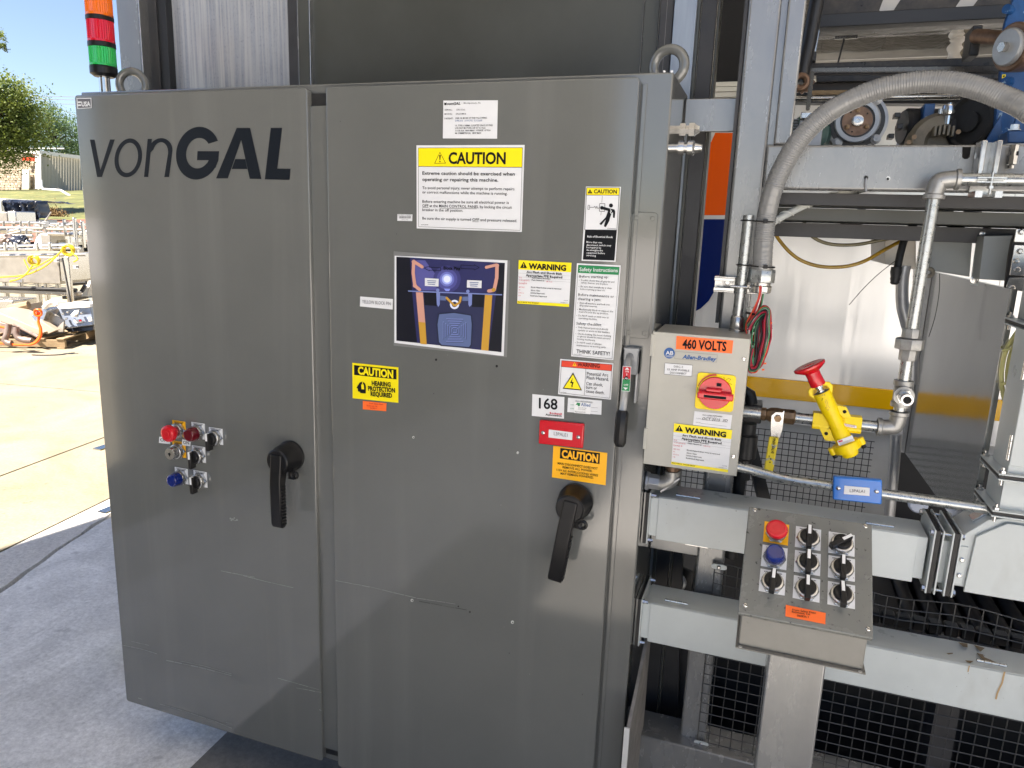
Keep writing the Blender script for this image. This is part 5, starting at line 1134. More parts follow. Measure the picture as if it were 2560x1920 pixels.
for dx in (-.012, .012): MB().torus((cxm+dx, .148, (zt_+zb_)/2), (1, 0, 0), .017, .0015, 14, 6).build('clamp_half', 'zinc', sb)
MB().cyl((cxm-.020, .115, (zt_+zb_)/2), (cxm+.022, .115, (zt_+zb_)/2), .0022, 10).lathe([(.0055, 0), (.0055, .005)], (cxm+.014, .115, (zt_+zb_)/2), (1, 0, 0), 6).build('clamp_bolt', 'zinc', sb)
# elbow under the box (left)
el = thing('conduit_elbow', (1.59, .09, 1.14), 'cast metal conduit elbow between cabinet side and underside of beige box', 'pipe fitting')
ey = .07; ec = at(1692, 1203, y=ey)
hz_ = at(1660, 1208, y=ey).z; vx = at(1683, 1165, y=ey).x
MB().lathe([(.0225, 0), (.0225, .006), (.0185, .008), (.0185, .030)], (1.5555, ey, hz_), (1, 0, 0), 8).build('lock_nut', 'motor_grey', el, bevel=.001)
MB().tube(spline([(1.578, ey, hz_), (1.592, ey, hz_), (1.602, ey, hz_+.004), (vx, ey, hz_+.016), (vx, ey, hz_+.032)], 6), [.0172]*6+[.0178]*12+[.0172]*7, 18).build('elbow_body', 'cast_iron', el, smooth=60)
_ec = at(1677, 1208, y=ey); MB().obox((_ec.x, ey, _ec.z), (.020, 0, .019), (0, .0155, 0), (.0018, 0, -.0019)).build('elbow_cover', 'motor_grey', el, bevel=.001)
MB().lathe([(.0135, 0), (.0135, .006), (.0165, .006), (.0165, .014)], (vx, ey, hz_+.030), (0, 0, 1), 16).build('nipple', 'copper_rust', el)
# horizontal conduit with blue cover
hcn = thing('rigid_conduit', (1.95, .10, 1.13), 'galvanised conduit running right from the foot of the beige box to the elbow', 'conduit')
MB().tube(spline([(1.70, .10, 1.150), (1.757, .10, 1.146), (1.80, .10, 1.140), (1.86, .10, 1.132), (1.95, .10, 1.1305), (2.05, .10, 1.129), (2.20, .10, 1.128), (2.245, .10, 1.128)], 8), .0112, 16).build('pipe', 'galvanised', hcn, smooth=60)
q = [(1113, 1368), (1393, 1388), (1393, 1525), (1108, 1492)]
cover_box([(1114, 1363), (1396, 1385), (1393, 1526), (1110, 1497)], (1600, 600, 960/2212.), 'blue_cover', 'L3PALA1', Plane((0, .088, 0), (0, -1, 0)), .014, 'label_cover', 'blue cover plate tagged L3PALA1 on the horizontal conduit', [(1178, 1415), (1323, 1428), (1322, 1475), (1174, 1463)], [(1142, 1430), (1363, 1449)], (1208, 1452), (1295, 1457), 17)

# ================================================================== AIR PIPE WITH VALVES
PY = .13
ap = thing('air_pipe', (2.06, PY, 1.29), 'galvanised air pipe rising from the yellow valve to an elbow on the beam', 'pipe')
CV = (1820, 880, 400/2212.)
def pv(x, y, yy=PY): return at(CV[0]+x*CV[2], CV[1]+y*CV[2], y=yy)
zline = pv(340, 832).z
def zl(x): return zline
L0 = pv(240, 830); L1 = pv(455, 845); N0 = pv(925, 900); N1 = pv(1175, 920); R0 = pv(1830, 1010); R1 = pv(2110, 1035)
ZP = (L0.z+R1.z)/2
mid_ = lambda p: Vector((p.x, PY, ZP))
MB().cyl(Vector((1.7, PY, ZP)), mid_(L1), .0118, 18).build('pipe_nipple', 'galvanised', ap)
MB().cyl(mid_(N0), mid_(N1), .0118, 18).build('pipe_nipple', 'galvanised', ap)
MB().cyl(mid_(R0), mid_(R1), .0118, 18).build('pipe_nipple', 'galvanised', ap)
XV = 2.058
def fit_elbow(p0, c, p1, r, nm='elbow'):
    MB().tube([p0]+spline([p0.lerp(c, .35), p0.lerp(c, .8)+(p1-c)*.08, p1.lerp(c, .8)+(p0-c)*.08, p1.lerp(c, .35)], 5)+[p1], r, 18).build(nm, 'cast_iron', ap, smooth=60)
    for e, f_ in ((p0, (c-p0)), (p1, (c-p1))): MB().lathe([(r*1.02, 0), (r*1.2, .001), (r*1.2, .008), (r*1.02, .010)], e, f_, 20).build(nm+'_bead', 'cast_iron', ap)
fit_elbow(Vector((2.020, PY, ZP)), Vector((XV, PY, ZP)), Vector((XV, PY, ZP+.038)), .0160)
ztee = at(2264, 985, y=PY).z; ztop = at(2264, 943, y=PY).z
MB().cyl((XV, PY, ZP+.034), (XV, PY, ztee-.02), .0118, 18).build('pipe_nipple', 'galvanised', ap)
MB().lathe([(.0190, -.027), (.0190, -.018), (.0165, -.016), (.0165, .016), (.0190, .018), (.0190, .028)], (XV, PY, ztee), (0, 0, 1), 20).lathe([(.0165, 0), (.0165, .016), (.0195, .018), (.0195, .027)], (XV, PY, ztee), (0, -1, 0), 20).build('tee', 'cast_iron', ap)
MB().lathe([(.0150, .027), (.0150, .034)], (XV, PY, ztee), (0, -1, 0), 6).lathe([(.0100, .034), (.0100, .044), (.0115, .046), (.0115, .066)], (XV, PY, ztee), (0, -1, 0), 20).build('quick_coupler', 'zinc', ap)
MB().lathe([(.0078, .0661), (.0078, .0665), (0, .0665)], (XV, PY, ztee), (0, -1, 0), 14).build('coupler_bore', 'hole', ap)
zu = at(2277, 860, y=PY).z
MB().cyl((XV, PY, ztee+.026), (XV, PY, zu-.02), .0118, 18).build('pipe_nipple', 'galvanised', ap)
MB().lathe([(.0165, -.034), (.0172, -.030), (.0172, -.012)], (XV, PY, zu), (0, 0, 1), 8).lathe([(.0262, -.011), (.0270, -.009), (.0270, .009), (.0262, .011)], (XV, PY, zu), (0, 0, 1), 8).lathe([(.0172, .012), (.0172, .028), (.0160, .032)], (XV, PY, zu), (0, 0, 1), 8).build('union', 'cast_iron', ap, bevel=.0006)
ze = 1.768
MB().cyl((XV, PY, zu+.03), (XV+.004, PY, ze-.03), .0118, 20).build('riser_pipe', 'galvanised', ap)
fit_elbow(Vector((XV+.004, PY, ze-.036)), Vector((XV+.005, PY, ze+.002)), Vector((XV+.045, PY, ze+.002)), .0165)
MB().cyl((XV+.044, PY, ze+.002), (2.9, PY, ze+.001), .0118, 18).build('header_pipe', 'galvanised', ap)
st2 = thing('strut_bracket', (2.16, .17, 1.76), 'upright zinc strut channel clamping the top air pipe to the beam', 'bracket')
ux0 = at(2440, 420, y=.165).x; ux1 = at(2492, 420, y=.165).x; zs0 = 1.742; zs1 = at(2465, 352, y=.165).z
MB().box(ux0, ux1, .190, .1965, zs0, zs1).build('channel_back', 'zinc', st2)
for x0, x1 in ((ux0, ux0+.010), (ux1-.010, ux1)): MB().box(x0, x1, .150, .190, zs0+.03, zs1).build('channel_lip', 'zinc', st2, bevel=.002)
wc2 = at(2459, 390, y=.185); MB().lathe([(.0155, 0), (.0155, .002), (.004, .0022)], (wc2.x, .188, wc2.z), (0, -1, 0), 20).build('washer', 'zinc', st2)
cxp = (ux0+ux1)/2
for dz in (-.004, .004): MB().box(cxp-.024, cxp+.024, .106, .112, ze+dz-.001, ze+dz+.001).build('clamp_half', 'zinc', st2)
MB().cyl((cxp, .109, ze-.026), (cxp, .109, ze+.014), .0026, 10).lathe([(.0062, 0), (.0062, .005)], (cxp, .109, ze-.016), (0, 0, 1), 6).box(ux0-.006, ux0+.006, .11, .17, zs0-.006, zs0+.006).box(ux1-.008, ux1+.004, .11, .17, zs0-.006, zs0+.006).build('clamp_bolt', 'zinc', st2)
# ball valve
bv = thing('ball_valve', (1.85, PY, ZP), 'brown brass ball valve with hanging faded yellow lever handle', 'valve')
b0 = pv(455, 850).x; b1 = pv(930, 900).x; bw = b1-b0
MB().lathe([(.0135, 0), (.0150, .003), (.0150, bw*.14), (.0125, bw*.17), (.0165, bw*.28), (.0175, bw*.45), (.0165, bw*.62), (.0165, bw*.75), (.0170, bw*.78), (.0170, bw*.96), (.014, bw)], (b0, PY, ZP), (1, 0, 0), 8).build('valve_body', 'brass', bv)
vc = Vector((pv(688, 880).x, PY-.022, ZP)); 
MB().cyl(vc+Vector((0, .01, 0)), vc+Vector((0, -.006, 0)), .0045, 12).lathe([(.0078, .004), (.0078, .009)], vc, (0, -1, 0), 6).build('stem_nut', 'brass', bv)
MB().prism([(vc.x+a_, vc.y-.001, vc.z+b_) for a_, b_ in ((-.014, .004), (-.006, .013), (.008, .014), (.010, .018), (.012, .018), (.012, -.024), (.009, -.044), (-.010, -.044), (-.013, -.02))], (0, -.002, 0)).build('lever_neck', 'zinc', bv, bevel=.0008)
gx = vc.x-.003; g_ = [(-.0105, -.042), (.0095, -.042), (.0065, -.105), (.005, -.120), (.0, -.128), (-.006, -.129), (-.012, -.124), (-.0135, -.112)]
MB().prism([(gx+a_, vc.y-.0035, vc.z+b_) for a_, b_ in g_], (0, -.006, 0)).build('lever_grip', 'faded_yellow', bv, bevel=.002)
s = Sheet(Plane((0, vc.y-.0095, 0), (0, -1, 0)), bv, .0004, CV)
vs_, fs_ = glyphs('FNW VALVE', .02, 0, 1)
A_ = s.pt((620, 1200), 2); B_ = s.pt((596, 1400), 2); Up_ = Vector((0, -1, 0)).cross(B_-A_).normalized()
s.m[('lettering', 'ink', 0)] = MB().add([A_+(B_-A_)*x+Up_*(y/CAPH*.0055) for x, y in vs_], fs_)
s.pline('lettering', 'ink', [(672, 1140), (680, 1165), (665, 1190), (640, 1195), (628, 1170)], 4, 2); s.disc('lettering', 'ink', (590, 1480), 12, 2, seg=6); s.disc('lettering', 'ink', (570, 1440), 10, 2, seg=4); s.disc('lettering', 'ink', (580, 1525), 11, 2, seg=6); s.done()
# yellow lockout valve
lv_ = thing('lockout_valve', (1.95, PY, ZP), 'yellow lockout air valve with red push handle and white tags', 'valve')
T_ = pv(1290, 545, PY-.004); B2 = pv(1690, 1400, PY-.004); T_.y = B2.y = PY-.012
ax = (B2-T_).normalized(); n_ = Vector((0, -1, 0)); sd_ = ax.cross(n_); ln = (B2-T_).length
def LP(a, b, c=0.): return T_+ax*a+sd_*b+n_*c
MB().lathe([(.0165, 0), (.0178, .002), (.0178, .035), (.0168, .045), (.0155, .06), (.0155, .088), (.0172, .092), (.0172, ln*.80)], T_, ax, 24).build('valve_body', 'safety_yellow', lv_)
MB().lathe([(.0158, -.0005), (.0158, .0003), (0, .0003)], T_, -ax, 20).build('bore_cap', 'motor_black', lv_)
MB().lathe([(.0175, ln*.80), (.0270, ln*.81), (.0275, ln*.865), (.0275, ln*.87), (.0275, ln*.925), (.0180, ln*.93), (.0170, ln*1.0), (.0150, ln*1.02)], T_, ax, 28).build('end_flange', 'safety_yellow', lv_)
for b in (-.030, .030):
    MB().lathe([(.0075, ln*.815), (.0075, ln*.92)], T_+sd_*b, ax, 14).build('flange_ear', 'safety_yellow', lv_, bevel=.001); MB().cyl(T_+sd_*b+ax*(ln*.92), T_+sd_*b+ax*(ln*.975), .0052, 8).build('ear_bolt', 'black_plastic', lv_)
for x0, x1 in ((N1.x-.001, N1.x+.062), (R0.x-.062, R0.x+.001)):
    MB().prism([(x0, PY-.0175+.0*1, ZP-.012), (x0, PY-.0115, ZP+.0175), (x0, PY+.0115, ZP+.0175), (x0, PY+.0175, ZP), (x0, PY+.0115, ZP-.0175), (x0, PY-.0115, ZP-.0175), (x0, PY-.0175, ZP-.006)], (x1-x0, 0, 0)).build('port', 'safety_yellow', lv_, bevel=.001)
def vp(pts, th=.004, c=0.): return MB().prism([pv(x, y, PY-.014) for x, y in pts], (0, th, 0))
vp([(1470, 735), (1545, 742), (1645, 770), (1710, 915), (1590, 910), (1500, 800)], .014).build('mounting_lug', 'safety_yellow', lv_, bevel=.001)
vp([(1255, 1040), (1400, 1050), (1500, 1215), (1498, 1240), (1345, 1225), (1330, 1205)], .014).build('mounting_lug', 'safety_yellow', lv_, bevel=.001)
for x, y in ((1613, 825), (1358, 1127)): p = pv(x, y, PY-.0145); MB().lathe([(.0038, 0), (.0038, .0006), (0, .0006)], p, (0, -1, 0), 14).build('lug_hole', 'hole', lv_)
for sg in (-1, 1):
    pp_ = [LP(.014, sg*.0165), LP(-.004, sg*.0255), LP(-.014, sg*.0235), LP(-.019, sg*.014), LP(-.018, sg*.007), LP(-.012, sg*.007), LP(-.010, sg*.014), LP(-.002, sg*.017), LP(.012, sg*.013)]
    MB().prism([p+n_*.003 for p in pp_], n_*-.006).build('lock_tab', 'safety_yellow', lv_, bevel=.0015)
MB().lathe([(.0085, -.004), (.0085, .004), (.0065, .006), (.0065, .010), (.0098, .011), (.0098, .016)], T_, -ax, 18).build('stem', 'chrome', lv_)
MB().lathe([(.0150, .016), (.0160, .018), (.0148, .038), (.0155, .047), (.0300, .056), (.0330, .059), (.0335, .063), (.0300, .0645), (.012, .062), (0, .062)], T_, -ax, 32).build('push_handle', 'safety_red', lv_)
s = Sheet(Plane((0, PY-.012-.0178, 0), (0, -1, 0)), lv_, .0006, CV)
s.poly('white_tag', 'white_print', [(1508, 1228), (1715, 1152), (1750, 1225), (1535, 1300)], 1); s.poly('tag_red', 'text_red', [(1525, 1230), (1582, 1215), (1587, 1235), (1530, 1252)], 2)
for k_ in range(4): s.line('tag_print', 'text_grey', (1542+k_*2, 1262+k_*8), (1725+k_*2, 1200+k_*9), 2, 2)
s.pline('embossed_arrow', 'brass', [(1345, 660), (1365, 665), (1390, 760), (1405, 760), (1385, 810), (1345, 768), (1368, 766), (1343, 672)], 3, 1)
s.text('ON', (1255, 625), (1345, 600), 22, 'brass', -.005, layer=1, res=1, name='embossed_lettering'); s.line('wear_mark', 'ink', (1308, 640), (1298, 672), 7, 2); s.done()
s = Sheet(Plane((0, PY-.0176, 0), (0, -1, 0)), lv_, .0004, CV)
s.poly('white_tag', 'white_print', [(1590, 988), (1778, 1020), (1775, 1055), (1585, 1020)], 1)
for k_ in range(3): s.line('tag_print', 'text_red', (1600, 998+k_*8), (1755, 1026+k_*8), 2, 2)
s.done()
# black fittings behind the box
bf = thing('black_manifold', (1.78, .25, 1.2), 'black plastic pipe manifold half hidden right of the beige box', 'pipe fitting')
MB().tube(P13([(1850, 990), (1862, 975), (1874, 985), (1880, 1010)], .24), .014, 14).build('elbow', 'black_plastic', bf, smooth=60)
a = at(1858, 1008, y=.24); b = at(1902, 1058, y=.24); MB().box(a.x, b.x, .23, .30, b.z, a.z).build('block', 'black_plastic', bf, bevel=.003)
a = at(1870, 1070, y=.24); MB().lathe([(.019, 0), (.019, .025), (.025, .03), (.025, .085), (.017, .09), (.017, .14)], (a.x, .25, at(1870, 1060, y=.24).z), (0, 0, -1), 18).build('filter_bowl', 'motor_black', bf)
MB().tube([Vector((a.x-.006, .25, at(1870, 1150, y=.24).z)), Vector((a.x-.008, .26, .86))], .015, 12).build('drain_hose', 'black_rubber', bf)

# ================================================================== PUSH-BUTTON STATION
TL = at(1872, 1265.5, y=-.20); TRr = at(2179, 1311, y=-.20); BL = at(1845, 1532, y=-.362); BR = at(2186, 1587, y=-.362)
TRr.z = TL.z; BR.z = BL.z
W_ = ((TRr.x-TL.x)+(BR.x-BL.x))/2; xL = (TL.x+BL.x)/2; TL.x = BL.x = xL; TRr.x = BR.x = xL+W_
dn = (BL-TL); H_ = dn.length; dn.normalize(); nr = Vector((1, 0, 0)).cross(-dn).normalized(); nr = nr if nr.z > 0 else -nr
SP = Plane(TL, nr)
stn = thing('button_station', (xL+W_/2, -.2, 0), 'grey sloping push-button station on a steel post with nine controls', 'control panel')
def spl(a, b, c): return TL+Vector((1, 0, 0))*a+dn*b+nr*c      # station coordinates
def sbox(a0, a1, b0, b1, c0, c1): return MB().obox(spl((a0+a1)/2, (b0+b1)/2, (c0+c1)/2), Vector((1, 0, 0))*(a1-a0)/2, dn*(b1-b0)/2, nr*(c1-c0)/2)
mat('station_paint', (.170, .176, .164), .26, var=.05, vscale=10, spot=.07, sscale=130, spotcol=(.04, .045, .04), bump=.12, bscale=350, bdist=.0004, rvar=.06, coat=.15)
mat('station_side', (.20, .195, .175), .34, var=.12, vscale=14, bump=.12, bscale=300, bdist=.0004, rvar=.08)
sbox(0, W_, 0, H_, -.010, 0).build('lid', 'station_paint', stn, bevel=.0022, seg=3)
q_b = spl(0, H_-.006, -.0105); q_t = spl(0, .006, -.0105); zbt = q_b.z-.060
MB().prism([(xL+.006, q_b.y, q_b.z), (xL+.006, q_b.y+.002, zbt), (xL+.006, -.13, zbt), (xL+.006, -.13, q_t.z-.02), (xL+.006, q_t.y, q_t.z)], (W_-.012, 0, 0)).build('enclosure', 'station_side', stn, bevel=.0025, seg=3)
MB().box(xL+.002, xL+W_-.002, q_b.y-.007, -.12, zbt-.0025, zbt-.0002).build('mounting_flange', 'station_side', stn, bevel=.0008)
for a in (.010, W_-.010): MB().lathe([(.0032, 0), (.0032, .0005), (0, .0005)], (xL+a, q_b.y-.0035, zbt-.0002), (0, 0, 1), 12).build('flange_hole', 'bare_metal', stn)
CS = (1850, 1250, 360/1271.)
def ps(x, y): return SP.at(CS[0]+x*CS[2], CS[1]+y*CS[2])
for x, y in ((133, 90), (1108, 233), (47, 928), (1130, 1138)):
    p = ps(x, y); rs_ = MB().lathe([(.0040, 0), (.0040, .001), (.003, .002), (0, .0022)], p, nr, 16).build('screw', 'zinc', stn)
    MB().obox(p+nr*.0022, Vector((.0032, 0, 0))+dn*.001, dn*.0005, nr*.0002).build('slot', 'ink', rs_)
stM = lambda p: frame_at(p, nr, -dn)
kk = .95
def stn_op(kind, x, y, **k):
    k2 = .86 if kind == 'stop' else kk; M4 = stM(ps(x, y)+dn*.002) @ Matrix.Diagonal((kk if kind != 'stop' else k2, k2, kk*(.62 if kind == 'stop' else .78), 1)); return operator(kind, stn, M4, **k)
# positions are those of the plate centres
stn_op('stop', 318, 300, plate='amber', size=.048, label='big red mushroom stop button on an amber plate')
stn_op('selector', 600, 345, size=.0435); stn_op('selector', 895, 395, size=.0435, ang=RAD(-52))
stn_op('pilot_blue', 302, 512, size=.0435, label='tall dark blue pilot light')
stn_op('selector', 594, 562, size=.0435); stn_op('selector', 895, 610, size=.0435)
stn_op('selector', 285, 730, size=.0435, ang=RAD(-2)); stn_op('selector', 586, 790, size=.0435, ang=RAD(1)); stn_op('selector', 893, 845, size=.0435, ang=RAD(3))
q = [(405, 925), (757, 997), (753, 1095), (400, 1025)]
s = sticker('routing_tag', 'orange printed tag low on the sloping button station', 'tag', q, 'label_orange', SP, CS)
for t, x0, y0, x1, y1 in (('From: Safety Kleen', 462, 975, 670, 1005), ('Richmond, CA', 458, 993, 620, 1018), ('060826-1', 505, 1027, 605, 1041)): s.text(t, (x0, y0), (x1, y1), 16, 'ink', .012)
s.done()
s = Sheet(SP, stn, .0004, CS)
for _ in range(34): s.disc('paint_chip', 'text_grey', (random.gauss(1070, 45), random.uniform(260, 860)), random.uniform(2, 6), 1, ry=random.uniform(3, 9), seg=6)
for _ in range(30): s.disc('paint_chip', 'text_grey', (random.uniform(40, 1150), random.uniform(120, 1050)), random.uniform(1.5, 3), 1, seg=6)
s.done()
pz = at(1990, 1668, y=-.22)
x0 = at(1922, 1654, y=-.21).x; x1 = at(2062, 1686, y=-.21).x; xq = at(1885, 1920, y=-.21).x
MB().box((x0+xq)/2, x1, -.21, -.125, .0, 1.02).build('post', 'frame_paint', stn, bevel=.004, seg=3)
# white trimmed board leaning by the cabinet foot
lb = thing('leaning_board', (1.60, .0, 0), 'thin white-edged board leaning against the cabinet side near the floor', 'board')
a0 = at(1576, 1820, y=-.06); a1 = at(1606, 1694, y=.10)
MB().prism([(1.572, -.06, 0), (1.572, -.06, a0.z), (1.572, .20, a1.z+.10), (1.572, .20, 0)], (.008, 0, 0)).build('board', 'board_edge', lb)
MB().box(1.5675, 1.5795, -.064, -.0605, 0, a0.z).build('edge', 'board_white', lb)

# ================================================================== DRIVES AND CHAIN UP IN THE MACHINE
def pxr(u, v, y, rpx): p = at(u, v, y=y); return rpx*((p-CAM).dot(FWD))/FPX
gm = thing('gear_motor', at(2143, 360, y=.62), 'round grey gear motor face with rusty disc and bright shaft end', 'motor')
gc_ = at(2143, 303, y=.62); R = lambda k: pxr(2143, 303, .62, k)
MB().lathe([(R(70), -.12), (R(72), -.10), (R(72), -.012), (R(66), -.010)], gc_, (0, -1, 0), 40).build('housing', 'motor_grey', gm)
MB().lathe([(R(64), -.011), (R(64), -.006), (R(55), -.005)], gc_, (0, -1, 0), 40).build('groove_ring', 'motor_black', gm)
MB().lathe([(R(53), -.006), (R(53), .006), (R(50), .009), (R(40), .009), (R(39), .002)], gc_, (0, -1, 0), 40).build('front_ring', 'motor_grey', gm)
MB().lathe([(R(39), .0022), (R(39), .003), (R(35), .0032), (R(35), .0005)], gc_, (0, -1, 0), 36).build('dark_ring', 'motor_black', gm)
MB().lathe([(R(35), .0031), (R(35), .0042), (0, .0043)], gc_, (0, -1, 0), 36).build('rusty_disc', 'copper_rust', gm)
MB().lathe([(R(14), .004), (R(14), .011), (R(12.5), .012), (R(4.5), .012), (R(4), .006), (0, .006)], gc_, (0, -1, 0), 28).build('shaft_end', 'zinc', gm)
for a in (95, 213, 330): MB().lathe([(R(6), 0), (R(6), .004), (R(4), .005), (0, .005)], gc_+Vector((math.cos(RAD(a))*R(26), -.0043, math.sin(RAD(a))*R(26))), (0, -1, 0), 12).build('disc_bolt', 'brass', gm)
for a in (60, 150, 270): MB().lathe([(R(2.2), 0), (R(2.2), .0005), (0, .0005)], gc_+Vector((math.cos(RAD(a-20))*R(27), -.0043, math.sin(RAD(a-20))*R(27))), (0, -1, 0), 10).build('disc_hole', 'hole', gm)
for a in (52, 232, 318): 
    p = gc_+Vector((math.cos(RAD(a))*R(64), .006, math.sin(RAD(a))*R(64))); MB().lathe([(R(12), -.02), (R(12), .004), (R(6), .006), (R(6), .011), (R(2.6), .011), (R(2.6), .008), (0, .008)], p, (0, -1, 0), 16).build('flange_bolt', 'motor_grey', gm)
MB().prism([at(u, v, y=.66) for u, v in ((2080, 300), (2120, 290), (2120, 362), (2045, 362), (2050, 330))], (0, .08, 0)).build('gear_case', 'motor_grey', gm, bevel=.003)
g2 = thing('gear_motor', at(2020, 360, y=.55), 'dark green ribbed motor with grey terminal block beside the post', 'motor')
MB().lathe([(0, .03), (.028, .026), (.048, .012), (.055, -.01), (.055, -.12)], at(2022, 335, y=.60), (0, -1, .15), 26).build('fan_cowl', 'motor_green', g2)
a = at(2000, 300, y=.53); b = at(2052, 362, y=.53); MB().box(a.x, b.x, .53, .58, b.z-.03, a.z).build('terminal_box', 'motor_grey', g2, bevel=.002)
a = at(2003, 280, y=.52); b = at(2031, 296, y=.52); MB().box(a.x, b.x, .52, .56, b.z, a.z).build('cable_entry', 'zinc', g2, bevel=.002)
for k in range(8): p = at(1986, 298+k*7, y=.55); MB().box(p.x-.006, p.x+.01, .55, .60, p.z-.001, p.z+.0008).build('cooling_fin', 'motor_grey', g2)
g3 = thing('gear_motor', at(2330, 360, y=.7), 'black and blue gearbox with ribbed casting and chrome breather cap', 'motor')
MB().lathe([(.044, -.10), (.048, -.08), (.048, .0), (.042, .008)], at(2262, 318, y=.75), (-1, -.25, 0), 28).build('motor_barrel', 'motor_black', g3)
a = at(2308, 262, y=.70); b = at(2330, 300, y=.70); MB().box(a.x, b.x, .68, .80, b.z-.04, a.z).build('blue_flange', 'blue_paint', g3, bevel=.003)
a = at(2262, 300, y=.76); b = at(2300, 362, y=.76); MB().box(a.x, b.x, .74, .86, b.z, a.z).build('blue_body', 'blue_paint', g3, bevel=.004)
for u, v in ((2240, 290), (2225, 342), (2246, 318)): p = at(u, v, y=.72); MB().box(p.x-.006, p.x+.008, .70, .74, p.z-.006, p.z+.006).build('lug', 'motor_black', g3, bevel=.001)
MB().lathe([(.070, -.05), (.078, -.03), (.078, .01), (.066, .028), (.040, .034), (.030, .02), (0, .02)], at(2348, 362, y=.66), (0, -1, .12), 30).build('casting', 'casting_olive', g3)
for k in range(5): p = at(2338+k*11, 318+abs(k-2)*2, y=.61); MB().box(p.x-.0028, p.x+.0028, .60, .66, p.z-.018, p.z+.006).build('rib', 'casting_olive', g3, bevel=.001)
for u, v in ((2285, 343), (2272, 356), (2395, 330)): p = at(u, v, y=.60); MB().lathe([(.006, 0), (.006, .005)], p, (0, -1, 0), 6).build('casting_bolt', 'brass', g3)
p = at(2371, 290, y=.64); MB().lathe([(.010, -.02), (.010, .0), (.0155, .002), (.0165, .006), (.0165, .022), (.0150, .026), (.006, .027), (.006, .031)], p, (0, 0, 1), 20).build('breather_cap', 'chrome', g3)
p = at(2350, 285, y=.64); MB().lathe([(.005, 0), (.005, .012)], p, (0, 0, 1), 10).build('plug', 'zinc', g3)
pu = thing('pulley', at(2425, 350, y=.55), 'dark grooved drive pulley in front of the blue bracket', 'pulley')
pc_ = at(2432, 305, y=.60)
MB().lathe([(.062, -.02), (.066, -.018), (.060, -.010), (.066, -.002), (.060, .006), (.066, .012), (.058, .016), (.052, .008), (.024, .006), (.024, .014), (0, .014)], pc_, (-.75, -.6, 0), 34).build('rim', 'black_rubber', pu)
MB().lathe([(.030, -.08), (.030, .0)], at(2405, 320, y=.62), (-.4, -1, .1), 24).build('hub', 'motor_black', pu)
bb = thing('blue_bearing_bracket', at(2520, 360, y=.45), 'tall blue painted bearing bracket with bronze bush and feet at top right', 'bracket')
MB().prism([at(u, v, y=.52) for u, v in ((2538, -20), (2700, -20), (2700, 360), (2486, 360), (2492, 250), (2505, 160), (2512, 60))], (0, .02, 0)).build('plate', 'blue_paint', bb, bevel=.002)
MB().prism([at(u, v, y=.46) for u, v in ((2503, 286), (2506, 358), (2462, 358))], (0, .01, 0)).build('gusset', 'blue_paint', bb, bevel=.001)
MB().prism([at(u, v, y=.44) for u, v in ((2550, 270), (2575, 262), (2575, 330), (2528, 330))], (0, .01, 0)).build('gusset', 'blue_paint', bb, bevel=.001)
MB().prism([at(u, v, y=.36) for u, v in ((2520, 326), (2620, 326), (2620, 358), (2518, 358))], (0, .08, 0)).build('foot', 'blue_paint', bb, bevel=.003)
p = at(2536, 326, y=.37); MB().lathe([(.012, 0), (.012, .002), (.0085, .003), (.0085, .012)], p, (0, 0, 1), 6).build('foot_bolt', 'zinc', bb)
p = at(2537, 360, y=.185); MB().lathe([(.0085, 0), (.0085, .012), (.0055, .012), (.0055, .02), (.0095, .02), (.0095, .036), (.006, .038), (.006, .044)], p+Vector((0, 0, -.002)), (0, 0, -1), 8).build('lower_bolt', 'chrome', bb)
bc_ = at(2523, 118, y=.50); nb_ = Vector((-.86, -.5, -.06))
MB().lathe([(.050, -.045), (.052, -.040), (.052, -.006), (.048, -.002)], bc_, nb_, 34).build('bush', 'copper_rust', bb); MB().lathe([(.040, -.004), (.040, .006), (.037, .009), (0, .009)], bc_, nb_, 34).build('washer', 'motor_grey', bb); MB().lathe([(.011, .009), (.011, .022)], bc_, nb_, 6).build('bolt_head', 'zinc', bb)
MB().cyl(at(2440, 90, y=.66), at(2515, 96, y=.56), .0165, 18).build('shaft', 'copper_rust', bb)
a = at(2428, 68, y=.68); MB().box(a.x, a.x+.022, .66, .74, a.z-.07, a.z).build('collar_block', 'motor_black', bb, bevel=.003)
s = Sheet(Plane((0, .52, 0), (0, -1, 0)), bb, .001, (1960, 0, .2712)); s.poly('yellow_tag', 'sign_yellow', [(2012, 688), (2046, 684), (2040, 718), (2008, 722)], 1); s.poly('tag_print', 'ink', [(2020, 696), (2036, 694), (2034, 710), (2018, 712)], 2); s.done()
for u, v in ((2527, 25), (2526, 205)): p = at(u, v, y=.515); MB().cyl(p, p+Vector((-.012, -.012, 0)), .010, 14).build('boss', 'blue_paint', bb)
# hanging white quilt edge strip behind
fe = thing('foam_strip', at(2395, 155, y=1.6), 'wrinkled white quilt edge hanging behind the shaft', 'insulation')
MB().tube(spline([at(u, v, y=1.6) for u, v in ((2402, 50), (2392, 85), (2393, 100), (2386, 125), (2384, 160))], 8), [.022+.004*math.sin(i*.9) for i in range(33)], 10).build('roll', 'insulation', fe)
dr = thing('drop_rod', at(2098, 165, y=1.8), 'thin dark threaded rod hanging from a clamp under the roof', 'rod')
MB().tube([at(2112, 92, y=1.8), at(2093, 165, y=1.8)], .004, 6).build('rod', 'motor_black', dr); p = at(2116, 80, y=1.8); MB().box(p.x-.03, p.x+.03, 1.78, 1.84, p.z-.015, p.z+.12).build('clamp', 'casting_olive', dr); MB().box(p.x-.04, p.x+.04, 1.775, 1.79, p.z-.03, p.z-.018).build('clamp_bolt', 'zinc', dr)
bmx = thing('roof_beam', (2.3, 3.6, 3.6), 'pale steel roof beam edge seen beside the insulation', 'beam')
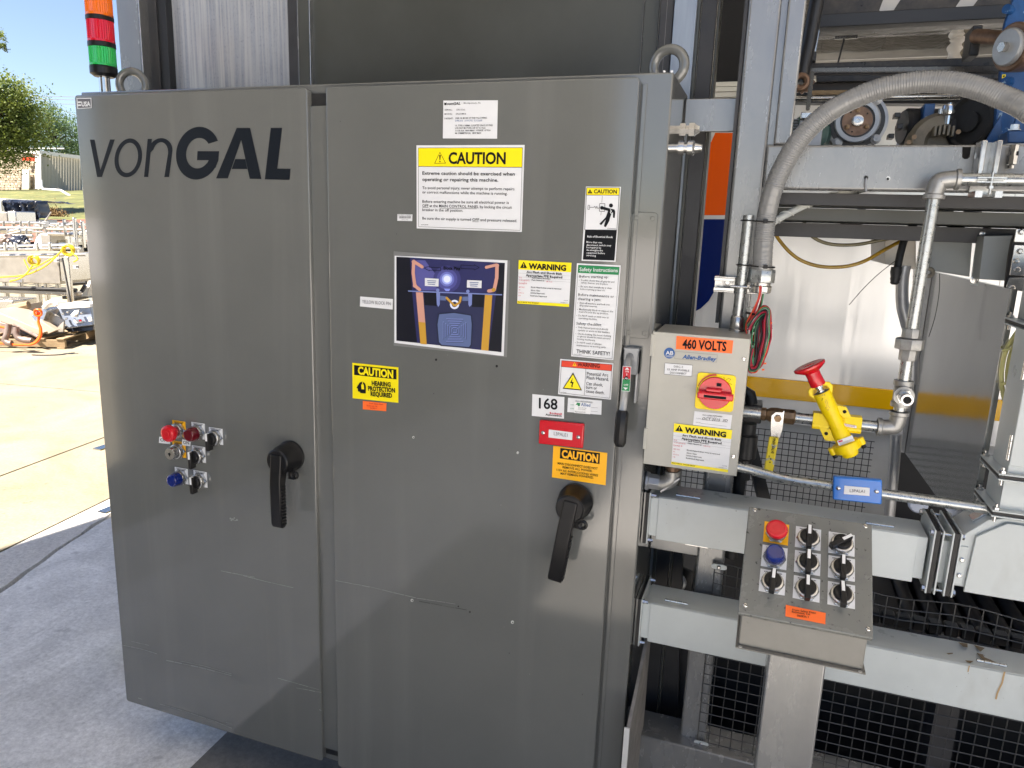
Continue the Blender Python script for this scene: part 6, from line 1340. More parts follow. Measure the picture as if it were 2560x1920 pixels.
MB().prism([at(u, v, y=1.9) for u, v in ((2408, 50), (2430, 50), (2420, 150), (2400, 165), (2392, 165))], (0, .05, 0)).build('beam_web', 'casting_olive', bmx)

# roller chain, link by link
mat('dark_chain', (.10, .09, .075), .35, metal=.8); mat('bright_chain', (.13, .12, .105), .3, metal=.9); mat('rusty_chain', (.22, .15, .08), .5, metal=.6)
def chain_run(root, p, q, pitch, mtr='oily_steel'):
    p, q = Vector(p), Vector(q); d = (q-p); n = max(1, int(d.length/pitch)); d.normalize(); nrm = Vector((0, -1, 0)); up = nrm.cross(d).normalized()
    key = 'chain_link_%s_%.4f' % (mtr, pitch)
    if key not in _ops:
        mb = MB(); o0 = pitch/2; prof = []
        for k in range(12):
            a = 2*math.pi*k/12; cx2 = o0 if math.cos(a) > 0 else -o0; prof.append((cx2+math.cos(a)*pitch*.40, math.sin(a)*pitch*.40))
        prof = prof[:3]+[(0, pitch*.12)]+prof[3:9]+[(0, -pitch*.12)]+prof[9:]
        for zz in (-.004, .003): mb.prism([(x, y, zz) for x, y in prof], (0, 0, .0012))
        for sx in (-1, 1): mb.lathe([(pitch*.16, -.006), (pitch*.16, .0062)], (sx*o0, 0, 0), (0, 0, 1), 8, Vector((0, 1, 0)))
        me = bpy.data.meshes.new('chain_link'); me.from_pydata([tuple(v) for v in mb.v], [], mb.f); me.materials.append(MATS[mtr]); _ops[key] = me
    M3 = Matrix((d, up, nrm)).transposed().to_4x4()
    for i in range(n):
        M4 = M3.copy(); M4.translation = p+d*pitch*(i+.5)-wloc(root)+nrm*(.0012 if i % 2 else -.0012); child('chain_link', _ops[key], root, M4)
ch = thing('roller_chain', at(2030, 176, y=.80), 'steel roller chain running level above the grey hose', 'chain')
chain_run(ch, at(2032, 176, y=.80), at(2500, 172, y=.80), .0155, 'bright_chain')
MB().prism([at(u, v, y=.83) for u, v in ((2030, 166), (2505, 162), (2505, 184), (2030, 188))], (0, .01, 0)).build('chain_dark_strip', 'void_dark', ch)  # near-black strip added behind the links so they stand out
ch2 = thing('roller_chain', at(2022, 180, y=.74), 'hanging roller chain dropping behind the hose by the post', 'chain')
chain_run(ch2, at(2030, 184, y=.74), at(2019, 276, y=.74), .0150, 'dark_chain')
ch3 = thing('roller_chain', at(2032, 232, y=.84), 'rusty brown lower roller chain behind the hose', 'chain')
chain_run(ch3, at(2032, 232, y=.84), at(2125, 231, y=.84), .0150, 'rusty_chain')

sp_ = thing('sprocket', at(2010, 205, y=.77), 'small dark sprocket where chains meet beside the post', 'sprocket')
prof = []
for k in range(24): a = 2*math.pi*k/24; rr = .026 if k % 2 else .032; c0 = at(2008, 205, y=.79); prof.append((c0.x+rr*math.cos(a), .79, c0.z+rr*math.sin(a)))
MB().prism(prof, (0, .01, 0)).build('toothed_wheel', 'copper_rust', sp_)

# ================================================================== HOSES AND WIRES
def hose(name, label, pts, r, mt, cat='hose', n=10, seg=10, group=None, sub_name='tube'):
    P_ = [at(p[0], p[1], y=p[2]) for p in pts]
    root = thing(name, P_[0], label, cat, group)
    MB().tube(spline(P_, n), r, seg).build(sub_name, mt, root, smooth=70); return root
hose('air_hose', 'olive translucent hose sagging in a shallow loop above the yellow one', [(2006, 520, .55), (2010, 553, .55), (2022, 583, .55), (2051, 603, .55), (2090, 612, .55), (2145, 611, .55), (2208, 599, .55), (2277, 587, .55), (2330, 582, .58)], .0045, 'hose_olive')
hose('air_hose', 'amber yellow hose hanging in the deepest loop before the white wall', [(1915, 545, .50), (1934, 578, .50), (1951, 604, .50), (1975, 631, .50), (2005, 652, .50), (2045, 665, .50), (2086, 668, .50), (2125, 664, .50), (2165, 651, .50), (2216, 622, .52), (2260, 600, .55), (2300, 588, .58)], .0046, 'hose_yellow')
sw = hose('wrapped_cable', 'cable in clear spiral wrap slanting from the beam to the thick grey hose', [(1925, 560, .24), (1943, 549, .26), (2004, 517, .30), (2069, 495, .34), (2142, 476, .38), (2180, 466, .4)], .0085, 'wrap_clear', 'cable')
P_ = spline([at(u, v, y=y) for u, v, y in ((1925, 560, .24), (1943, 549, .26), (2004, 517, .30), (2069, 495, .34), (2142, 476, .38))], 40); hel = []
for i, p in enumerate(P_):
    t = (P_[min(i+1, len(P_)-1)]-P_[max(i-1, 0)]).normalized(); r1_, u1_, _ = basis(t); a = i*.26; hel.append(p+(r1_*math.cos(a)+u1_*math.sin(a))*.0092)
MB().tube(hel, .0018, 6).build('spiral_edge', 'wrap_clear', sw)
hose('black_cable', 'black cable curving down from the machine to a plug left of the riser pipe', [(2330, 531, .5), (2300, 545, .5), (2268, 583, .48), (2252, 630, .46), (2243, 672, .45), (2238, 690, .45)], .0085, 'black_rubber', 'cable')
p = at(2237, 697, y=.44); pr = thing('cable_plug', p, 'black cable plug with corrugated tip left of the riser pipe', 'plug')
MB().lathe([(.012, -.012), (.013, .0), (.0105, .012), (.0115, .016), (.0095, .022), (.0105, .026), (.006, .030)], at(2240, 680, y=.44), (at(2236, 712, y=.44)-at(2240, 680, y=.44)), 16).build('plug_body', 'black_rubber', pr)
hose('black_cable', 'outer black cable arching down onto the grey duct', [(2325, 540, .6), (2360, 530, .6), (2388, 545, .6), (2402, 575, .6), (2404, 600, .6)], .0095, 'black_rubber', 'cable')
hose('black_cable', 'inner thinner black cable arching onto the grey duct', [(2330, 560, .62), (2355, 553, .62), (2378, 566, .62), (2388, 600, .62)], .008, 'black_rubber', 'cable')
hose('air_hose', 'pale grey hose bending down behind the duct flange', [(2412, 522, .6), (2440, 530, .6), (2460, 552, .6), (2472, 584, .6)], .008, 'hose_grey')
hose('thin_wire', 'fine black wire poking out across the white wall', [(2244, 648, .44), (2200, 682, .5), (2160, 720, .55), (2123, 762, .6)], .0009, 'black_rubber', 'wire', seg=6)
hose('thin_wire', 'fine black wire hanging below the grey duct', [(2349, 684, .6), (2348, 730, .6), (2338, 790, .6), (2322, 842, .6)], .0009, 'black_rubber', 'wire', seg=6)
hose('steel_conduit', 'bent grey steel conduit behind the riser pipe', [(2262, 664, .5), (2256, 700, .5), (2256, 760, .5), (2266, 805, .5), (2280, 860, .5), (2280, 960, .5)], .0145, 'motor_grey', 'conduit', seg=16)
hose('steel_conduit', 'dark grey upright conduit crossing the mesh behind the elbow', [(2240, 1085, .5), (2236, 1150, .5), (2228, 1240, .5), (2220, 1320, .5)], .0135, 'motor_grey', 'conduit', seg=16)
for k_, (o_) in enumerate((0, .010, .019)):
    hose('clear_tube', 'translucent cream tube, %s of three bowed behind the riser' % ('outermost', 'middle', 'innermost')[k_], [(2549+k_*14, 822, .2), (2518+k_*15, 870, .2), (2506+k_*15, 913, .2), (2504+k_*15, 955, .2), (2512+k_*15, 1000, .2), (2530+k_*12, 1040, .2)], .0046, 'tube_cream', 'tube')
for u, v in ((2512, 872), (2508, 957)):
    a = at(u-6, v+4, y=.19); b = at(u+48, v-10, y=.19); tt = thing('cable_tie', (a+b)/2, 'cream cable tie round the bowed tubes, %s one' % ('upper' if v < 900 else 'lower'), 'cable tie'); MB().tube([a, a.lerp(b, .5)+Vector((0, -.006, 0)), b], .0026, 8).build('strap', 'tube_cream', tt)
# sensor and conduit body under the machine
sn = thing('solenoid_valve', at(2065, 520, y=.56), 'small grey solenoid with teal plug hanging under the rail', 'valve')
a = at(2050, 522, y=.56); b = at(2075, 556, y=.56); MB().box(a.x, b.x, .56, .60, b.z, a.z).build('coil', 'wireway_paint', sn, bevel=.002)
a = at(2073, 542, y=.562); b = at(2086, 556, y=.562); MB().box(a.x, b.x, .562, .595, b.z, a.z).build('teal_plug', mat('teal', lin((90, 140, 140)), .4), sn, bevel=.002)
MB().cyl(at(2086, 549, y=.575), at(2101, 549, y=.575), .007, 12).build('gland', 'black_plastic', sn)
cbd = thing('conduit_outlet', at(2130, 530, y=.56), 'oval grey conduit fitting with raised nameplate under the rail', 'pipe fitting')
c0 = at(2131, 549, y=.56)
def stad(c, hw, hh, y, n=8): return [(c.x+sx*(hw-hh)+hh*math.cos(RAD(a)), y, c.z+hh*math.sin(RAD(a))) for sx, a0 in ((1, -90), (-1, 90)) for a in [a0+180*k/n for k in range(n+1)]]
MB().prism(stad(c0, .0335, .0115, .56), (0, .03, 0)).build('body', 'zinc', cbd, bevel=.001); MB().prism(stad(c0, .0235, .0062, .5575), (0, .0025, 0)).build('rim', 'ink', cbd); MB().prism(stad(c0, .0215, .0045, .5565), (0, .0012, 0)).build('nameplate', 'wireway_paint', cbd)
MB().lathe([(.0105, 0), (.0105, .03)], at(2152, 536, y=.575), (0, 0, 1), 12).build('hub', 'motor_grey', cbd)
# wire bundle
wb = thing('wire_bundle', at(1905, 800, y=.13), 'coiled bundle of red, black, green and white wires hanging from the hose end', 'wires')
CW = (1800, 640, 200/1037.)
def pw(x, y, yy): return at(CW[0]+x*CW[2], CW[1]+y*CW[2], y=yy)
cols = ['wire_red']*11+['wire_black']*7+['wire_green']*2+['wire_white']*2+['wire_orange']
for i in range(34):
    j = lambda s_: random.gauss(0, s_); c = random.choice(cols); dy = random.uniform(.098, .155); off = random.uniform(-42, 42)
    pth_ = [(545+off*.8, 390), (530+off*.8+j(4), 520), (480+off+j(8), 690), (400+off*1.1+j(12), 850), (365+off*.6+j(10), 960), (395+off*.3, 1150), (405+off*.5, 1330), (430+off*.5, 1430)]
    P_ = [pw(x, y, dy) for x, y in pth_]; MB().tube(spline(P_, 5), .0016, 6).build('wire', c, wb, smooth=80)
for i in range(78):
    j = lambda s_: random.gauss(0, s_); c = random.choice(cols+['wire_black']*6); dy = random.uniform(.085, .155); w_ = random.uniform(0, 1)
    o = 130*w_
    pth_ = [(345+j(6)+o*.3, 900+j(20)+o*.4), (430+j(8)+o*.2, 780+j(14)+o*.5), (560+j(8)-o*.2, 655+o*.9+j(8)), (645-o*.5+j(5), 690+o*.5), (660-o+j(4), 850+j(10)), (655-o+j(5), 1050), (615-o+j(7), 1230), (545-o*.6+j(8), 1400), (470+j(10)-o*.3, 1480+j(12)-o*.4), (400+j(8), 1500+j(12)-o*.5), (375+j(6)+o*.2, 1400), (390+j(5)+o*.3, 1200)]
    P_ = [pw(x, y, dy+.004*math.sin(k)) for k, (x, y) in enumerate(pth_)]; MB().tube(spline(P_, 5), .0016, 6).build('wire', c, wb, smooth=80)
for i in range(46):
    j = lambda s_: random.gauss(0, s_); c = random.choice(cols+['wire_black']*8); dy = random.uniform(.10, .16); o = random.uniform(-55, 60)
    pth_ = [(625+o*.3, 735+j(14)), (545+o*.6, 800+j(14)), (485+o+j(8), 920), (460+o+j(8), 1080), (455+o+j(8), 1240), (450+o*.8+j(8), 1390), (430+o*.5, 1490+j(8))]
    MB().tube(spline([pw(x, y, dy) for x, y in pth_], 5), .0016, 6).build('wire', c, wb, smooth=80)
for (x0, y0), (x1, y1) in (((340, 735), (560, 760)), ((560, 800), (580, 850)), ((545, 905), (665, 905)), ((560, 925), (665, 935)), ((400, 1110), (470, 1120)), ((440, 1290), (560, 1380))):
    MB().tube([pw(x0, y0, .115), pw((x0+x1)/2, (y0+y1)/2+8, .098), pw(x1, y1, .115)], .0026, 8).build('bundle_tie', 'black_plastic', wb)
for (x0, y0), (x1, y1) in (((500, 470), (590, 475)), ((345, 680), (430, 665)), ((570, 880), (660, 885))): MB().tube([pw(x0, y0, .112), pw((x0+x1)/2, (y0+y1)/2+6, .102), pw(x1, y1, .112)], .0020, 8).build('clear_tie', 'wrap_clear', wb)
for x, y in ((590, 770), (615, 735), (430, 940), (420, 1020), (455, 1000), (420, 1190), (440, 1350), (400, 1480)): MB().tube([pw(x, y, .103), pw(x+14, y-30, .103)], .0022, 6).build('ferrule', 'wire_white', wb)
for x, y in ((585, 1395), (560, 1475), (660, 870)): MB().tube([pw(x-18, y, .103), pw(x+16, y-3, .103)], .002, 6).build('wire_cap', 'label_orange', wb)

# ================================================================== TOWER LIGHT
tl = thing('signal_tower_light', (-.055, .15, 1.96), 'signal tower light with orange, red and green lenses on the cabinet roof', 'signal light')
tx, ty = -.0545, .15; TR_ = .0345
zz = lambda v: at(262, v, y=.15).z
MB().lathe([(.0145, 1.958), (.0145, zz(188))], (tx, ty, 0), (0, 0, 1), 16).build('pole', 'chrome', tl)
MB().lathe([(.026, zz(193)), (TR_+.001, zz(186)), (TR_+.001, zz(169)), (TR_-.002, zz(167))], (tx, ty, 0), (0, 0, 1), 36).build('base', 'black_plastic', tl)
def lens(v0, v1, m_, nm):
    z0, z1 = zz(v0), zz(v1); n = 72; mb = MB(); pr = []
    for i in range(n): a = 2*math.pi*i/n; r = TR_-(.0012 if i % 2 else 0); pr.append((tx+r*math.cos(a), ty+r*math.sin(a), z0))
    mb.prism(pr, (0, 0, z1-z0)).lathe([(TR_+.0006, z0), (TR_+.0006, z0+.006)], (tx, ty, 0), (0, 0, 1), 36).build(nm, m_, tl, smooth=20)
lens(167, 120, 'lens_green', 'green_lens'); lens(107, 53, 'lens_red', 'red_lens'); lens(41, -18, 'lens_orange', 'orange_lens')
for v0, v1 in ((119.5, 107.5), (52.5, 41.5)): MB().lathe([(TR_+.0012, zz(v0)), (TR_+.0012, zz(v1))], (tx, ty, 0), (0, 0, 1), 36).build('black_ring', 'black_plastic', tl, bevel=.001)
MB().lathe([(TR_, zz(-19)), (TR_, zz(-40)), (.02, zz(-44))], (tx, ty, 0), (0, 0, 1), 36).build('cap', 'black_plastic', tl)

# ================================================================== YARD
yp = at(274, 1340, z=0.0)
gp = thing('guard_post', (0, 0, 0), 'thin yellow guard rail post behind the left cabinet edge', 'post')
gx_ = at(272, 1200, y=.35).x; gp.location = (gx_, .38, 0)
MB().box(gx_-.006, gx_+.03, .35, .42, 0, at(260, 1080, y=.35).z).build('post', 'bollard_yellow', gp, bevel=.003)
for u, v in ((250, 1119), (262, 1275)): p = at(u, v, y=.35); MB().box(p.x-.012, gx_-.004, .33, .40, p.z-.003, p.z+.002).build('anchor_tab', 'zinc', gp)
def ground_depth(v): return CAM.z/(-(ray(60, v).z))
def G(u, v): return at(u, v, z=0)
def box_on(u0, v0, u1, v1, D, depth, name, material, root, bevel=.01, up=None):
    """upright box seen at pixels (u0,v0)-(u1,v1) standing D metres away, its face square to the view"""
    a = far(u0, v1, D); b = far(u1, v1, D); zt_ = far((u0+u1)/2, v0, D).z; zb_ = far((u0+u1)/2, v1, D).z
    f_ = Vector((FWD.x, FWD.y, 0)).normalized()
    P_ = [Vector((a.x, a.y, zb_)), Vector((b.x, b.y, zb_)), Vector((b.x, b.y, zb_))+f_*depth, Vector((a.x, a.y, zb_))+f_*depth]
    return MB().prism(P_, (0, 0, zt_-zb_)).build(name, material, root, bevel=bevel)
def bar(pts, D, r, name, material, root, seg=8, n=1):
    P_ = [far(p[0], p[1], p[2] if len(p) > 2 else D) for p in pts]
    if n > 1: P_ = spline(P_, n)
    return MB().tube(P_, r, seg).build(name, material, root)
C8 = lambda x, y: (x*.2772, 440+y*.2772)
# long stainless conveyor
c1_ = thing('conveyor', far(80, 780, 11), 'long stainless conveyor frame draped with yellow cord, middle of the yard', 'conveyor')
box_on(-120, 638, 152, 706, 11.2, .9, 'side_panel', 'stainless_dull', c1_); box_on(153, 634, 166, 704, 11.2, .8, 'end_panel', 'stainless', c1_)
bar([(-40, 626), (200, 620)], 10.8, .022, 'guide_rail', 'stainless', c1_); bar([(-40, 640), (215, 636)], 10.8, .025, 'guide_rail', 'stainless', c1_); bar([(-40, 616), (180, 611)], 11.6, .018, 'guide_rail', 'zinc', c1_)
for u0, v1 in ((12, 772), (50, 776), (92, 756), (112, 752), (140, 740)): box_on(u0, 704, u0+8, v1, 11.3, .08, 'leg', 'stainless', c1_)
box_on(-60, 725, 195, 735, 10.6, .10, 'lower_rail', 'stainless_dull', c1_); box_on(-60, 718, 185, 725, 10.55, .1, 'black_belt', 'black_rubber', c1_)
box_on(168, 640, 182, 760, 10.5, .05, 'upright', 'stainless', c1_); bar([(156, 645), (177, 755)], 10.3, .012, 'black_cord', 'black_rubber', c1_)
for u in (8, 34, 88, 120): box_on(u, 606, u+7, 628, 10.7, .05, 'rail_bracket', 'zinc', c1_)
for u, v in ((135, 650), (183, 666)): box_on(u, v-3, u+13, v+5, 11.1, .02, 'rating_label', 'white_print', c1_, 0); box_on(u+6, v-2, u+12, v+4, 11.05, .02, 'label_mark', 'text_grey', c1_, 0)
for u0, v0 in ((40, 697),): box_on(u0, v0, u0+16, v0+9, 11.05, .03, 'rating_label', 'white_print', c1_, 0)
def coil(u, v, D, rp, label, n=5):
    c = far(u, v, D); root = thing('cable_coil', c, label, 'cable'); R_ = rp*D/FPX
    for k in range(n):
        ax_ = Vector((FWD.x+random.uniform(-.3, .3), FWD.y+random.uniform(-.3, .3), random.uniform(-.3, .3)))
        MB().torus(c+Vector((random.uniform(-.01, .01), random.uniform(-.02, .02), random.uniform(-.01, .01))), ax_, R_*random.uniform(.8, 1.1), .011, 20, 6).build('loop', 'yard_yellow', root)
    return root
y1 = coil(87, 652, 10.6, 11, 'yellow cord coil hanging on the conveyor side, left one'); y2 = coil(170, 626, 10.5, 12, 'yellow cord coil on the rail end, right one')
bar([(158, 622), (130, 652), (100, 673), (60, 688), (0, 693)], 10.5, .011, 'tail', 'yard_yellow', y2, n=6); bar([(82, 662), (68, 682), (48, 697), (25, 703)], 10.45, .011, 'tail', 'yard_yellow', y1, n=6); bar([(60, 648), (68, 665), (80, 672), (140, 640)], 10.6, .009, 'tail', 'yard_yellow', y1, n=6)
bar([(178, 632), (190, 640), (194, 648), (184, 655)], 10.4, .010, 'tail', 'yard_yellow', y2, n=6)
# hooded drum machine
c2_ = thing('drum_machine', far(120, 640, 14), 'stainless machine with curved white hood and drum behind the conveyor', 'machine')
f_ = Vector((FWD.x, FWD.y, 0)).normalized()
hood = [far(u, v, 14) for u, v in ((82, 626), (84, 612), (90, 596), (97, 586), (107, 583), (124, 583), (124, 626))]
MB().prism(hood, f_*.8).build('hood', 'white_pipe', c2_, bevel=.01); box_on(104, 586, 128, 622, 13.9, .5, 'front_plate', 'stainless_dull', c2_); box_on(124, 584, 172, 622, 14.6, .1, 'back_plate', 'stainless_dull', c2_); box_on(124, 582, 176, 589, 13.9, .8, 'top_frame', 'stainless', c2_); box_on(170, 584, 178, 624, 13.9, .1, 'frame_post', 'stainless', c2_)
dc = far(142, 610, 14.2); MB().lathe([(.0, -.12), (.115, -.12), (.115, .12), (0, .12)], dc, f_, 24).build('drum', 'stainless', c2_)
box_on(182, 590, 196, 612, 14.5, .3, 'side_box', 'rail_cream', c2_)
# tarp covered machine
c3_ = thing('tarp_covered_load', far(70, 560, 22), 'bulky load under a wrinkled dark blue tarpaulin in the yard', 'covered machine')
a = far(20, 548, 22); b = far(121, 548, 22); zt_ = far(70, 503, 22).z; zb_ = far(70, 548, 22).z; vs = []; fs = []; N1_, N2_ = 40, 18
for j in range(N2_+1):
    for i in range(N1_+1):
        s_, t_ = i/N1_, j/N2_; base = a.lerp(b, s_); bul = .35*math.sin(math.pi*s_)**.3
        if t_ < .65: z = zt_-(zt_-zb_)*(1-t_/.65) ; dpt_ = 0
        else: z = zt_; dpt_ = (t_-.65)/.35*1.5
        fold = .07*math.sin(s_*38+t_*3)+.05*math.sin(s_*61+t_*9)+random.uniform(-.03, .03)
        zz_ = z+(random.uniform(-.04, .04) if t_ > .6 else (.06*math.sin(s_*21) if j == 0 else 0)); p = base+f_*(dpt_-bul+fold*(1 if t_ < .7 else .3)); vs.append((p.x, p.y, zz_))
for j in range(N2_):
    for i in range(N1_): k = j*(N1_+1)+i; fs.append((k, k+1, k+N1_+2, k+N1_+1))
MB().add(vs, fs).build('tarpaulin', 'tarp', c3_, smooth=70)
box_on(30, 548, 98, 560, 21.8, .9, 'frame', 'motor_grey', c3_); bar([(118, 545), (108, 562)], 21.5, .03, 'strut', 'stainless_dull', c3_); bar([(128, 530), (112, 555)], 21.4, .02, 'strut', 'stainless_dull', c3_)
for u in (32, 60, 90, 112): box_on(u, 556, u+5, 600, 21.6, .1, 'leg', 'stainless_dull', c3_)
c4_ = thing('steel_cabinet', far(20, 560, 19), 'pair of stainless boxes left of the tarpaulin load', 'steel box')
box_on(-60, 529, 20, 558, 19, .8, 'box', 'stainless_dull', c4_, .02); box_on(20.5, 528, 42, 558, 19, .8, 'box', 'stainless', c4_, .02)
c4b = thing('cream_container', far(5, 530, 26), 'cream coloured container at the far left edge behind the steel boxes', 'container')
box_on(-70, 495, 18, 535, 26, 2.0, 'shell', 'rail_cream', c4b, .02); box_on(0, 502, 4, 528, 25.9, .1, 'door_strip', 'fascia', c4b, 0)
# clutter of frames and rails in the middle distance
for k, (D, v0, hh, lab) in enumerate(((18.0, 556, 46, 'farther low stainless rail frame, below the tarpaulin load'), (16.0, 575, 50, 'nearer stainless rail frame with crossbars, left of the hooded drum machine'), (19.5, 560, 52, 'stainless rail frame right of the tarpaulin load'))):
    r_ = thing('rail_frame', far(60, v0+hh, D), lab, 'conveyor frame')
    u0, u1 = ((-60, 108), (-60, 82), (118, 214))[k]
    bar([(u0, v0), (u1, v0+2)], D, .04, 'rail', 'stainless', r_); bar([(u0, v0+13), (u1, v0+15)], D-.5, .035, 'rail', 'stainless_dull', r_); bar([(u0, v0+24), (u1, v0+24)], D-.8, .025, 'rail', 'stainless', r_)
    u = u0+6
    while u < u1: box_on(u, v0-3, u+3.5, v0+hh, D-.3, .06, 'leg', 'stainless_dull', r_); u += random.uniform(17, 30)
    for _ in range(9):
        u = random.uniform(u0, u1-8); v = v0+random.uniform(-6, 20); box_on(u, v, u+random.uniform(4, 15), v+random.uniform(4, 14), D-random.uniform(-.6, .6), .25, 'fitting', random.choice(['stainless_dull', 'stainless', 'zinc', 'motor_grey', 'white_pipe']), r_, .01)
    for _ in range(5):
        u = random.uniform(u0, u1-20); v = v0+random.uniform(0, 24); bar([(u, v), (u+random.uniform(10, 40), v+random.uniform(-8, 8))], D-.4, random.uniform(.012, .03), 'tie_bar', random.choice(['stainless_dull', 'stainless', 'motor_grey']), r_)
# crumpled wrapped piece
cw_ = thing('wrapped_parts', far(48, 605, 15), 'crumpled dark plastic wrapped parts lying among the rails', 'wrapped parts')
for (u, v, r_, m_) in ((46, 604, .17, 'tarp'), (56, 596, .10, 'tarp'), (36, 610, .12, 'white_pipe'), (22, 600, .16, 'rust_pipe'), (62, 608, .10, 'stainless')):
    bmh = bmesh.new(); bmesh.ops.create_icosphere(bmh, subdivisions=3, radius=r_)
    c = far(u, v, 15)
    for vt in bmh.verts: vt.co *= 1+random.uniform(-.22, .22); vt.co.z *= .7
    me = bpy.data.meshes.new('crumpled_sheet'); bmh.to_mesh(me); bmh.free(); me.materials.append(MATS[m_]); o = bpy.data.objects.new('crumpled_sheet', me); COL.objects.link(o); o.parent = cw_; o.location = c-cw_.location
# right hand uprights near cabinet edge
r2_ = thing('machine_frame', far(196, 720, 12.5), 'upright stainless machine frame with white chute close to the cabinet edge', 'machine frame')
for u0, u1, v0, v1 in ((160, 163, 548, 600), (194, 199, 545, 705), (206, 210, 552, 620), (183, 187, 560, 590)): box_on(u0, v0, u1, v1, 12.8, .08, 'upright', 'stainless', r2_)
bar([(150, 566), (190, 560)], 12.9, .03, 'rail', 'zinc', r2_); bar([(120, 584), (215, 588)], 12.9, .03, 'rail', 'stainless', r2_); bar([(176, 748), (222, 738)], 12.4, .05, 'rail', 'stainless_dull', r2_); bar([(170, 762), (225, 752)], 12.2, .03, 'rail', 'stainless', r2_); bar([(180, 708), (216, 706)], 12.6, .04, 'black_rail', 'black_rubber', r2_)
MB().prism([far(u, v, 12.3) for u, v in ((202, 742), (222, 700), (230, 700), (216, 742))], f_*.4).build('chute', 'white_pipe', r2_, bevel=.01); MB().prism([far(u, v, 12.0) for u, v in ((198, 728), (208, 712), (214, 716), (203, 733))], f_*.05).build('dark_pad', 'tarp', r2_)
box_on(200, 672, 212, 682, 12.5, .05, 'vent_label', 'text_grey', r2_, 0); box_on(155, 740, 168, 748, 12.0, .1, 'yellow_plug', 'tarp', r2_, .01); bar([(168, 743), (175, 748), (170, 760)], 12.0, .02, 'yellow_lead', 'yard_yellow', r2_, n=5)
for _ in range(8): u = random.uniform(180, 214); v = random.uniform(560, 690); box_on(u, v, u+random.uniform(3, 10), v+random.uniform(3, 12), 13+random.uniform(-.5, .8), .2, 'fitting', random.choice(['stainless', 'zinc', 'stainless_dull', 'rust_pipe']), r2_, .008)
# pallets
def pallet(u, v, yaw, L, Wd, label, nb=7):
    c = G(u, v); root = thing('pallet', (c.x, c.y, 0), label, 'pallet'); e1_ = Vector((math.cos(yaw), math.sin(yaw), 0)); e2_ = Vector((-e1_.y, e1_.x, 0))
    for s_ in (-1, 0, 1): MB().obox(c+e2_*s_*(Wd/2-.03)+Vector((0, 0, .065)), e1_*L/2, e2_*.02, (0, 0, .045)).build('stringer', 'pallet_wood', root, bevel=.003)
    for i in range(nb): MB().obox(c+e1_*(-L/2+.05+(L-.1)*i/(nb-1))+Vector((0, 0, .121)), e1_*.045, e2_*Wd/2, (0, 0, .009)).build('deck_board', 'pallet_wood', root, bevel=.003)
    for i in (0, 3, 6): MB().obox(c+e1_*(-L/2+.05+(L-.1)*i/6)+Vector((0, 0, .009)), e1_*.045, e2_*Wd/2, (0, 0, .009)).build('base_board', 'pallet_wood', root, bevel=.003)
    return root, c, e1_, e2_
vy = math.atan2(RGT.y, RGT.x)
pA, cA, a1_, a2_ = pallet(20, 852, vy+.10, 1.9, 1.1, 'weathered wooden pallet carrying rusty pipework and orange cord', 9)
pB, cB, b1_, b2_ = pallet(190, 832, vy-.02, 1.2, 1.0, 'wooden pallet under the blue grey control box by the cabinet edge')
# rusty roller section on the near pallet
rs_ = thing('roller_section', (cA.x, cA.y, .14), 'tilted steel side frame with grey pipes stacked on the near pallet', 'machine part')
mat('frame_tan', (.38, .32, .25), .5, metal=.3)
MB().tube([far(-30, 714+60, 9.0), far(50, 818, 8.9), far(96, 842, 8.8)], .02, 8).build('pipe', 'rust_pipe', rs_)
def slab3(pts, D, th, nm, m_, root): MB().prism([far(u, v, D) for u, v in pts], f_*th).build(nm, m_, root, bevel=.004)
slab3([(-30, 776), (4, 784), (112, 830), (100, 838), (-30, 792)], 8.9, .5, 'side_beam', 'frame_tan', rs_)
slab3([(-30, 800), (30, 812), (60, 838), (20, 845), (-30, 840)], 9.2, .2, 'belly_plate', 'rust_pipe', rs_)
for pts in ([(22, 810), (18, 835), (12, 850), (22, 858), (30, 858)], [(40, 818), (42, 838), (52, 848), (80, 852)]): bar(pts, 8.6, .035, 'grey_pipe', 'rust_pipe', rs_, n=6, seg=12)
bar([(24, 772), (72, 762)], 9.4, .05, 'wood_bar', 'pallet_wood', rs_); slab3([(12, 770), (70, 760), (72, 776), (40, 786)], 9.6, .3, 'tan_plate', 'frame_tan', rs_)
bar([(0, 817), (18, 820)], 8.7, .015, 'red_hose', 'yard_orange', rs_); bar([(-20, 856), (40, 862), (76, 862)], 8.6, .012, 'red_hose', 'yard_orange', rs_, n=5)
oc = thing('orange_cord', far(96, 800, 8.5), 'bundled bright orange cord hanging from the steel chute to the pallet', 'cable')
for k in range(7):
    o_ = random.uniform(-3.5, 3.5); bar([(94+o_*1.4, 780), (97+o_*.6, 790), (96+o_*.4, 806), (101+o_*.8, 822), (100+o_, 840), (90+o_, 855), (74+o_, 862), (58, 862)], 8.45+random.uniform(-.04, .04), .011, 'strand', 'yard_orange', oc, n=6)
for k in range(4): MB().torus(far(95, 782, 8.4), f_+Vector((random.uniform(-.4, .4), 0, random.uniform(-.4, .4))), .04, .010, 16, 6).build('loop', 'yard_orange', oc)
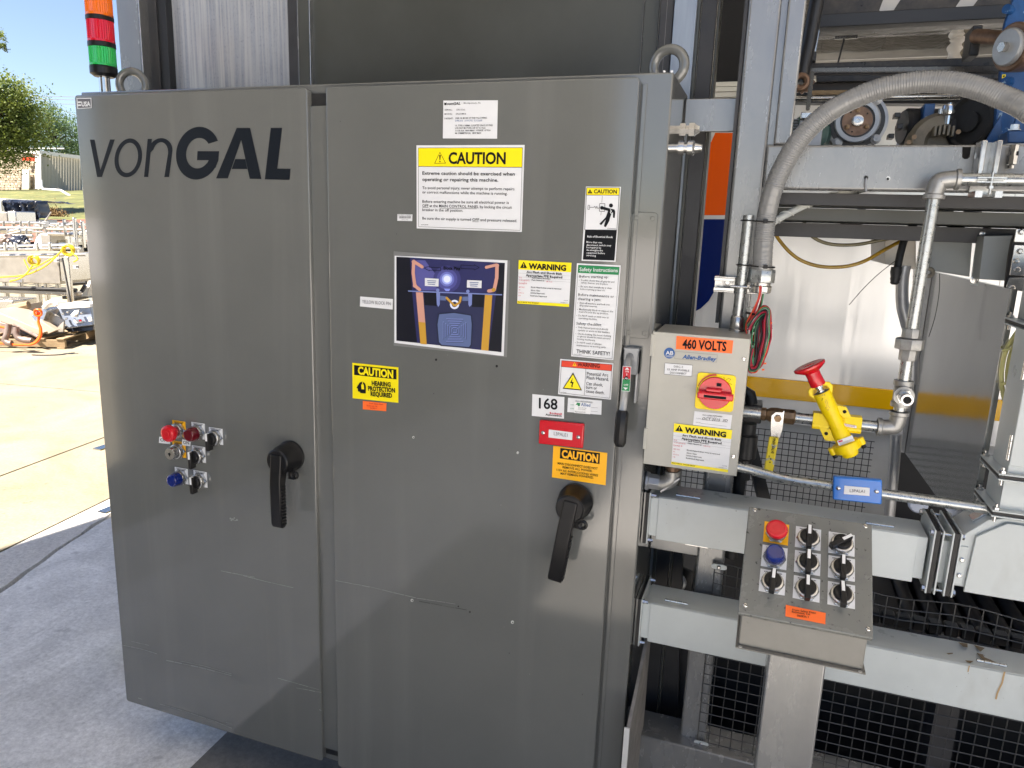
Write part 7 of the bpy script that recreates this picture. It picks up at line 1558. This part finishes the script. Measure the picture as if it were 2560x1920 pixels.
# chute and blue control box
chu = thing('steel_chute', far(115, 830, 9.0), 'open stainless hopper box lying between the two pallets', 'hopper')
slab3([(110, 770), (116, 772), (160, 802), (158, 830), (120, 834), (100, 818)], 9.1, .03, 'side', 'stainless_dull', chu); slab3([(78, 790), (110, 770), (118, 776), (108, 802), (88, 804)], 9.0, .25, 'mouth', 'stainless', chu); slab3([(98, 800), (140, 826), (118, 836), (98, 826)], 8.95, .1, 'lip', 'wood_tan' if 'wood_tan' in MATS else 'frame_tan', chu)
bar([(110, 770), (124, 757), (136, 756), (142, 764)], 9.0, .03, 'rim', 'white_pipe', chu, n=5)
bcx = thing('blue_control_box', far(195, 810, 9.2), 'blue grey control panel with knobs and white labels on the far pallet', 'control panel')
slab3([(146, 772), (226, 768), (232, 812), (168, 820), (158, 800)], 9.2, .35, 'front', 'yard_blue', bcx); slab3([(140, 762), (222, 760), (226, 768), (146, 773)], 9.15, .4, 'top_edge', 'white_pipe', bcx); slab3([(160, 822), (232, 814), (232, 826), (172, 830)], 9.3, .4, 'dark_base', 'tarp', bcx)
for u, v in ((160, 784), (172, 780), (198, 776), (206, 782), (194, 790), (168, 796)): p = far(u, v, 9.15); MB().lathe([(.014, 0), (.014, .03), (0, .032)], p, -f_, 10).build('knob', 'zinc', bcx)
slab3([(183, 800), (202, 798), (206, 806), (187, 809)], 9.17, .02, 'white_label', 'white_print', bcx); slab3([(219, 794), (228, 793), (230, 803), (221, 804)], 9.17, .02, 'white_label', 'white_print', bcx); slab3([(196, 799), (202, 798), (204, 803), (198, 804)], 9.14, .01, 'red_label', 'knob_red', bcx)
for k in range(4): slab3([(176+k*3, 786-k*3), (190+k*2, 784-k*2), (192+k, 790-k*2), (180, 793)], 9.13-.01*k, .02, 'crumpled_manual', 'white_pipe', bcx)
bx2 = thing('steel_block', far(15, 720, 9.8), 'short stainless block lying at the left frame edge', 'steel box'); box_on(-60, 750, 34, 772, 9.8, .5, 'block', 'stainless', bx2, .01)
# bank of mulch and grass
def strip(name, rows, material, **k):
    vs = []; fs = []; U0, U1, N = -900, 420, 60
    for (v_at, D) in rows:
        for i in range(N+1):
            u = U0+(U1-U0)*i/N; p = far(u, 0, D); base = CAM+ (ray(u, 522)*D); z = CAM.z-(v_at-(522+(u-80)*.035))*D/FPX; vs.append((base.x, base.y, z+random.uniform(-.04, .04)*(1 if D > 36 else .3)))
    for j in range(len(rows)-1):
        for i in range(N): q_ = j*(N+1)+i; fs.append((q_, q_+1, q_+N+2, q_+N+1))
    return MB().add(vs, fs).build(name, material, None, smooth=60, **k)
strip('mulch_bank', [(600, 30.5), (580, 33), (562, 37), (545, 42)], 'mulch', kind='structure')
strip('grass_bank', [(545.5, 41.9), (530, 47), (512, 54), (492, 66), (476, 78), (472, 100), (474, 200)], 'grass', kind='structure')
# white handrail pipe on the bank
wp = thing('white_downpipe', far(100, 471, 75), 'white pipe bending down the grass bank from the building corner', 'pipe')
bar([(103, 450), (104, 466), (108, 473), (152, 476), (165, 484), (215, 513)], 70, .11, 'pipe', 'white_pipe', wp)
# building
bl = thing('far_building', far(120, 475, 82), 'low building with stone front and beige metal siding beyond the grass bank', 'building')
def wallp(pts, D0, D1, nm, m_, th=.4):
    (u0, v0t, v0b), (u1, v1t, v1b) = pts
    P_ = [far(u0, v0t, D0), far(u1, v1t, D1), far(u1, v1b, D1), far(u0, v0b, D0)]; return MB().prism(P_, f_*th).build(nm, m_, bl)
mat('stone_a', (.36, .30, .22), .8); mat('stone_b', (.27, .22, .16), .8); mat('stone_c', (.42, .36, .27), .8)
wallp(((-60, 372, 476), (97, 380, 474)), 84, 80, 'stone_backing', 'stone_wall')
for r_ in range(15):
    u = -60+random.uniform(0, 8)
    while u < 88:
        w__ = random.uniform(5, 11); v = 385+r_*6
        if not (48 < u < 66 and r_ > 7):
            D_ = 83.6-(u+60)/157*4; slab3([(u, v), (u+w__-.8, v+.2), (u+w__-.8, v+5.3), (u, v+5.1)], D_, .3, 'stone', random.choice(['stone_a', 'stone_b', 'stone_c']), bl)
        u += w__
wallp(((55, 424, 471), (71, 425, 471)), 79.6, 79.4, 'white_pier', 'rail_cream', .3)
wallp(((55, 393, 401), (84, 393, 402)), 79.5, 79.3, 'red_sign', 'sign_red', .2)
wallp(((88, 377, 472), (99, 379, 473)), 79.3, 79.0, 'corner_trim', 'fascia')
u = 99.5; k = 0
while u < 214:
    D_ = 79+(u-99)*.05; top = lambda uu: 380+(uu-97)*.135; bot = lambda uu: 472+(uu-99)*.075
    slab3([(u, top(u)), (u+3.4, top(u+3.4)), (u+3.4, bot(u+3.4)), (u, bot(u))], D_+(.045 if k % 2 else 0), .1, 'siding_rib', 'metal_siding', bl); u += 3.4; k += 1
wallp(((20, 368, 376), (98, 376, 386)), 82, 78.6, 'fascia', 'fascia', 1.0); wallp(((98, 376, 386), (216, 391, 399)), 78.6, 84, 'fascia', 'fascia', 1.0)
bar([(0, 378), (20, 372)], 83, .06, 'gutter', 'fascia', bl); bar([(20, 371), (160, 372)], 84, .08, 'roof_ridge', 'fascia', bl)
bar([(101, 385), (103, 470)], 78.4, .09, 'downpipe', 'fascia', bl)
# trees
def tree(name, label, c, R_, n, mats, trunk, leaf=.35, clumps=26, flat_=.8, holes=1., rngseed=1, trunkpts=None):
    rg = random.Random(rngseed); root = thing(name, trunk[0], label, 'tree')
    MB().tube([Vector(trunk[0]), Vector(trunk[0]).lerp(Vector(trunk[1]), .5), Vector(trunk[1])], [trunk[2], trunk[2]*.7, trunk[2]*.35], 10).build('trunk', 'bark', root)
    cl_ = []
    for i in range(clumps):
        while True:
            d = Vector((rg.uniform(-1, 1), rg.uniform(-1, 1), rg.uniform(-1, 1)))
            if .35 < d.length < 1: break
        cl_.append((Vector(c)+Vector((d.x*R_.x, d.y*R_.y, d.z*R_.z)), rg.uniform(.16, .34)*min(R_)))
    lm = MB()
    for (cc_, cr) in cl_:
        lm.tube([Vector(trunk[1]), Vector(trunk[1]).lerp(cc_, .5)+Vector((0, 0, .15*R_.z)), cc_], [trunk[2]*.3, trunk[2]*.18, trunk[2]*.05], 6)
    lm.build('limb', 'bark', root)
    vs = []; fs = []
    for i in range(n):
        cc_, cr = cl_[int(rg.random()*len(cl_))]; d = Vector((rg.gauss(0, .55), rg.gauss(0, .55), rg.gauss(0, .45)))*cr*1.5; p = cc_+d
        s_ = leaf*rg.uniform(.5, 1.1); a_ = Vector((rg.uniform(-1, 1), rg.uniform(-1, 1), rg.uniform(-.6, .6))).normalized()*s_; b_2 = a_.cross(Vector((rg.uniform(-1, 1), rg.uniform(-1, 1), rg.uniform(.2, 1)))).normalized()*s_*.6
        k = len(vs); vs += [tuple(p-a_), tuple(p+b_2), tuple(p+a_), tuple(p-b_2)]; fs.append((k, k+1, k+2, k+3))
    MB().add(vs, fs).build('crown', mats, root, smooth=0); return root
Dt = 46; ct = far(-30, 290, Dt); tree('broadleaf_tree', 'large bright green leafy tree at the left frame edge', ct, Vector((2.7, 2.7, 2.9)), 36000, 'leaves_bright', (far(-40, 505, Dt), ct-Vector((0, 0, 1.5)), .35), leaf=.10, clumps=95, rngseed=3)
ct = far(125, 335, 105); tree('broadleaf_tree', 'airy paler tree standing behind the beige building', ct, Vector((4.9, 4.9, 3.9)), 17000, 'leaves_far', (far(125, 470, 105), ct-Vector((0, 0, 1.5)), .35), leaf=.14, clumps=60, rngseed=8)
ct = far(-8, 105, 40); tree('broadleaf_tree', 'leafy branch tips reaching in at the upper left edge', ct, Vector((.36, .5, .9)), 900, 'leaves_bright', (far(-60, 500, 40), ct-Vector((.4, .4, .3)), .2), leaf=.06, clumps=12, rngseed=5)
ct = far(232, 380, 118); tree('broadleaf_tree', 'tree crown hidden mostly by the cabinet, beyond the building', ct, Vector((4.5, 4.5, 3.2)), 9000, 'leaves_far', (far(232, 480, 118), ct-Vector((0, 0, 1.5)), .35), leaf=.14, clumps=36, rngseed=12)
bu = thing('shrub', far(125, 542, 41), 'small rusty brown shrub at the foot of the grass bank', 'shrub')
vs = []; fs = []; rg = random.Random(4); cb_ = far(125, 540, 41)
for i in range(1500):
    p = cb_+Vector((rg.gauss(0, .35), rg.gauss(0, .3), abs(rg.gauss(0, .22)))); s_ = .05; a_ = Vector((rg.uniform(-1, 1), rg.uniform(-1, 1), rg.uniform(-1, 1))).normalized()*s_; b_2 = a_.orthogonal().normalized()*s_*.6
    k = len(vs); vs += [tuple(p-a_), tuple(p+b_2), tuple(p+a_), tuple(p-b_2)]; fs.append((k, k+1, k+2, k+3))
MB().add(vs, fs).build('foliage', mat('shrub_brown', (.14, .09, .03), .8), bu, smooth=0)
# power lines
pl_ = thing('power_line', far(100, 245, 120), 'thin overhead power lines crossing the sky left of the cabinet', 'power line')
for v in (240.5, 248, 259): bar([(-200, v-4), (85, v), (500, v+6)], 130, .05, 'line_wire', 'motor_grey', pl_, seg=5)
bar([(-60, 150), (42, 215), (145, 270), (400, 380)], 110, .045, 'line_wire', 'motor_grey', pl_, seg=5)

bpy.data.objects.remove(_fo, do_unlink=True)
GROUPS = {'gear_motor': 'drive motors on the beam', 'cable_tie': 'cable ties', 'broadleaf_tree': 'trees beyond the yard', 'rail_frame': 'stainless rail frames in the yard', 'mesh_guard': 'wire mesh guards', 'strut_bracket': 'strut brackets', 'roller_chain': 'roller chains', 'pallet': 'pallets in the yard', 'black_cable': 'black cables', 'air_hose': 'air hoses', 'thin_wire': 'loose thin wires', 'clear_tube': 'bowed cream tubes', 'cable_coil': 'yellow cord coils', 'routing_tag': 'orange routing tags', 'label_cover': 'label cover plates', 'arc_flash_label': 'yellow arc flash labels', 'steel_conduit': 'steel conduits', 'rigid_conduit': 'galvanised conduits'}
for o in list(COL.objects):
    if o.parent is None and 'label' in o and 'group' not in o:
        b_ = o.name.split('.')[0]
        if b_ in GROUPS: o['group'] = GROUPS[b_]
